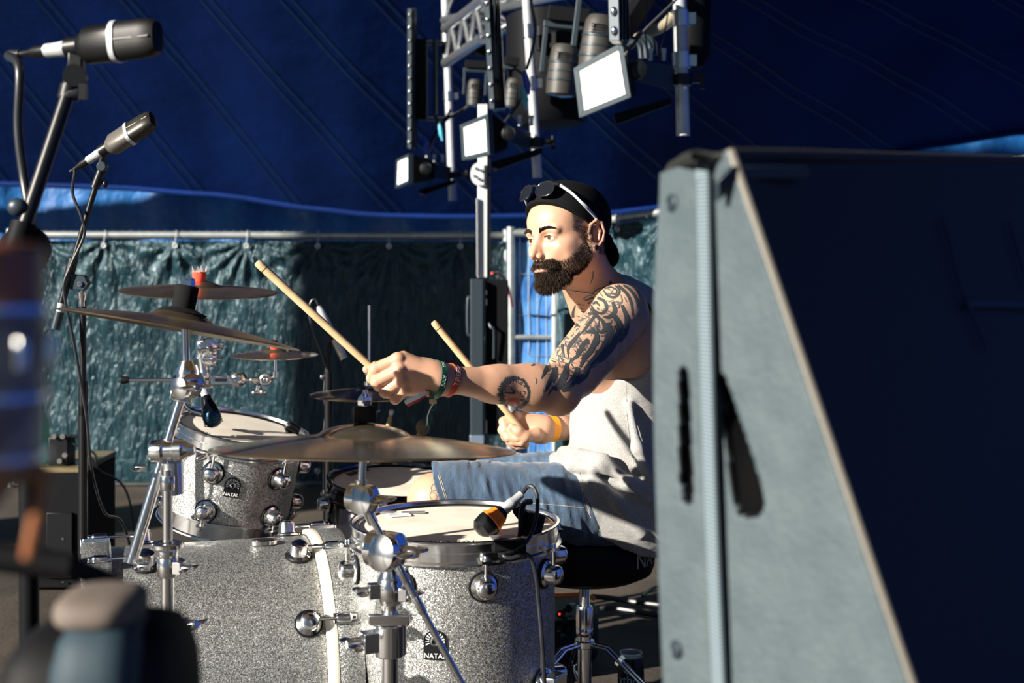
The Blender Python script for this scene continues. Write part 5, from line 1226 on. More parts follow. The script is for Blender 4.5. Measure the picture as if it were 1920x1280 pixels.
# ---- hair of beard, moustache, brows as fine blades
m_hair = mat('dark_brown_hair', (.020, .012, .008), .6, var=(60, (.055, .034, .021), .45, .85), spec=.2)
def blades(name, seeds, m_, w=.00045, parent=None):
    mb = MB()
    for p0, d0, ln, bend in seeds:
        p0 = Vector(p0); d0 = Vector(d0).normalized(); sd = d0.cross(Vector((random.uniform(-1, 1), random.uniform(-1, 1), random.uniform(-1, 1)))).normalized()*w
        p1 = p0+d0*ln*.5+Vector(bend)*ln*.12; p2 = p0+d0*ln+Vector(bend)*ln*.5
        mb.add([p0-sd, p0+sd, p1+sd*.8, p1-sd*.8, p2], [(0, 1, 2, 3), (3, 2, 4)])
    return mb.build(name, m_, parent or person, smooth=False, kind='stuff')
nrmv = np.zeros((len(BP), 3), f32); body.data.vertex_normals.foreach_get('vector', nrmv.ravel()) if False else None
nv_ = np.empty(len(BP)*3, f32); body.data.vertex_normals.foreach_get('vector', nv_); nv_ = nv_.reshape(-1, 3)
NH = nv_@np.array([list(r) for r in HR])      # normals in head axes
if False: pass
cand = np.where((bm_ > .12) & inhead)[0]; seeds = []
for i in cand:
    u_, v_, w_ = q[i]; nh = NH[i]; a_ = abs(v_)
    if nh[0] < -.3 and w_ < -95: continue
    mou = (w_ > -66) and a_ < 34 and u_ > 70; chin = (w_ < -72 and u_ > 38 and a_ < 46) or (w_ < -56 and u_ > 55 and 18 < a_ < 42)
    for rep in range(3 if (mou or chin) else 2):
        if random.random() > (1.05 if (mou or chin) else .62)*bm_[i]: continue
        if mou: d = (nh[0]*.35+.1, nh[1]*.3+.75*np.sign(v_)*min(1, a_/10), -.62-.3*min(1, a_/20)); ln = random.uniform(.006, .010)
        elif chin: d = (nh[0]*.55+.15, nh[1]*.45, nh[2]*.3-.72); ln = random.uniform(.007, .016)*min(1, (.55+(-w_-76)/30))
        else:
            f_ = max(0, min(1, (u_-20)/40)); d = (nh[0]*.35+.10, nh[1]*.35, -.85); ln = random.uniform(.002, .0045)+.005*f_*random.random()*(w_ < -50)
        dv = HR @ Vector((float(d[0])+random.uniform(-.2, .2), float(d[1])+random.uniform(-.2, .2), float(d[2])+random.uniform(-.15, .15)))
        off = Vector((random.uniform(-1, 1), random.uniform(-1, 1), random.uniform(-1, 1)))*.0009
        seeds.append((Vector(BP[i])+off, dv, ln, HR @ Vector((random.uniform(-.2, .2), random.uniform(-.3, .3), -.4))))
for i in range(0): pass
blades('beard', seeds, m_hair, .00042)
seeds = []
for s in (-1, 1):
    for k_ in range(700):
        t = random.random(); v_ = s*(12+34*t); w_ = 15+7*math.sin(t*2.3)+random.uniform(-4.4, 4.4)*(1-.6*t); org = H0+HR @ Vector((140, v_, w_))*.001
        hit = bvh.ray_cast(org, -(HR @ Vector((1, 0, 0))))
        if hit[0] is None: continue
        seeds.append((hit[0], HR @ Vector((.35, s*(.5+.7*t), .9-1.1*t)), random.uniform(.006, .009), Vector((0, 0, -.2))))
blades('eyebrows', seeds, m_hair, .0004)
seeds = []
sc_ = np.where((scalp+back > .2) & inhead & (np.hypot(uu+8, ww-2) > 32))[0]
for i in sc_:
    if random.random() < .45: seeds.append((BP[i], HR @ Vector((-.5+NH[i][0]*.5, NH[i][1]*.7, -.7)), random.uniform(.0012, .003), (0, 0, 0)))
blades('shaved_hair', seeds, m_hair, .00035)

# ---- eyes
m_eye, nt, p = newmat('eye'); L = nt.links
tc = node(nt, 'ShaderNodeTexCoord'); sx = node(nt, 'ShaderNodeSeparateXYZ'); L.new(tc.outputs['Object'], sx.inputs[0]); cx = node(nt, 'ShaderNodeCombineXYZ'); L.new(sx.outputs[0], cx.inputs[0]); L.new(sx.outputs[1], cx.inputs[1])
ln_ = node(nt, 'ShaderNodeVectorMath', operation='LENGTH'); L.new(cx.outputs[0], ln_.inputs[0]); ml = node(nt, 'ShaderNodeMath', operation='MULTIPLY'); ml.inputs[1].default_value = 100; L.new(ln_.outputs['Value'], ml.inputs[0])
r1 = node(nt, 'ShaderNodeValToRGB'); L.new(ml.outputs[0], r1.inputs[0]); e = r1.color_ramp.elements; e[0].position = .20; e[0].color = (.004, .004, .004, 1); e[1].position = .64; e[1].color = (.72, .66, .60, 1)
for ps, c in ((.24, (.06, .032, .012, 1)), (.50, (.10, .055, .02, 1)), (.58, (.03, .02, .012, 1))): x = e.new(ps); x.color = c
L.new(r1.outputs[0], p.inputs['Base Color']); p.inputs['Roughness'].default_value = .12
for s in (-1, 1):
    c = Vector(h(73.5, 31*s, 0)); g_ = (HR @ Vector((1, -.10*1, -.04))).normalized(); M = M4(frame(g_), c)
    MB().ell((0, 0, 0), (.0124, .0124, .0124), n=40, m=28).build('eye', m_eye, person, M)
    lash = []
    for k_ in range(60):
        t = (k_+.5)/60; a = PI*(.12+.76*t); pt = Vector(h(85.5+1.5*math.sin(a), 31*s+12.0*math.cos(a), -1.2+3.9*math.sin(a))); lash.append((pt, HR @ Vector((.9, .35*math.cos(a), .35)), .0055, (0, 0, .2)))
    blades('eyelashes', lash, m_hair, .0003)
# ear plugs
for s in (-1, 1):
    c = Vector(h(-6, 85.5*s, -33)); d = HR @ Vector((0.25, s, 0)); MB().lathe(c, d, [(0, -.003), (.0054, -.003), (.0062, .0015), (.0058, .0026), (.0042, .0026), (.0038, .0008), (0, .0008)], n=24).build('ear_plug', MT['black_gloss'], person)

# ---- cap worn backwards
K_ = Field(); KE = lambda c, r, k=5, op='u', R=None: K_.el(h(*c), tuple(x*.001 for x in r), HR if R is None else R, k*.001, op)
KE((-14, 0, 44), (106, 84.5, 86), 5); KE((20, 0, 52), (72, 74, 72), 25)
a_, b_c = 19.0, .72
def cap_cut(P): w = hl(P); return ((a_+np.where(w[:, 0] > 0, b_c*w[:, 0], .33*w[:, 0])-w[:, 2])*-.93*.001)
Rbk = Matrix((HR @ Vector((-.34, 0, -.94)), HR @ Vector((0, 1, 0)), HR @ Vector((-.94, 0, .34)).normalized())).transposed()
K_.fn(lambda P: cap_cut(P), h(0, 0, 0)-np.array([.2]*3), h(0, 0, 0)+np.array([.2]*3), .003, 's') if False else None
lo_, hi_ = np.array(H0)-.2, np.array(H0)+.2
K_.fn(lambda P: cap_cut(P), lo_, hi_, .002, 's')
KE((-14, 0, 40), (100, 79, 82), 1, 's')
KE((68, 0, 99), (34, 33, 11), 3, 's')
K_.el(h(-107, 0, -36), (.044, .052, .0045), Rbk, .006)
K_.rc(h(-97, -36, -8), h(-97, 36, -8), .006, .006, .010)
m_cap = mat('black_cap_cotton', (.0045, .0045, .0055), .85, bump=(600, .5, .0008), spec=.12)
# the cut field keeps what lies above the sloping brim line
cap, CP = to_object('cap', K_.mesh(.0022), m_cap, person)
ctree = BVHTree.FromPolygons([Vector(v) for v in CP], [tuple(pl.vertices) for pl in cap.data.polygons])
def capline(u0, v0, w0, du):
    return None
pts = []
for i in range(17):
    a = -1.15+2.3*i/16; org = H0+HR @ Vector((0, 0, a_+b_c*80+6))*.001; d = HR @ Vector((math.cos(a), math.sin(a), 0)); hit = bvh.ray_cast(org+d*.2, -d)
    if hit[0] is not None: pts.append(hit[0]+d*.0045+HR @ Vector((0, 0, .006-.008*(1-math.cos(a)))) )
mb = MB(); mb.ribbon(pts, HR @ Vector((-.25, 0, 1)), .017, .003, smooth=3); mb.build('cap_strap', m_cap, person)
for k_ in range(6):
    p_ = pts[5+k_]; MB().lathe(p_+(HR @ Vector((1, 0, .2)))*.0022, HR @ Vector((1, 0, .2)), [(.0015, 0), (.0028, .0008), (.0028, 0)], n=10).build('snap', MT['black_gloss'], cap)
seeds = []
for k_ in range(2600):
    v_ = random.uniform(-33, 33); w_ = random.uniform(84, 110); org = H0+HR @ Vector((160, v_, w_))*.001; hit = bvh.ray_cast(org, -(HR @ Vector((1, 0, 0))))
    if hit[0] is not None: seeds.append((hit[0], HR @ Vector((.35, -.8, .1)), random.uniform(.012, .026), HR @ Vector((-.1, -.3, -.4))))
blades('fringe', seeds, m_hair, .0007)

# ---- sunglasses pushed up on the cap
m_lens = mat('dark_lens', (.010, .012, .016), .06, 0, spec=.9, coat=.5); m_frame = mat('black_glossy_frame', (.015, .014, .015), .15, coat=.5); m_arm = mat('pale_grey_temple', (.42, .46, .50), .35)
gn = (HR @ Vector((.88, 0, .47))).normalized(); gl_ = HR @ Vector((0, 1, 0)); gu = gn.cross(gl_)
gu = gu if gu.dot(HR @ Vector((0, 0, 1))) > 0 else -gu
fr = None; Rg0 = Matrix((gl_, gu, gl_.cross(gu))).transposed()
GC = Vector(h(88, 0, 111))
def gp(x, y, z=0): return GC+Rg0 @ Vector((x, y, z))*.001
zs_ = 1 if Rg0.col[2].dot(gn) > 0 else -1
def lens_outline(s, k_=1.0):
    out = []
    for i in range(28):
        t = 2*PI*i/28; x, y = math.cos(t), math.sin(t); kk = (abs(x)**2.6+abs(y)**2.6)**(-1/2.6)
        X = s*32+23*k_*kk*x; Y = 18*k_*kk*y+(2.0*x*s if y > 0 else 0); out.append(gp(X, Y, zs_*(-.0009*abs(X)**2*4)))
    return out
frm = MB()
for s in (-1, 1):
    o_ = lens_outline(s); mb = MB(); n_ = len(o_); c = sum(o_, Vector())/n_+gn*.0012
    mb.add([c]+o_, [(0, 1+i, 1+(i+1) % n_) for i in range(n_)]); ln0 = mb.build('lens', m_lens, person)
    frm.tube(o_+[o_[0]], .0021, n=8, smooth=3)
frm.tube([gp(-11, 6, 0), gp(0, 10, 3*zs_), gp(11, 6, 0)], .0024, n=8); 
for s in (-1, 1): frm.tube([gp(54*s, 12, -10*zs_), gp(62*s, 13, -16*zs_)], .0036, n=8, smooth=0)
frm.build('sunglasses_frame', m_frame, person)
for s in (-1, 1):
    p0 = gp(63*s, 13, -18*zs_); p1 = Vector(h(22, 90*s, 62)); p2 = Vector(h(-10, 89*s, 34)); p3 = Vector(h(-24, 84*s, 18))
    mb = MB(); mb.ribbon([p0, p0.lerp(p1, .5)+HR @ Vector((0, 2*s, 3))*.001, p1, p2, p3], lambda t: HR @ Vector((.45, 0, .9)), .0065, .0030, smooth=6); mb.build('sunglasses_arm', m_arm, person)
# chain round the neck
mb = MB(); cp_ = []
for i in range(41):
    a = 2*PI*i/40; org = W(1122, 556, 3.375); tz = Vector((math.cos(a), math.sin(a)*1.0, .18*math.cos(a+PI)+.05)).normalized(); hit = bvh.ray_cast(org+tz*.35, -tz)
    if hit[0] is not None and (hit[0]-org).length < .13: cp_.append(hit[0]+tz*.002)
if len(cp_) > 6:
    mb.tube(cp_, .0013, n=6, smooth=2); mb.build('neck_chain', MT['chrome_dull'], person)

# ---- shirt
m_shirt, nt, p = newmat('grey_heather_jersey'); L = nt.links
tc = node(nt, 'ShaderNodeTexCoord'); n1 = node(nt, 'ShaderNodeTexNoise', Scale=520.0, Detail=4.0); L.new(tc.outputs['Object'], n1.inputs['Vector'])
r1 = node(nt, 'ShaderNodeValToRGB'); L.new(n1.outputs['Fac'], r1.inputs[0]); r1.color_ramp.elements[0].position = .3; r1.color_ramp.elements[0].color = (.19, .19, .19, 1); r1.color_ramp.elements[1].position = .7; r1.color_ramp.elements[1].color = (.38, .37, .355, 1)
L.new(r1.outputs[0], p.inputs['Base Color']); p.inputs['Roughness'].default_value = .9; p.inputs['Sheen Weight'].default_value = .25
n2 = node(nt, 'ShaderNodeTexNoise', Scale=28.0, Detail=6.0); mp = node(nt, 'ShaderNodeMapping'); mp.inputs['Rotation'].default_value = (0, .7, 0); mp.inputs['Scale'].default_value = (.45, 1, 1.6); L.new(tc.outputs['Object'], mp.inputs[0]); L.new(mp.outputs[0], n2.inputs['Vector'])
b = node(nt, 'ShaderNodeBump', Strength=.35, Distance=.008); L.new(n2.outputs['Fac'], b.inputs['Height']); L.new(b.outputs[0], p.inputs['Normal'])
S_ = Field()
S_.el(CH0, (.130, .186, .195), None, .03); S_.el(W(1168, 830, 3.42), (.132, .172, .20), None, .06); S_.el(W(1188, 945, 3.41), (.155, .185, .130), None, .06)
S_.rc(W(1130, 554, 3.36), W(1172, 574, 3.27), .056, .050, .05); S_.rc(W(1135, 554, 3.44), W(1200, 580, 3.56), .056, .056, .05)
S_.rc(W(1175, 930, 3.33), W(1108, 925, 3.31), .119, .101, .05); S_.rc(W(1165, 915, 3.54), W(1095, 905, 3.56), .105, .095, .05)
S_.rc(W(1200, 985, 3.36), W(1195, 1000, 3.50), .095, .095, .06)
S_.ch([W(1040, 862, 3.42), W(1046, 868, 3.32), W(1072, 872, 3.25), W(1110, 878, 3.21)], [.017, .018, .016, .012], .018)
S_.ch([W(1056, 848, 3.36), W(1085, 858, 3.26), W(1130, 866, 3.22)], [.014, .014, .010], .014)
S_.ch([W(1085, 850, 3.25), W(1130, 868, 3.215), W(1180, 905, 3.205), W(1215, 935, 3.21)], [.010, .012, .012, .010], .02)
S_.ch([W(1110, 900, 3.21), W(1160, 940, 3.20), W(1205, 1000, 3.22)], [.010, .012, .010], .02)
S_.ch([W(1180, 760, 3.235), W(1195, 840, 3.22), W(1225, 920, 3.22)], [.008, .010, .010], .02)
# openings: neck and arm holes
S_.rc(h(-22, 0, -30), W(1112, 585, 3.36), .080, .072, .004, 's'); S_.el(W(1080, 590, 3.38), (.055, .085, .06), None, .006, 's')
def armhole(P):
    x = (P[:, 0]*F/3.25-(1176-960))/66; y = (-(P[:, 2]-1.2)*F/3.25+450-632)/80; r = np.sqrt(x*x+y*y); return np.maximum((r-1)*.08, P[:, 1]-3.40)
S_.fn(armhole, W(1000, 800, 2.9)*1, W(1400, 480, 3.45), .004, 's')
S_.rc(SHO.lerp(ELB, .12), SHO.lerp(ELB, .5), .074, .072, .003, 's'); S_.rc(S2, E2, .070, .06, .003, 's')
S_.ch([W(1110, 554, 3.29), W(1126, 533, 3.33), W(1146, 524, 3.355), W(1174, 533, 3.37), W(1206, 552, 3.39), W(1240, 594, 3.41)], [.012, .016, .018, .017, .017, .02], .012)
HEM = [(840, 1030), (858, 1028), (872, 1046), (900, 1078), (942, 1093), (975, 1106), (994, 1122), (1012, 1152), (1035, 1200), (1050, 1260)]
hy = np.array([q_[0] for q_ in HEM]); hx_ = np.array([q_[1] for q_ in HEM])
def hemcut(P):
    x = P[:, 0]*F/3.3+960; y = 450-(P[:, 2]-1.2)*F/3.3; e = np.interp(y, hy, hx_)+2*np.sin(y*.35); e = np.where(y < 855, 0, e); return (x-e)*.0012*.8
S_.fn(hemcut, W(900, 1400, 3.0), W(1500, 845, 4.0), .002, 's')
def folds(P):
    a = P[:, 0]*.75+P[:, 2]*.66; c = P[:, 2]*.75-P[:, 0]*.66; Q_ = np.stack([a, P[:, 1], c], 1).astype(f32); low = np.clip((.95-P[:, 2])/.25, .25, 1)
    return (-.0065*vn(Q_, 26, 9, 7, 2.0)*low-.0030*vn(Q_, 60, 20, 14, 9.0)*low).astype(f32)
shirt, SP = to_object('shirt', S_.mesh(.0028, disp=folds), m_shirt, person)
stree = BVHTree.FromPolygons([Vector(v) for v in SP], [tuple(pl.vertices) for pl in shirt.data.polygons])
mseam = mat('shirt_stitching', (.42, .41, .39), .8)
sm_ = MB()
for pts, w_ in (([(1174, 713), (1174, 740), (1176, 790), (1184, 850), (1192, 890)], 1.3), ([(1086, 884), (1094, 915), (1100, 945), (1112, 975), (1126, 996)], 1.2), ([(1130, 938), (1160, 920), (1190, 890)], 1.0)): stroke(sm_, pts, w_, .0008, stree)
if sm_.v: sm_.build('seam', mseam, shirt, smooth=False)

# ---- denim shorts
m_denim, nt, p = newmat('washed_denim'); L = nt.links
tc = node(nt, 'ShaderNodeTexCoord'); n1 = node(nt, 'ShaderNodeTexNoise', Scale=9.0, Detail=6.0); L.new(tc.outputs['Object'], n1.inputs['Vector'])
n3 = node(nt, 'ShaderNodeTexNoise', Scale=700.0, Detail=3.0); L.new(tc.outputs['Object'], n3.inputs['Vector'])
ad = node(nt, 'ShaderNodeMath', operation='MULTIPLY_ADD'); L.new(n3.outputs['Fac'], ad.inputs[0]); ad.inputs[1].default_value = .55; L.new(n1.outputs['Fac'], ad.inputs[2])
r1 = node(nt, 'ShaderNodeValToRGB'); L.new(ad.outputs[0], r1.inputs[0]); r1.color_ramp.elements[0].position = .52; r1.color_ramp.elements[0].color = (.009, .028, .070, 1); r1.color_ramp.elements[1].position = 1.0; r1.color_ramp.elements[1].color = (.075, .13, .20, 1)
L.new(r1.outputs[0], p.inputs['Base Color']); p.inputs['Roughness'].default_value = .85; p.inputs['Sheen Weight'].default_value = .2
n2 = node(nt, 'ShaderNodeTexNoise', Scale=34.0, Detail=5.0); mp = node(nt, 'ShaderNodeMapping'); mp.inputs['Scale'].default_value = (1.6, 1, .5); L.new(tc.outputs['Object'], mp.inputs[0]); L.new(mp.outputs[0], n2.inputs['Vector'])
b = node(nt, 'ShaderNodeBump', Strength=.45, Distance=.008); L.new(n2.outputs['Fac'], b.inputs['Height']); L.new(b.outputs[0], p.inputs['Normal'])
D_ = Field()
D_.rc(HN, W(806, 928, 3.21), .100, .077, .03); D_.rc(HF, W(884, 908, 3.67), .098, .080, .03); D_.el(W(1188, 940, 3.42), (.12, .16, .10), None, .05)
D_.rc(W(1120, 955, 3.34), W(980, 945, 3.28), .078, .070, .03); D_.rc(W(1120, 980, 3.40), W(1060, 990, 3.42), .055, .045, .05)
D_.rc(W(822, 952, 3.21), W(960, 958, 3.25), .052, .050, .03)
cutN = lambda P: (-(815+ (450-(P[:, 2]-1.2)*F/3.2-890)*.34)+960+P[:, 0]*F/3.2)*.0012
D_.fn(cutN, W(700, 1100, 3.0), W(900, 800, 3.42), .001, 's')
D_.fn(lambda P: (P[:, 0]-W(895, 0, 3.66).x), W(700, 1100, 3.50), W(960, 800, 3.90), .001, 's')
D_.rc(KN+Vector((-.05, 0, 0)), KN+Vector((.035, 0, 0)), .064, .064, .002, 's')
def dfold(P):
    x = P[:, 0]; a = np.stack([x+.25*P[:, 2], P[:, 1], P[:, 2]], 1).astype(f32); hip = np.clip((x-.0)/.12, .35, 1.2)
    return (-.0068*vn(a, 36, 9, 8, 1.0)*hip-.0032*vn(a, 85, 24, 20, 5.0)).astype(f32)
shorts, DP = to_object('shorts', D_.mesh(.003, disp=dfold), m_denim, person)
dtree = BVHTree.FromPolygons([Vector(v) for v in DP], [tuple(pl.vertices) for pl in shorts.data.polygons])
st_ = MB()
for pts, w_ in (([(821, 890), (826, 905), (832, 925), (838, 944)], 1.2), ([(824, 889), (829, 905), (835, 925), (841, 944)], .9), ([(842, 938), (900, 939), (960, 941), (1010, 944), (1060, 948), (1095, 952)], 1.0), ([(1064, 868), (1080, 890), (1090, 915), (1096, 945), (1108, 970)], 1.3)): stroke(st_, pts, w_, .0008, dtree)
if st_.v: st_.build('stitching', mat('pale_stitching', (.45, .38, .28), .8), shorts, smooth=False)

# ---- shoes and socks (hidden behind the drums in the photograph)
for nm, A0, dirx in (('shoe', AN, Vector((-1, -.1, 0))), ('shoe', AF, Vector((-1, .15, 0)))):
    Fd = Field(); dirx = dirx.normalized(); g0 = Vector((A0.x, A0.y, 0)); Fd.rc(g0+Vector((0, 0, .045))-dirx*.03, g0+dirx*.10+Vector((0, 0, .038)), .040, .036, .02); Fd.rc(g0+dirx*.10+Vector((0, 0, .034)), g0+dirx*.17+Vector((0, 0, .030)), .036, .028, .02); Fd.rc(g0+Vector((0, 0, .06)), A0+Vector((0, 0, .02)), .040, .042, .02)
    so, _ = to_object(nm, Fd.mesh(.005), MT['rubber'], person)

# ---- wristbands
def band(name, cpx, Yc, axis, width, m_, off=.0013, wob=0.0, par=None):
    c = W(*cpx, Yc); R = frame(axis, (0, 0, 1)); pts = []
    for i in range(49):
        a = 2*PI*i/48; d = R @ Vector((math.cos(a), math.sin(a), 0)); hit = bvh.ray_cast(c+d*.09, -d)
        pts.append(hit[0]+d*off if hit[0] is not None else c+d*.03)
    pts[-1] = pts[0].copy()
    mb = MB(); m = len(pts); ax = R.col[2]; vs = []
    for i, p_ in enumerate(pts):
        o_ = (p_-c).normalized()
        for a, b2 in ((-1, -1), (1, -1), (1, 1), (-1, 1)): vs.append(p_+ax*(a*width/2)+o_*(b2*.0006))
    mb.add(vs, [(i*4+k, i*4+(k+1) % 4, i*4+4+(k+1) % 4, i*4+4+k) for i in range(m-1) for k in range(4)])
    o = mb.build(name, m_, par or person, angle=60); return o, pts, c, ax
m_gr = mat('green_woven_band', (.012, .13, .075), .6, bump=(900, .4, .0005), var=(55, (.010, .05, .035), .45, .6))
m_rd = mat('red_woven_band', (.50, .045, .018), .6, bump=(900, .4, .0005), var=(70, (.70, .16, .02), .55, .7))
m_or = mat('orange_paper_band', (.95, .36, .02), .45)
fa = (WRI-ELB).normalized()
def band_text(o, pts, c, ax, s, size, a_mid, flip=1):
    """letters climb round the band on the camera side"""
    seq = pts[:-1]; cs = [0]
    k0 = min(range(48), key=lambda i: (seq[i]-c).normalized().dot(Vector((0, -1, 0)))*-1+0*i)
    def at_(t):
        i = t/(2*PI)*48; i0 = int(math.floor(i)); f_ = i-i0; return seq[i0 % 48].lerp(seq[(i0+1) % 48], f_)
    up_s = 1 if (seq[(k0+3) % 48]-seq[k0]).z > 0 else -1
    rr = .029
    def fn(v): p_ = at_(2*PI*k0/48+up_s*(a_mid+v.x/rr)); o_ = (p_-c).normalized(); return p_+ax*(v.y*flip)+o_*(.0010+v.z)
    text_on(s, size, fn, MT['white'], o, extrude=.0002)
g_ax = (fa+Vector((.0, 0, .10))).normalized()
o, pts, c, ax = band('green_wristband', (817, 708), 2.825, g_ax, .0135, m_gr); band_text(o, pts, c, ax, 'JULY', .0085, .05, 1); band_text(o, pts, c, ax, 'TH', .010, 1.05, 1)
r_ax = (fa+Vector((.0, 0, .22))).normalized()
o, pts, c, ax = band('red_wristband', (842, 712), 2.845, r_ax, .0145, m_rd); band_text(o, pts, c, ax, 'TREES', .0145, .62, 1)
mb = MB(); YW = 2.79
mb.ribbon([W(812, 734, YW), W(809, 742, YW), W(811, 752, YW)], (1, 0, 0), .009, .002); mb.build('green_band_tail', m_gr, person)
MB().box(W(812, 752, YW), (.0145, .009, .010)).build('tan_bead', mat('tan_bead', (.50, .36, .20), .5), person, bevel=.002)
mb = MB(); mb.ribbon([W(812, 757, YW), W(811, 768, YW), W(805, 780, YW), (W(803, 792, YW)), W(797, 800, YW)], lambda t: Vector((math.cos(t*5), math.sin(t*5)*.5, .3)), .0125, .0022, smooth=8); mb.build('green_band_tail', m_gr, person)
mb = MB(); mb.tube([W(812, 757, YW-.004), W(806, 768, YW-.006), W(802, 780, YW-.005), W(801, 796, YW-.004)], .0014, n=6); mb.build('white_edge', MT['white'], person)
mb = MB(); mb.ribbon([W(808, 738, 2.79), W(800, 737, 2.79), W(785, 746, 2.78), W(762, 758, 2.775)], lambda t: Vector((.2, .25, 1)), .012, .0012); mb.build('red_band_tail', m_rd, person)
mb = MB(); mb.ribbon([W(799, 735, 2.786), W(783, 744, 2.776), W(759, 755, 2.771)], lambda t: Vector((.2, .25, 1)), .0085, .0012); mb.build('white_band_tail', MT['white'], person)
MB().box(W(801, 737, 2.788), (.010, .008, .010)).build('tan_bead', mat('copper_bead', (.55, .30, .16), .5), person, bevel=.002)
o, pts, c, ax = band('orange_wristband', (1032, 803), 3.465, (W2-G2(1012, 804, .02)), .022, m_or, off=.003)

# ---- drumsticks held in the hands
a, b_ = W(735, 724, 2.807), W(481, 491, 2.765); d = (b_-a).normalized(); Ln = (b_-a).length
root = thing('drumstick', 'pale drumstick held out in the near fist above the hi-hat', 'drumstick', b_, 'drumsticks in the hands')
MB().lathe(a, d, [(0, 0), (.0070, .001), (.0078, Ln*.4), (.0080, Ln-.012), (.0076, Ln-.003), (.0055, Ln), (0, Ln)], n=24).build('shaft', MT['wood_stick'], root)
MB().lathe(a, d, [(.0080, Ln-.022), (.0083, Ln-.021), (.0080, Ln-.020)], n=24).build('groove', MT['rubber'], root)
a, b_ = G2(985, 815, -.02), W(812, 603, 3.36); d = (b_-a).normalized(); Ln = (b_-a).length
root = thing('drumstick', 'pale drumstick rising from the far hand behind the outstretched forearm', 'drumstick', b_, 'drumsticks in the hands')
MB().lathe(a, d, [(0, 0), (.0072, .001), (.0078, Ln*.4), (.0080, Ln-.012), (.0076, Ln-.003), (.0055, Ln), (0, Ln)], n=24).build('shaft', MT['wood_stick'], root)
MB().lathe(a, d, [(.0080, Ln-.022), (.0083, Ln-.021), (.0080, Ln-.020)], n=24).build('groove', MT['rubber'], root)
# ================================================================ MICROPHONES, STANDS, FOREGROUND, FLOOR THINGS
BK = MT['black']
def condenser(label, c, d, side, s=1.0, m_micbody=None, m_grille=None):
    """side-address condenser: XLR end at c, grille towards d"""
    c = Vector(c); d = Vector(d).normalized(); R = Matrix((Vector(side).normalized(), d.cross(Vector(side).normalized()), d)).transposed()
    y = d.cross(R.col[0]).normalized(); x = y.cross(d).normalized(); R = Matrix((x, y, d)).transposed()
    root = thing('condenser_microphone', label, 'microphone', c)
    def ring(z, a, b_, n=28, sq=3.0):
        out = []
        for i in range(n):
            t = 2*PI*i/n; cx, sy = math.cos(t), math.sin(t); k = (abs(cx)**sq+abs(sy)**sq)**(-1/sq); out.append(c+R @ Vector((a*k*cx*s, b_*k*sy*s, z*s)))
        return out
    def loft(name, rings, m, par=root):
        mb = MB(); n = len(rings[0]); vs = [v for r in rings for v in r]
        fs = [(j*n+i, j*n+(i+1) % n, (j+1)*n+(i+1) % n, (j+1)*n+i) for j in range(len(rings)-1) for i in range(n)]+[tuple(range(n))[::-1], tuple(range((len(rings)-1)*n, len(rings)*n))]
        mb.add(vs, fs); return mb.build(name, m, par, angle=35)
    MB().lathe(c, d, [(0, -.085*s), (.0045*s, -.085*s), (.0055*s, -.062*s), (.0085*s, -.055*s), (.0095*s, -.030*s), (0, -.030*s)], n=20).build('plug_boot', BK, root)
    MB().lathe(c, d, [(0, -.034*s), (.0098*s, -.034*s), (.0100*s, -.012*s), (.0108*s, -.010*s), (.0108*s, .004*s), (0, .004*s)], n=22).build('plug', MT['alu'], root)
    loft('body', [ring(.002, .013, .013, sq=2), ring(.022, .0135, .0135, sq=2), ring(.030, .020, .017, sq=2.2), ring(.038, .0255, .019), ring(.084, .0265, .0195)], m_micbody, root)
    loft('band', [ring(.083, .0285, .0212), ring(.091, .0285, .0212)], MT['alu'])
    loft('grille', [ring(.090, .0265, .0190), ring(.128, .0262, .0186), ring(.143, .0245, .0168), ring(.150, .0200, .0128), ring(.152, .012, .007)], m_grille)
    loft('grille_rib', [ring(.0905, .0022, .0200, sq=4), ring(.146, .0022, .0176, sq=4)], m_micbody)
    MB().lathe(c+R @ Vector((0, -.0190*s, .058*s)), R @ Vector((0, -1, 0)), [(0, 0), (.0035*s, 0), (.0035*s, .002*s), (0, .002*s)], n=12).build('switch', BK, root)
    return root, R
m_body1 = mat('black_enamel', (.004, .004, .0045), .32, 0, spec=.3); m_body2 = mat('grey_brown_enamel', (.11, .10, .09), .4, .3); m_gr1 = mat('dark_wire_grille', (.005, .005, .0045), .5, 0, spec=.3)
m_gr2, nt, p = newmat('fine_wire_grille'); L = nt.links
tc = node(nt, 'ShaderNodeTexCoord'); ck = node(nt, 'ShaderNodeTexVoronoi', Scale=900.0); L.new(tc.outputs['Object'], ck.inputs['Vector'])
r1 = node(nt, 'ShaderNodeValToRGB'); L.new(ck.outputs['Distance'], r1.inputs[0]); r1.color_ramp.elements[0].color = (.12, .105, .08, 1); r1.color_ramp.elements[1].color = (.015, .015, .015, 1); r1.color_ramp.elements[1].position = .6
L.new(r1.outputs[0], p.inputs['Base Color']); p.inputs['Metallic'].default_value = .6; p.inputs['Roughness'].default_value = .4

def mic_clip(root, c, d, s):
    mb = MB(); mb.lathe(Vector(c)-Vector(d).normalized()*.014*s, d, [(.0115*s, 0), (.0155*s, .001), (.0155*s, .028*s), (.0115*s, .029*s)], n=20); mb.build('clip', BK, root)

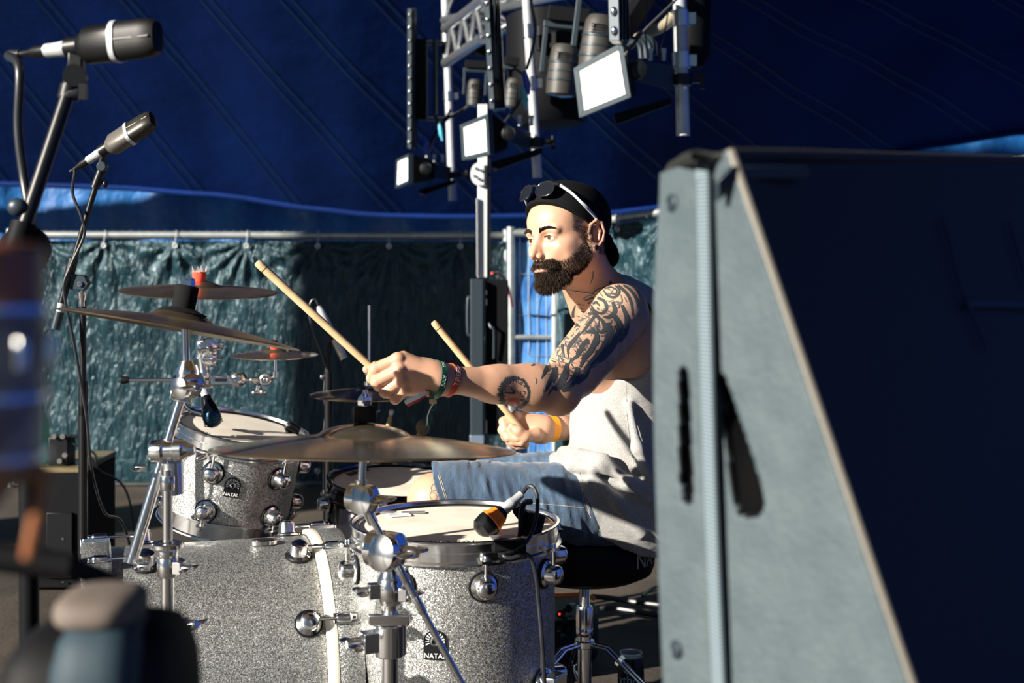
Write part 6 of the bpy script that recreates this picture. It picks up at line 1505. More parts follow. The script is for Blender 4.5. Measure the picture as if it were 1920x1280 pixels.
# near microphone (out of focus) and its boom stand
m1 = W(112, 92, 2.05); d1 = W(286, 70, 1.99)-m1
root, R = condenser('near dark condenser microphone at the top on the thick boom, above the other', m1+d1.normalized()*.012, d1, (0, 0, 1), 1.05, m_body1, m_gr1)
st = thing('boom_microphone_stand', 'thick out-of-focus boom stand carrying the near condenser microphone', 'microphone stand', (fx(8, 2.0), 2.0, 0))
mic_clip(st, m1+d1.normalized()*.030, d1, 1.0)
c0 = m1+d1.normalized()*.030
MB().box(c0+Vector((.0, 0, -.022)), (.022, .020, .034)).build('clip_neck', BK, st, bevel=.003)
MB().lathe(c0+Vector((-.004, .014, -.042)), (.15, -1, 0), [(0, 0), (.016, 0), (.016, .028), (0, .028)], n=20).build('clip_joint', BK, st)
pA, pB = W(136, 150, 2.05), W(40, 440, 2.0)
MB().cyl(W(144, 118, 2.05), W(128, 180, 2.05), .013).build('boom_tip', BK, st)
MB().cyl(pA, pB, .0105).build('boom_arm', BK, st)
MB().cyl(W(133, 160, 2.05), W(127, 186, 2.05), .0155).build('boom_collar', BK, st)
mb = MB(); mb.cyl(W(128, 178, 2.04), W(152, 172, 2.0), .006); mb.box(W(156, 172, 2.0), (.010, .012, .022)); mb.build('boom_knob', BK, st)
MB().cyl(W(46, 420, 2.0), W(14, 520, 1.98), .019).build('boom_clutch', MT['black_matt'], st)
MB().ell(W(32, 388, 2.0), (.014, .010, .013)).build('clutch_knob', MT['steel'], st)
MB().lathe(W(52, 470, 2.02), (0, -1, .1), [(0, 0), (.034, 0), (.036, .008), (.034, .024), (0, .024)], n=28).build('pivot', MT['black_matt'], st)
MB().cyl(W(52, 480, 2.03), Vector((W(58, 480, 2.03).x, 2.03, .03)), .014).build('post', MT['black_matt'], st)
tripod(st, (W(58, 480, 2.03).x, 2.03, 0), .16, .30, .009, .5, m=MT['black_matt'])
mb = MB(); e = m1-d1.normalized()*.075; mb.tube([e+d1.normalized()*.004, e-d1.normalized()*.018, W(36, 128, 2.03), W(34, 240, 2.03), W(44, 330, 2.03), W(54, 392, 2.02), W(62, 470, 2.03)], .0068, n=10)
tag(mb.build('microphone_cable', MT['cable']), 'thick grey cable hanging down from the near condenser microphone', 'cable')

# second microphone
YQ = 3.25
m2 = W(182, 290, YQ); d2 = W(270, 234, YQ-.03)-m2
root, R = condenser('second grey condenser microphone on the slimmer boom, lit by the sun', m2+d2.normalized()*.008, d2, (.5, .2, .8), 1.02, m_body2, m_gr2)
st = thing('boom_microphone_stand', 'slim black boom stand left of the cymbals holding the second microphone', 'microphone stand', (fx(156, YQ), YQ, 0))
mic_clip(st, m2+d2.normalized()*.026, d2, 1.0)
MB().cyl(m2+d2.normalized()*.024, W(190, 306, YQ), .008).build('clip_neck', BK, st)
MB().lathe(W(190, 312, YQ-.012), (0, -1, 0), [(0, -.022), (.0115, -.022), (.0115, 0), (.009, .002), (0, .002)], n=24).build('clip_joint', MT['steel'], st)
MB().cyl(W(190, 320, YQ), W(178, 352, YQ), .0105).build('boom_tip', BK, st)
mb = MB(); mb.cyl(W(182, 340, YQ), W(197, 344, YQ), .004); mb.ell(W(197, 345, YQ), (.006, .006, .009)); mb.build('boom_knob', BK, st)
MB().cyl(W(182, 340, YQ), W(138, 488, YQ), .0068).build('boom_arm', BK, st)
MB().cyl(W(138, 484, YQ), W(128, 520, YQ), .0115).build('boom_clutch', BK, st)
MB().cyl(W(134, 500, YQ), W(114, 575, YQ), .0085).build('boom_rear', BK, st)
MB().cyl(W(116, 568, YQ), W(112, 586, YQ), .0095).build('grey_sleeve', MT['alu'], st)
MB().cyl(W(112, 584, YQ), W(103, 617, YQ), .0105).build('counterweight', MT['steel'], st)
mb = MB(); mb.hexa([W(134, 514, YQ-.012), W(158, 517, YQ-.012), W(166, 532, YQ-.012), W(156, 545, YQ-.012), W(130, 542, YQ-.012)], [q+Vector((0, .024, 0)) for q in (W(134, 514, YQ-.012), W(158, 517, YQ-.012), W(166, 532, YQ-.012), W(156, 545, YQ-.012), W(130, 542, YQ-.012))]); mb.build('pivot_plate', MT['steel'], st, bevel=.002)
MB().lathe(W(150, 532, YQ-.013), (0, -1, 0), [(0, 0), (.006, 0), (.006, .003), (0, .004)], n=16).build('pivot_bolt', CH, st)
MB().lathe(W(154, 548, YQ), (0, 0, -1), [(0, 0), (.0125, 0), (.0085, .018), (.0085, .032), (0, .032)], n=20).build('post_head', CH, st)
MB().cyl(W(155, 560, YQ), W(156, 775, YQ), .0075).build('upper_post', BK, st)
MB().cyl(W(156, 715, YQ), W(156, 778, YQ), .0105).build('post_clutch', BK, st)
bx = W(156, 700, YQ).x
MB().cyl(W(156, 760, YQ), (bx, YQ, .10), .0105).build('lower_post', BK, st)
tripod(st, (bx, YQ, 0), .14, .30, .008, 2.2, m=BK)
mb = MB(); e = m2-d2.normalized()*.078; mb.tube([e+d2.normalized()*.004, W(140, 322, YQ), W(136, 362, YQ), W(152, 405, YQ-.02), W(158, 440, YQ-.02), W(132, 500, YQ-.02), W(120, 545, YQ-.02), W(138, 640, YQ-.02), W(152, 720, YQ-.02), W(163, 790, YQ-.02), W(172, 880, YQ), W(196, 960, YQ+.1), W(240, 1010, YQ+.2), Vector((W(262, 1040, YQ+.2).x, 3.6, .012))], .0036, n=8)
tag(mb.build('microphone_cable', MT['cable']), 'thin black cable winding down the slim boom stand', 'cable')

# hi-hat microphone
YM2 = 4.2; st = thing('small_microphone_stand', 'short black stand with small bright microphone above the hi-hat', 'microphone stand', (fx(621, YM2), YM2, 0))
P = lambda x, y: W(x, y, YM2)
MB().cyl(P(616, 652), P(616, 700), .0085).build('upper_post', BK, st); MB().cyl(P(616, 655), P(616, 664), .0125).build('post_clutch', BK, st)
MB().cyl(P(616, 696), (P(616, 0).x, YM2, .08), .0125).build('lower_post', BK, st)
MB().lathe(P(613, 634)+Vector((0, -.012, 0)), (0, -1, 0), [(0, -.022), (.013, -.022), (.013, 0), (0, 0)], n=22).build('clip_joint', MT['steel'], st)
MB().cyl(P(616, 640), P(616, 656), .011).build('clip_base', BK, st)
mb = MB(); mb.cyl(P(606, 706), P(618, 706), .004); mb.ell(P(604, 706), (.0075, .008, .0085)); mb.build('clutch_knob', CH, st)
tripod(st, (P(616, 0).x, YM2, 0), .12, .16, .007, 2.2, m=BK)
root = thing('pencil_microphone', 'small silver pencil microphone pointing down at the hi-hat', 'microphone', P(622, 636)); a = P(597, 574); b_ = P(645, 672); d = (b_-a).normalized(); Ln = (b_-a).length
MB().lathe(a, d, [(0, 0), (.006, 0), (.010, .01), (.0115, .03), (.0115, .075), (.0095, .078), (0, .078)], n=20).build('plug', MT['alu'], root)
MB().lathe(a+d*.076, d, [(0, 0), (.009, 0), (.0105, .01), (.0105, .034), (0, .034)], n=20).build('neck', MT['steel'], root)
MB().lathe(a+d*.108, d, [(0, 0), (.0118, 0), (.0118, Ln-.108-.012), (.0105, Ln-.108-.010), (.0118, Ln-.108-.006), (.0118, Ln-.108), (0, Ln-.108+.001)], n=22).build('body', MT['alu'], root)
MB().cyl(a+d*.085+Vector((-.005, 0, 0)), P(613, 634), .006).build('clip', BK, root)
mb = MB(); mb.tube([a+d*.005, P(592, 562), P(584, 564), P(580, 580), P(584, 610), P(600, 655), P(611, 685), P(612, 690), P(607, 740), P(611, 770), P(607, 820), P(612, 900), P(620, 980)+Vector((0, .05, 0))], .0036, n=8)
tag(mb.build('microphone_cable', MT['cable']), 'thin cable arching from the pencil microphone down its stand', 'cable')

# clip microphones on the toms
def clip_mic(label, plug0, head1, Y, cable, head_mat, rim, gs=1.0, lab2='', orange=False):
    a, b_ = W(*plug0, Y), W(*head1, Y-.02); d = (b_-a).normalized(); Ln = (b_-a).length
    root = thing('drum_microphone', label, 'microphone', a)
    if orange:
        MB().lathe(a, d, [(0, 0), (.008, 0), (.009, .022), (.0105, .024), (.0112, .030), (.0112, .052), (0, .052)], n=22).build('plug', MT['alu'], root)
        MB().lathe(a+d*.050, d, [(0, 0), (.012, 0), (.017, .008), (.018, .022), (.0245, .030), (.026, .040), (.024, .058), (.015, .066), (0, .068)], n=30).build('body', BK, root)
        MB().lathe(a+d*.050, d, [(.0185, .010), (.0215, .0245), (.0255, .0295), (.0262, .033), (.0245, .034)], n=30).build('orange_ring', mat('orange_rubber', (.95, .20, .015), .5), root)
    else:
        MB().lathe(a, d, [(0, -.03), (.003, -.03), (.007, .0), (.0085, .020), (.0100, .022), (.0105, .052), (0, .052)], n=22).build('plug', MT['alu'], root)
        MB().lathe(a+d*.050, d, [(0, 0), (.011, 0), (.0145, .010), (.0205, .040), (.021, .046), (0, .046)], n=28).build('body', MT['black_gloss'], root)
        gr = MB().lathe(a+d*.095, d, [(0, 0), (.0215, 0), (.0225, .005), (.021, .018), (.015, .030), (.009, .034), (0, .034)], n=28); gb = gr.build('grille', MT['grille_blue'], root)
        for i in range(5): MB().lathe(a+d*(.099+i*.0052), d, [(.021, 0), (.0232, .001), (.021, .002)], n=28).build('grille_ring', MT['grille_blue'], gb)
    return root, a, b_, d
root, a, b_, d = clip_mic('black drum microphone with blue-black ribbed grille aimed at the rack tom', (375, 706), (392, 764), 3.46, None, None, None)
st = thing('microphone_clamp', 'thin curved silver clamp on the rack tom rim', 'clamp', W(362, 770, 3.46))
mb = MB(); mb.tube([W(382, 742, 3.47), W(360, 738, 3.46), W(346, 748, 3.46), W(350, 764, 3.46), W(372, 773, 3.46)], .005, n=8); mb.build('arm', BK, st)
mb = MB(); mb.tube([W(347, 742, 3.45), W(345, 754, 3.45), W(356, 768, 3.45), W(378, 776, 3.45)], .003, n=8); mb.build('edge_strip', CH, st)
MB().box(W(372, 776, 3.47), (.04, .02, .010), Matrix.Rotation(.15, 3, 'Y')).build('foot', BK, st, bevel=.002)
root, a, b_, d = clip_mic('drum microphone with orange ring clamped over the floor tom', (978, 926), (938, 962), 2.84, None, None, None, orange=True)
text_on('e904', .011, lambda v: (lambda q: q)(a+d*.078+Vector((.012, -.021, .0))+d*(-.002+v.y*1.0)+d.cross(Vector((0, -1, 0)))*(v.x)+Vector((0, -.001-v.z, 0))), mat('pale_orange_print', (1, .75, .4), .5), root) if False else None
st = thing('microphone_clamp', 'black bracket clamp on the floor tom rim holding the orange ringed microphone', 'clamp', W(985, 1030, 2.76))
mb = MB(); q = [W(958, 944, 2.84), W(972, 938, 2.84), W(992, 962, 2.82), W(1000, 985, 2.80), W(984, 988, 2.80), W(962, 960, 2.83)]; mb.hexa([v-Vector((0, .012, 0)) for v in q], [v+Vector((0, .012, 0)) for v in q]); mb.build('bracket', MT['black_matt'], st, bevel=.002)
mb = MB(); mb.tube([W(996, 940, 2.83), W(984, 943, 2.82), W(978, 960, 2.80), W(976, 1000, 2.77), W(968, 1030, 2.74), W(958, 1042, 2.72)], .006, n=10); mb.build('arm', BK, st)
mb = MB(); mb.tube([W(1006, 966, 2.80), W(1000, 990, 2.79), W(990, 1000, 2.78)], .018, n=14, smooth=4); mb.build('knob', MT['black_matt'], st)
mb = MB(); mb.box(W(962, 1028, 2.72), (.05, .03, .035)); mb.box(W(945, 1022, 2.71), (.04, .02, .02)); mb.build('rim_grip', MT['black_matt'], st, bevel=.003)
m = mat('clear_gel_strip', (.6, .62, .66), .15, spec=.8)
mb = MB(); mb.tube([W(980, 924, 2.84), W(990, 912, 2.83), W(1002, 916, 2.82), W(1008, 940, 2.80), (W(1002, 985, 2.76)), W(985, 1018, 2.71), W(960, 1034, 2.70), W(944, 1040, 2.69), W(958, 1046, 2.685), W(990, 1040, 2.69), W(1004, 1075, 2.69), W(1010, 1130, 2.69), W(1016, 1200, 2.68), W(1022, 1300, 2.68), Vector((W(1024, 1300, 2.68).x, 2.68, .30)), Vector((W(1024, 1300, 2.68).x+.03, 2.72, .012))], .0042, n=8)
tag(mb.build('microphone_cable', MT['cable']), 'black cable looping over the floor tom rim and down its shell', 'cable')
# plug of a mic on the far side of the rack tom
root = thing('drum_microphone', 'silver plug and black body of a microphone on the far rim of the rack tom', 'microphone', W(560, 806, 3.62))
a, b_ = W(578, 817, 3.64), W(540, 798, 3.62); d = (b_-a).normalized()
MB().lathe(a, d, [(0, 0), (.006, 0), (.010, .006), (.011, .030), (0, .030)], n=20).build('plug', MT['alu'], root)
MB().lathe(a+d*.029, d, [(0, 0), (.011, 0), (.013, .01), (.015, .03), (.010, .036), (0, .036)], n=20).build('body', BK, root)
MB().tube([W(540, 798, 3.62), W(534, 800, 3.62), W(538, 810, 3.61)], .003, n=6).build('bracket', CH, root)
MB().tube([W(578, 817, 3.64), W(594, 820, 3.68), W(606, 850, 3.8), W(607, 960, 4.0), Vector((W(606, 1000, 4.0).x, 4.0, .02))], .0036, n=7).build('lead', MT['cable'], root)

# ---- black cabinet, bottle and power box at the left
YB = 4.9
root = thing('bass_cabinet', 'black cabinet with gold top edge left of the drum kit', 'cabinet', W(125, 980, YB+.2))
x0, x1 = W(80, 0, YB).x, W(156, 0, YB).x; zt = W(0, 884, YB).z
MB().box(((x0+x1)/2-.03, YB+.2, zt/2), (x1-x0+.06, .40, zt)).build('carcass', MT['black_matt'], root, bevel=.006)
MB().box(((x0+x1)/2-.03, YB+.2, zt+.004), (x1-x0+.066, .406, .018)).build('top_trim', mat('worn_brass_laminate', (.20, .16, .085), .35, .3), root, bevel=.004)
MB().box(((x0+x1)/2-.01, YB-.006, zt/2-.05), (x1-x0-.05, .012, zt-.18)).build('grille_panel', MT['black'], root, bevel=.002)
for px, py in ((118, 1010), (118, 1090)): MB().lathe(W(px, py, YB-.012), (0, -1, 0), [(0, 0), (.004, 0), (.003, .003), (0, .003)], n=10).build('screw', CH, root)
root = thing('green_bottle', 'green glass bottle standing on the cabinet edge', 'bottle', W(86, 874, YB+.1))
c = W(73, 874, YB+.1); c.z = zt+.013
MB().lathe(c, (0, 0, 1), [(0, 0), (.030, 0), (.034, .006), (.034, .12), (.030, .15), (.014, .19), (.013, .235), (0, .235)], n=28).build('glass', mat('green_glass', (.05, .55, .38), .05, trans=.7), root)
MB().lathe(c+Vector((0, 0, .233)), (0, 0, 1), [(0, 0), (.014, 0), (.014, .012), (0, .012)], n=16).build('cap', CH, root)
root = thing('power_supply_box', 'small black box with silver sockets and leads on the cabinet', 'box', W(118, 845, YB+.05))
c = W(116, 846, YB+.08); c.z = zt+.013
MB().box(c+Vector((0, 0, .05)), (.07, .09, .10)).build('case', BK, root, bevel=.004)
for dx, dz in ((-.01, .105), (.02, .105), (.028, .04), (.01, .02)): MB().cyl(c+Vector((dx, -.045, dz)), c+Vector((dx, -.06, dz)), .009).build('socket', CH, root)
for k_ in range(2): MB().tube([c+Vector((.03, -.03, .09)), c+Vector((.06, -.03, .10-.03*k_)), c+Vector((.10+.02*k_, -.02, .04)), c+Vector((.13, 0, -.02)), Vector((c.x+.2, c.y+.1, .3)), Vector((c.x+.25, c.y+.1, .012))], .004, n=7).build('lead', MT['cable'], root)

# ---- out of focus foreground drum at the left edge
m_wood = mat('stained_brown_wood', (.22, .08, .03), .35, bump=(20, .2, .002, (1, 1, 6)), var=(12, (.20, .065, .028), .35, .75), coat=.2)
cF = W(-44, 452, .64); MF = M4(frame((.03, .0, 1), (0, 1, 0)), cF) @ Matrix.Scale(.674, 4)
root = thing('foreground_drum', 'blurred brown and silver hand drum cut off by the left edge', 'drum', cF)
RF = .045
MB().lathe((0, 0, 0), (0, 0, 1), [(0, 0), (RF-.004, 0), (RF, -.004), (RF, -.045), (RF-.002, -.047), (0, -.047)], n=64, R=I3).build('brown_hoop', m_wood, root, MF)
m_sh = mat('brushed_grey_shell', (.30, .28, .26), .4, .5, bump=(25, .3, .002, (1, 1, .2)), var=(30, (.12, .09, .08), .40, .65))
MB().lathe((0, 0, 0), (0, 0, 1), [(0, -.046), (RF+.002, -.046), (RF+.003, -.120), (RF+.002, -.146), (RF-.010, -.158), (RF-.038, -.190), (0, -.190)], n=64, R=I3).build('shell', m_sh, root, MF)
for z_ in (-.040, -.098, -.138): MB().lathe((0, 0, z_), (0, 0, 1), [(RF, 0), (RF+.006, -.001), (RF+.006, -.005), (RF, -.006)], n=64, R=I3).build('ring', CH, root, MF)
for k in range(8):
    a = -.6+k*PI/4; dd = Vector((math.cos(a), math.sin(a), 0)); MB().box(dd*(RF+.004)+Vector((0, 0, -.072)), (.008, .008, .022), Matrix.Rotation(a, 3, 'Z')).build('lug', CH, root, MF, bevel=.002)
q0 = MF @ Vector((0, 0, -.19))
root2 = thing('wooden_stand', 'blurred brown wooden stand carrying the foreground drum', 'stand', (q0.x, q0.y, 0))
MB().cyl(q0, (q0.x, q0.y, .80), .009).build('upper_post', m_wood, root2)
for dx, dy in ((.06, .10), (-.12, .10), (-.10, -.14)): MB().cyl((q0.x, q0.y, .86), (q0.x+dx, q0.y+dy, .0), .009).build('leg', m_wood, root2)
mb = MB(); mb.cyl(W(86, 880, .64), W(52, 1045, .64), .0032); mb.cyl(W(86, 880, .64), q0+Vector((0, 0, .015)), .0035); mb.build('brace', m_wood, root2)
# ---- blurred bottom left: dark stand top with pale pad, black cable arc
YG = 0.92
root = thing('foreground_keyboard_bag', 'blurred dark bag with pale pink flap and blue panel in the bottom corner', 'bag', W(150, 1300, YG+.1))
z_top = W(0, 1150, YG).z
def soft_box(c, s, n=10, pw=3.2):
    vs = []; mb = MB()
    for j in range(n+1):
        for i in range(2*n):
            t = PI*j/n; a = PI*i/n; x, y, z = math.sin(t)*math.cos(a), math.sin(t)*math.sin(a), math.cos(t); k = (abs(x)**pw+abs(y)**pw+abs(z)**pw)**(-1/pw); vs.append(Vector(c)+Vector((x*k*s[0], y*k*s[1], z*k*s[2])))
    fs = [(j*2*n+i, j*2*n+(i+1) % (2*n), (j+1)*2*n+(i+1) % (2*n), (j+1)*2*n+i) for j in range(n) for i in range(2*n)]
    return mb.add(vs, fs)
soft_box(W(150, 1172, YG)+Vector((0, .05, 0)), (.028, .04, .0115), 14).build('pale_flap', mat('pale_pink_cloth', (.12, .095, .080), .8), root)
soft_box(W(165, 1330, YG)+Vector((0, .045, -.010)), (.033, .05, .062), 14).build('blue_panel', mat('slate_blue_cloth', (.010, .028, .042), .7), root)
soft_box(W(215, 1330, YG)+Vector((0, .07, -.03)), (.036, .06, .074), 14).build('black_body', MT['rubber'], root)
soft_box(W(70, 1365, YG)+Vector((0, .07, -.035)), (.045, .06, .085), 14).build('side_pocket', MT['rubber'], root)
MB().box((W(140, 0, YG).x, YG+.08, .35), (.06, .06, .70)).build('carrying_post', MT['black_matt'], root, bevel=.01)
mb = MB(); mb.tube([W(-60, 1030, 1.0), W(60, 1042, 1.0), W(160, 1072, 1.02), W(230, 1110, 1.04), W(285, 1180, 1.06), W(312, 1260, 1.06), W(320, 1340, 1.06), W(322, 1600, 1.1), Vector((W(322, 1600, 1.1).x, 1.12, .01))], lambda t: .0075, n=10)
tag(mb.build('thick_black_cable', MT['rubber']), 'thick blurred black cable arching across the lower left in front of the bass drum', 'cable')
mb = MB(); mb.cyl(W(-120, 1030, .98), W(130, 1062, 1.0), .010)
tag(mb.build('black_bar', MT['rubber']), 'blurred black bar crossing the left edge below the foreground drum', 'bar')
MB()

# ---- loudspeaker close on the right
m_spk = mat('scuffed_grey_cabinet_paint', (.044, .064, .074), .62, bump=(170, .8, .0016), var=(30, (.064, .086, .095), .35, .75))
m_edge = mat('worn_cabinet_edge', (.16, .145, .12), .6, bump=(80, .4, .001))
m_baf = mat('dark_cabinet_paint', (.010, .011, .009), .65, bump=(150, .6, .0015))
root = thing('stage_loudspeaker', 'large out-of-focus grey stage loudspeaker with webbing strap filling the right side', 'loudspeaker', W(1600, 1280, 1.4))
YK = 1.22
# side panel (towards the sun) and baffle; A: far upper corner ... in order round the side panel
sideT = [W(1253, 318, YK+.10), W(1276, 306, YK+.085), W(1368, 283, YK)]
sideB = [W(1262, 1330, YK+.06), W(1286, 1420, YK+.05), W(1748, 1420, YK-.13)]
LT, RT_, LBt, RB = W(1250, 325, YK+.10), W(1370, 283, YK), W(1256, 1420, YK+.07), W(1756, 1420, YK-.14)
back = Vector((.54, .64, .030))
mid = W(1233, 700, YK+.085)
profL = [W(1250, 325, YK+.10), W(1243, 420, YK+.097), W(1235, 560, YK+.09), W(1233, 700, YK+.085), W(1236, 860, YK+.082), W(1244, 1100, YK+.075), W(1252, 1300, YK+.07), W(1256, 1420, YK+.068)]
n = len(profL); profR = [RT_.lerp(RB, (profL[i].z-LT.z)/(LBt.z-LT.z)) for i in range(n)]
nrmS = (RT_-LT).cross(LBt-LT).normalized(); nrmS = nrmS if nrmS.y < 0 else -nrmS
def hole_face(poly):  # shell made of vertical strips so that the two hand holes can be left open
    pass
# side panel built as a grid of columns, with two openings
U = [0, .115, .205, .50, .62, 1.0]
def sp(u, t):  # t 0 top .. 1 bottom
    k_ = t*(n-1); i = min(int(k_), n-2); f_ = k_-i; l = profL[i].lerp(profL[i+1], f_); r = profR[i].lerp(profR[i+1], f_)
    return l.lerp(r, u)
def inv(px, py, T=None):
    """side-panel coordinates of a photo pixel"""
    best = None
    for it in range(2):
        pass
    t = 0.5; u = .5
    for _ in range(60):
        q = sp(u, t); x = 960+q.x*F/q.y; y = 450-(q.z-1.2)*F/q.y
        e = 1e-3; qa = sp(u+e, t); qb = sp(u, min(1, t+e) if t+e <= 1 else t-e); s_ = 1 if t+e <= 1 else -1
        J = [[(960+qa.x*F/qa.y-x)/e, s_*(960+qb.x*F/qb.y-x)/e], [(450-(qa.z-1.2)*F/qa.y-y)/e, s_*(450-(qb.z-1.2)*F/qb.y-y)/e]]
        D = J[0][0]*J[1][1]-J[0][1]*J[1][0]; dx, dy = px-x, py-y
        u += .7*(J[1][1]*dx-J[0][1]*dy)/D; t += .7*(-J[1][0]*dx+J[0][0]*dy)/D; t = min(.999, max(0, t)); u = min(1, max(0, u))
    return u, t
holes = [[inv(*q) for q in H] for H in ([(1279, 700), (1284, 688), (1294, 686), (1301, 700), (1309, 900), (1309, 938), (1298, 946), (1286, 938), (1281, 900)], [(1352, 706), (1360, 697), (1369, 702), (1384, 745), (1430, 885), (1444, 940), (1438, 962), (1412, 973), (1388, 962), (1380, 930)])]
def inside(u, t, H):
    c_ = False; j = len(H)-1
    for i in range(len(H)):
        if (H[i][1] > t) != (H[j][1] > t) and u < (H[j][0]-H[i][0])*(t-H[i][1])/(H[j][1]-H[i][1])+H[i][0]: c_ = not c_
        j = i
    return c_
NU, NT_ = 110, 260; mb = MB(); vs = [sp(i/NU, j/NT_) for j in range(NT_+1) for i in range(NU+1)]
fs = []; holeq = []
for j in range(NT_):
    for i in range(NU):
        q = (j*(NU+1)+i, j*(NU+1)+i+1, (j+1)*(NU+1)+i+1, (j+1)*(NU+1)+i)
        if any(inside((i+.5)/NU, (j+.5)/NT_, H) for H in holes): continue
        fs.append(q)
mb.add(vs, fs); side_o = mb.build('side_panel', m_spk, root, angle=60)
sol = side_o.modifiers.new('solid', 'SOLIDIFY'); sol.thickness = .012; sol.offset = 0
for H in holes:   # wells behind the two hand holes
    mb = MB(); k_ = len(H); fr = [sp(u, t) for u, t in H]; rr_ = [q-nrmS*.10 for q in fr]
    mb.add(fr+rr_, [(i, (i+1) % k_, k_+(i+1) % k_, k_+i) for i in range(k_)]+[tuple(range(k_, 2*k_))]); mb.build('hand_hole', MT['rubber'], root)
    mb = MB(); mb.tube([q+nrmS*.003 for q in fr]+[fr[0]+nrmS*.003], .0022, n=6, smooth=2); mb.build('hole_lip', MT['black_matt'], root)
# bar seen inside the second opening
MB().cyl(sp(*inv(1395, 790))-nrmS*.03, sp(*inv(1415, 945))-nrmS*.03, .0085).build('inner_bar', MT['chrome_dull'], root)
# baffle and the rest of the box
rt2, rb2 = RT_+back, RB+Vector((.62, .30, 0))
fb = [RT_, RT_+back, RB+Vector((.54, .60, .0)), RB]
deep = Vector((.12, .50, 0))
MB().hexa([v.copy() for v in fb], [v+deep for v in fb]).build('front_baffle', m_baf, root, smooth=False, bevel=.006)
tl = profL[0]; MB().hexa([tl, RT_, RT_+Vector((.12, .5, 0)), tl+Vector((.12, .5, 0))], [q-Vector((0, 0, .012)) for q in (tl, RT_, RT_+Vector((.12, .5, 0)), tl+Vector((.12, .5, 0)))]).build('top_panel', m_spk, root, smooth=False, bevel=.003)
mb = MB(); mb.tube([RT_.lerp(RB, t/30)+Vector((0, .003, 0)) for t in range(31)], .0055, n=10, smooth=0); mb.build('worn_edge', m_edge, root)
mb = MB(); mb.tube([profL[0]+Vector((0, .004, -.0))]+[q+Vector((0.002, .004, 0)) for q in profL[1:]], .006, n=10, smooth=3); mb.build('rounded_edge', m_spk, root)
mb = MB(); mb.tube([profL[0]+Vector((.002, .003, -.003)), W(1275, 306, YK+.085), RT_+Vector((0, .003, -.003)), RT_+back*.5+Vector((0, .002, -.003)), RT_+back+Vector((0, 0, -.003))], .006, n=10, smooth=3); mb.build('top_edge', m_baf, root)
MB().hexa([*profL], [q+Vector((.12, .5, 0)) for q in profL]) if False else None
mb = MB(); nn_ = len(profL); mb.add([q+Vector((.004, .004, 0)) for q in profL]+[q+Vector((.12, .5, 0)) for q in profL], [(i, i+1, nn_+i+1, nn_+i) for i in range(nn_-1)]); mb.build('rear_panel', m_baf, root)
# corner bracket
mb = MB(); c0 = W(1348, 322, YK)+nrmS*.004
q = [W(1338, 340, YK-.004), W(1368, 312, YK-.006), W(1430, 312, YK+.02), W(1506, 312, YK+.06), W(1514, 322, YK+.065), W(1506, 335, YK+.06), W(1400, 336, YK+.01), W(1372, 345, YK-.004), W(1342, 378, YK-.002)]
mb.hexa(q, [v+Vector((.002, -.006, 0)) for v in q]); mb.build('corner_bracket', MT['steel'], root, bevel=.001)
for px in (1418, 1482): MB().lathe(W(px, 324, YK+.012+(px-1400)*.0005), (-.1, -1, 0), [(0, 0), (.0045, 0), (.004, .003), (0, .003)], n=16).build('bracket_bolt', MT['black'], root)
# bolts with recessed dishes on the side panel
for px, py in ((1271, 381), (1279, 1216)):
    c = sp(*inv(px, py))+nrmS*.0065; MB().lathe(c, nrmS, [(0, 0), (.0085, 0), (.0085, .0010), (.0062, .0022), (.0050, .0008), (.0040, .0008), (.0030, .0026), (0, .0028)], n=28).build('panel_bolt', MT['steel'], root)
# webbing strap
m_strap, nt, p = newmat('ribbed_webbing'); L = nt.links
p.inputs['Roughness'].default_value = .6; p.inputs['Base Color'].default_value = (.26, .33, .38, 1)
tc = node(nt, 'ShaderNodeTexCoord'); wv = node(nt, 'ShaderNodeTexWave', Scale=95.0); wv.bands_direction = 'Z'; L.new(tc.outputs['Object'], wv.inputs['Vector'])
b = node(nt, 'ShaderNodeBump', Strength=.9, Distance=.0016); L.new(wv.outputs['Fac'], b.inputs['Height']); L.new(b.outputs[0], p.inputs['Normal'])
r1 = node(nt, 'ShaderNodeValToRGB'); L.new(wv.outputs['Fac'], r1.inputs[0]); r1.color_ramp.elements[0].color = (.10, .135, .155, 1); r1.color_ramp.elements[1].color = (.22, .28, .32, 1); L.new(r1.outputs[0], p.inputs['Base Color'])
pts = []
for i in range(28):
    t = i/27; py = 292+t*1118; px = 1340+t*37
    pts.append(sp(*inv(px, max(330, py)))+nrmS*(.012+.003*math.sin(t*PI)))
top = pts[0]; pts = [top+Vector((.03, .12, .013)), top+Vector((.009, .02, .012)), top+Vector((.001, .006, .008))]+pts
mb = MB(); mb.ribbon(pts, (RT_-LT).normalized(), .0175, .003, smooth=2); mb.build('webbing_strap', m_strap, root)
# carved letters on the baffle, felt-tip black
m_mk = mat('marker_black', (.004, .004, .005), .5)
def bf(px, py):
    """point on the baffle plane behind a photo pixel"""
    nb = (fb[1]-fb[0]).cross(fb[3]-fb[0]); o_ = Vector((0, 0, 1.2)); dd = Vector(((px-960)/F, 1, -(py-450)/F)); return o_+dd*((fb[0]-o_).dot(nb)/dd.dot(nb))
nb = (fb[1]-fb[0]).cross(fb[3]-fb[0]).normalized(); nb = nb if nb.y < 0 else -nb
for S in ([(1757, 412), (1768, 450), (1790, 540), (1840, 660)], [(1882, 420), (1900, 480), (1920, 545)], [(1800, 574), (1870, 575), (1935, 578)]):
    mb = MB(); mb.ribbon([bf(*q)+nb*.0075 for q in S], Vector((1, .6, 0)) if S[0][0] != 1800 else Vector((0, 0, 1)), .006, .0015); mb.build('marker_stroke', m_mk, root)
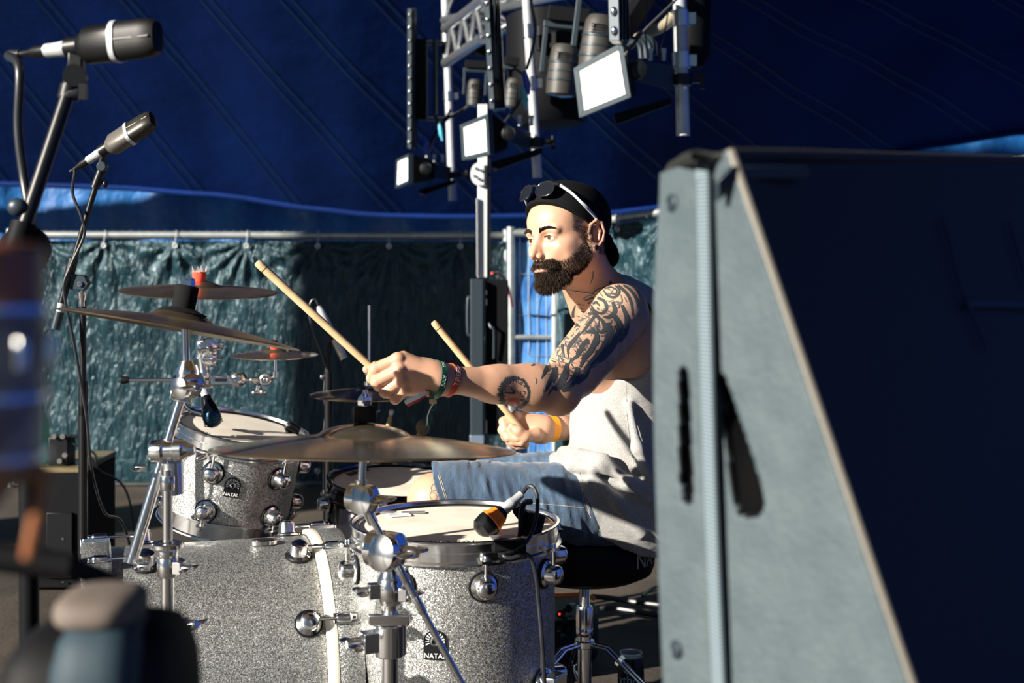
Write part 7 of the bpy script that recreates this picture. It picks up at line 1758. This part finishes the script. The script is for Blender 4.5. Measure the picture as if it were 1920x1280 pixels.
# flight case under the loudspeaker
lb = min(p_.z for p_ in (LBt, RB)); ctr = (LBt+RB+back)/2
cs = thing('flight_case', 'black flight case out of view carrying the loudspeaker', 'case', (.66, 1.62, 0))
MB().box((.66, 1.62, (lb-.004)/2), (.80, .90, lb-.004)).build('carcass', MT['black_matt'], cs, bevel=.01)

# ---- floor things on the right
root = thing('stage_box', 'low dark green stage box with knobs and red lamp behind the stool', 'audio box', W(1095, 1165, 4.0))
Yx = 4.05
c = Vector((fx(1075, Yx), Yx+.06, .075))
MB().lathe((c.x-.10, c.y, .006), (0, 0, 1), [(0, 0), (.17, 0), (.175, .01), (.175, .12), (.165, .135), (0, .137)], n=48).build('case', mat('dark_green_case', (.006, .014, .013), .6, spec=.2), root)
for i, (px, py) in enumerate(((1052, 1150), (1066, 1140), (1060, 1164), (1078, 1168), (1048, 1178), (1068, 1180))):
    a = W(px, py, Yx-.10); MB().lathe(a, (0, -1, .3), [(0, -.03), (.012, -.03), (.012, .006), (.010, .01), (0, .01)], n=14).build('knob', MT['black'], root)
    MB().box(a+Vector((.012, -.004, .014)), (.014, .003, .004)).build('label_strip', MT['white'] if i % 2 else MT['grille_blue'], root, smooth=False)
MB().ell(W(1049, 1151, Yx-.12), (.003, .002, .003)).build('red_lamp', mat('red_led', (.9, .02, .02), .4, emit=((1, .03, .02), 3)), root)
mb = MB(); mb.tube([W(1030, 1117, 4.06), W(1060, 1116, 4.06), W(1090, 1115, 4.06), W(1116, 1122, 4.06)], .0065, n=8); tag(mb.build('orange_cable', mat('orange_cable', (.85, .20, .03), .5)), 'bright orange cable lying on the stage box behind the stool', 'cable')
for pts, lab in (([(1110, 1128, 4.2), (1150, 1132, 4.25), (1200, 1140, 4.2), (1270, 1148, 4.15)], 'thick black cable running right from the stage box'), ([(1125, 1150, 4.0), (1160, 1152, 4.1), (1210, 1160, 4.0), (1270, 1170, 3.9)], 'thinner black cable below the thick one on the floor'), ([(1205, 1128, 4.7), (1225, 1112, 4.8), (1262, 1106, 4.9), (1300, 1120, 4.8)], 'black cable loop on the carpet near the loudspeaker'), ([(505, 1000, 4.2), (600, 990, 4.6), (700, 1000, 4.9)], 'black cable on the floor behind the bass drum')):
    mb = MB(); mb.tube([(fx(x, 1.2*F/(y-450)), 1.2*F/(y-450), .018) for x, y, _ in pts], .009 if 'thick ' in lab else .006, n=8); tag(mb.build('floor_cable', MT['cable']), lab, 'cable')
root = thing('drinks_can', 'dark drinks can with clear cup turned over it, bottom right beside the stool leg', 'can', (fx(1183, 3.50), 3.50, 0))
cx_, cy_ = fx(1183, 3.55), 3.55; zc = 1.2-(1222-450)*3.55/F
MB().lathe((cx_, cy_, .002), (0, 0, 1), [(0, 0), (.026, 0), (.033, .010), (.033, zc-.03), (.028, zc-.014), (0, zc-.014)], n=36).build('can', mat('black_can', (.008, .009, .011), .25, .4), root)
MB().lathe((cx_, cy_, zc-.014), (0, 0, 1), [(.027, 0), (.0275, .012), (.0285, .014), (.0265, .014), (.0255, .004), (0, .003)], n=36).build('clear_lid', m_clear, root)
cyl = lambda v, a0, zz_: Vector((cx_+(.0335+v.z)*math.sin(a0+v.x/.0335), cy_-(.0335+v.z)*math.cos(a0+v.x/.0335), zz_+v.y))
text_on('ythos', .030, lambda v: cyl(v, -.12, zc-.062), mat('pale_blue_print', (.45, .62, .72), .5), root, extrude=.0003)
mb = MB()
pts_ = [Vector((.0095*math.cos(t), .0095*math.sin(t), 0)) for t in [2*PI*i/18 for i in range(18)]]; mb.add([cyl(q, -.35, zc-.036) for q in pts_], [tuple(range(18))]); mb.build('round_logo', mat('white_red_logo', (.65, .62, .62), .5), root, smooth=False)
mb = MB(); mb.add([cyl(Vector((x, y, .0006)), -.35, zc-.036) for x, y in ((0, 0), (.007, -.001), (.006, -.006), (.001, -.0075))], [(0, 1, 2, 3)]); mb.build('logo_red', mat('logo_red', (.5, .02, .02), .5), root, smooth=False)
# laptop-like grey monitor edge behind the knee
root = thing('folded_laptop', 'dark slanted device with grey printed label behind the knee', 'device', W(845, 880, 4.2))
q = [W(818, 862, 4.3), W(850, 862, 4.3), W(892, 905, 4.2), W(822, 905, 4.2)]
MB().hexa(q, [v+Vector((0, .04, 0)) for v in q]).build('casing', MT['black'], root, smooth=False, bevel=.003)
q = [W(824, 866, 4.285), W(834, 868, 4.285), W(856, 884, 4.23), W(824, 886, 4.23)]
MB().hexa(q, [v-Vector((0, .003, 0)) for v in q]).build('label', mat('grey_label', (.42, .43, .42), .6), root, smooth=False)
MB().cyl(W(850, 905, 4.22), (fx(850, 4.22), 4.22, .01), .012).build('post', BK, root)
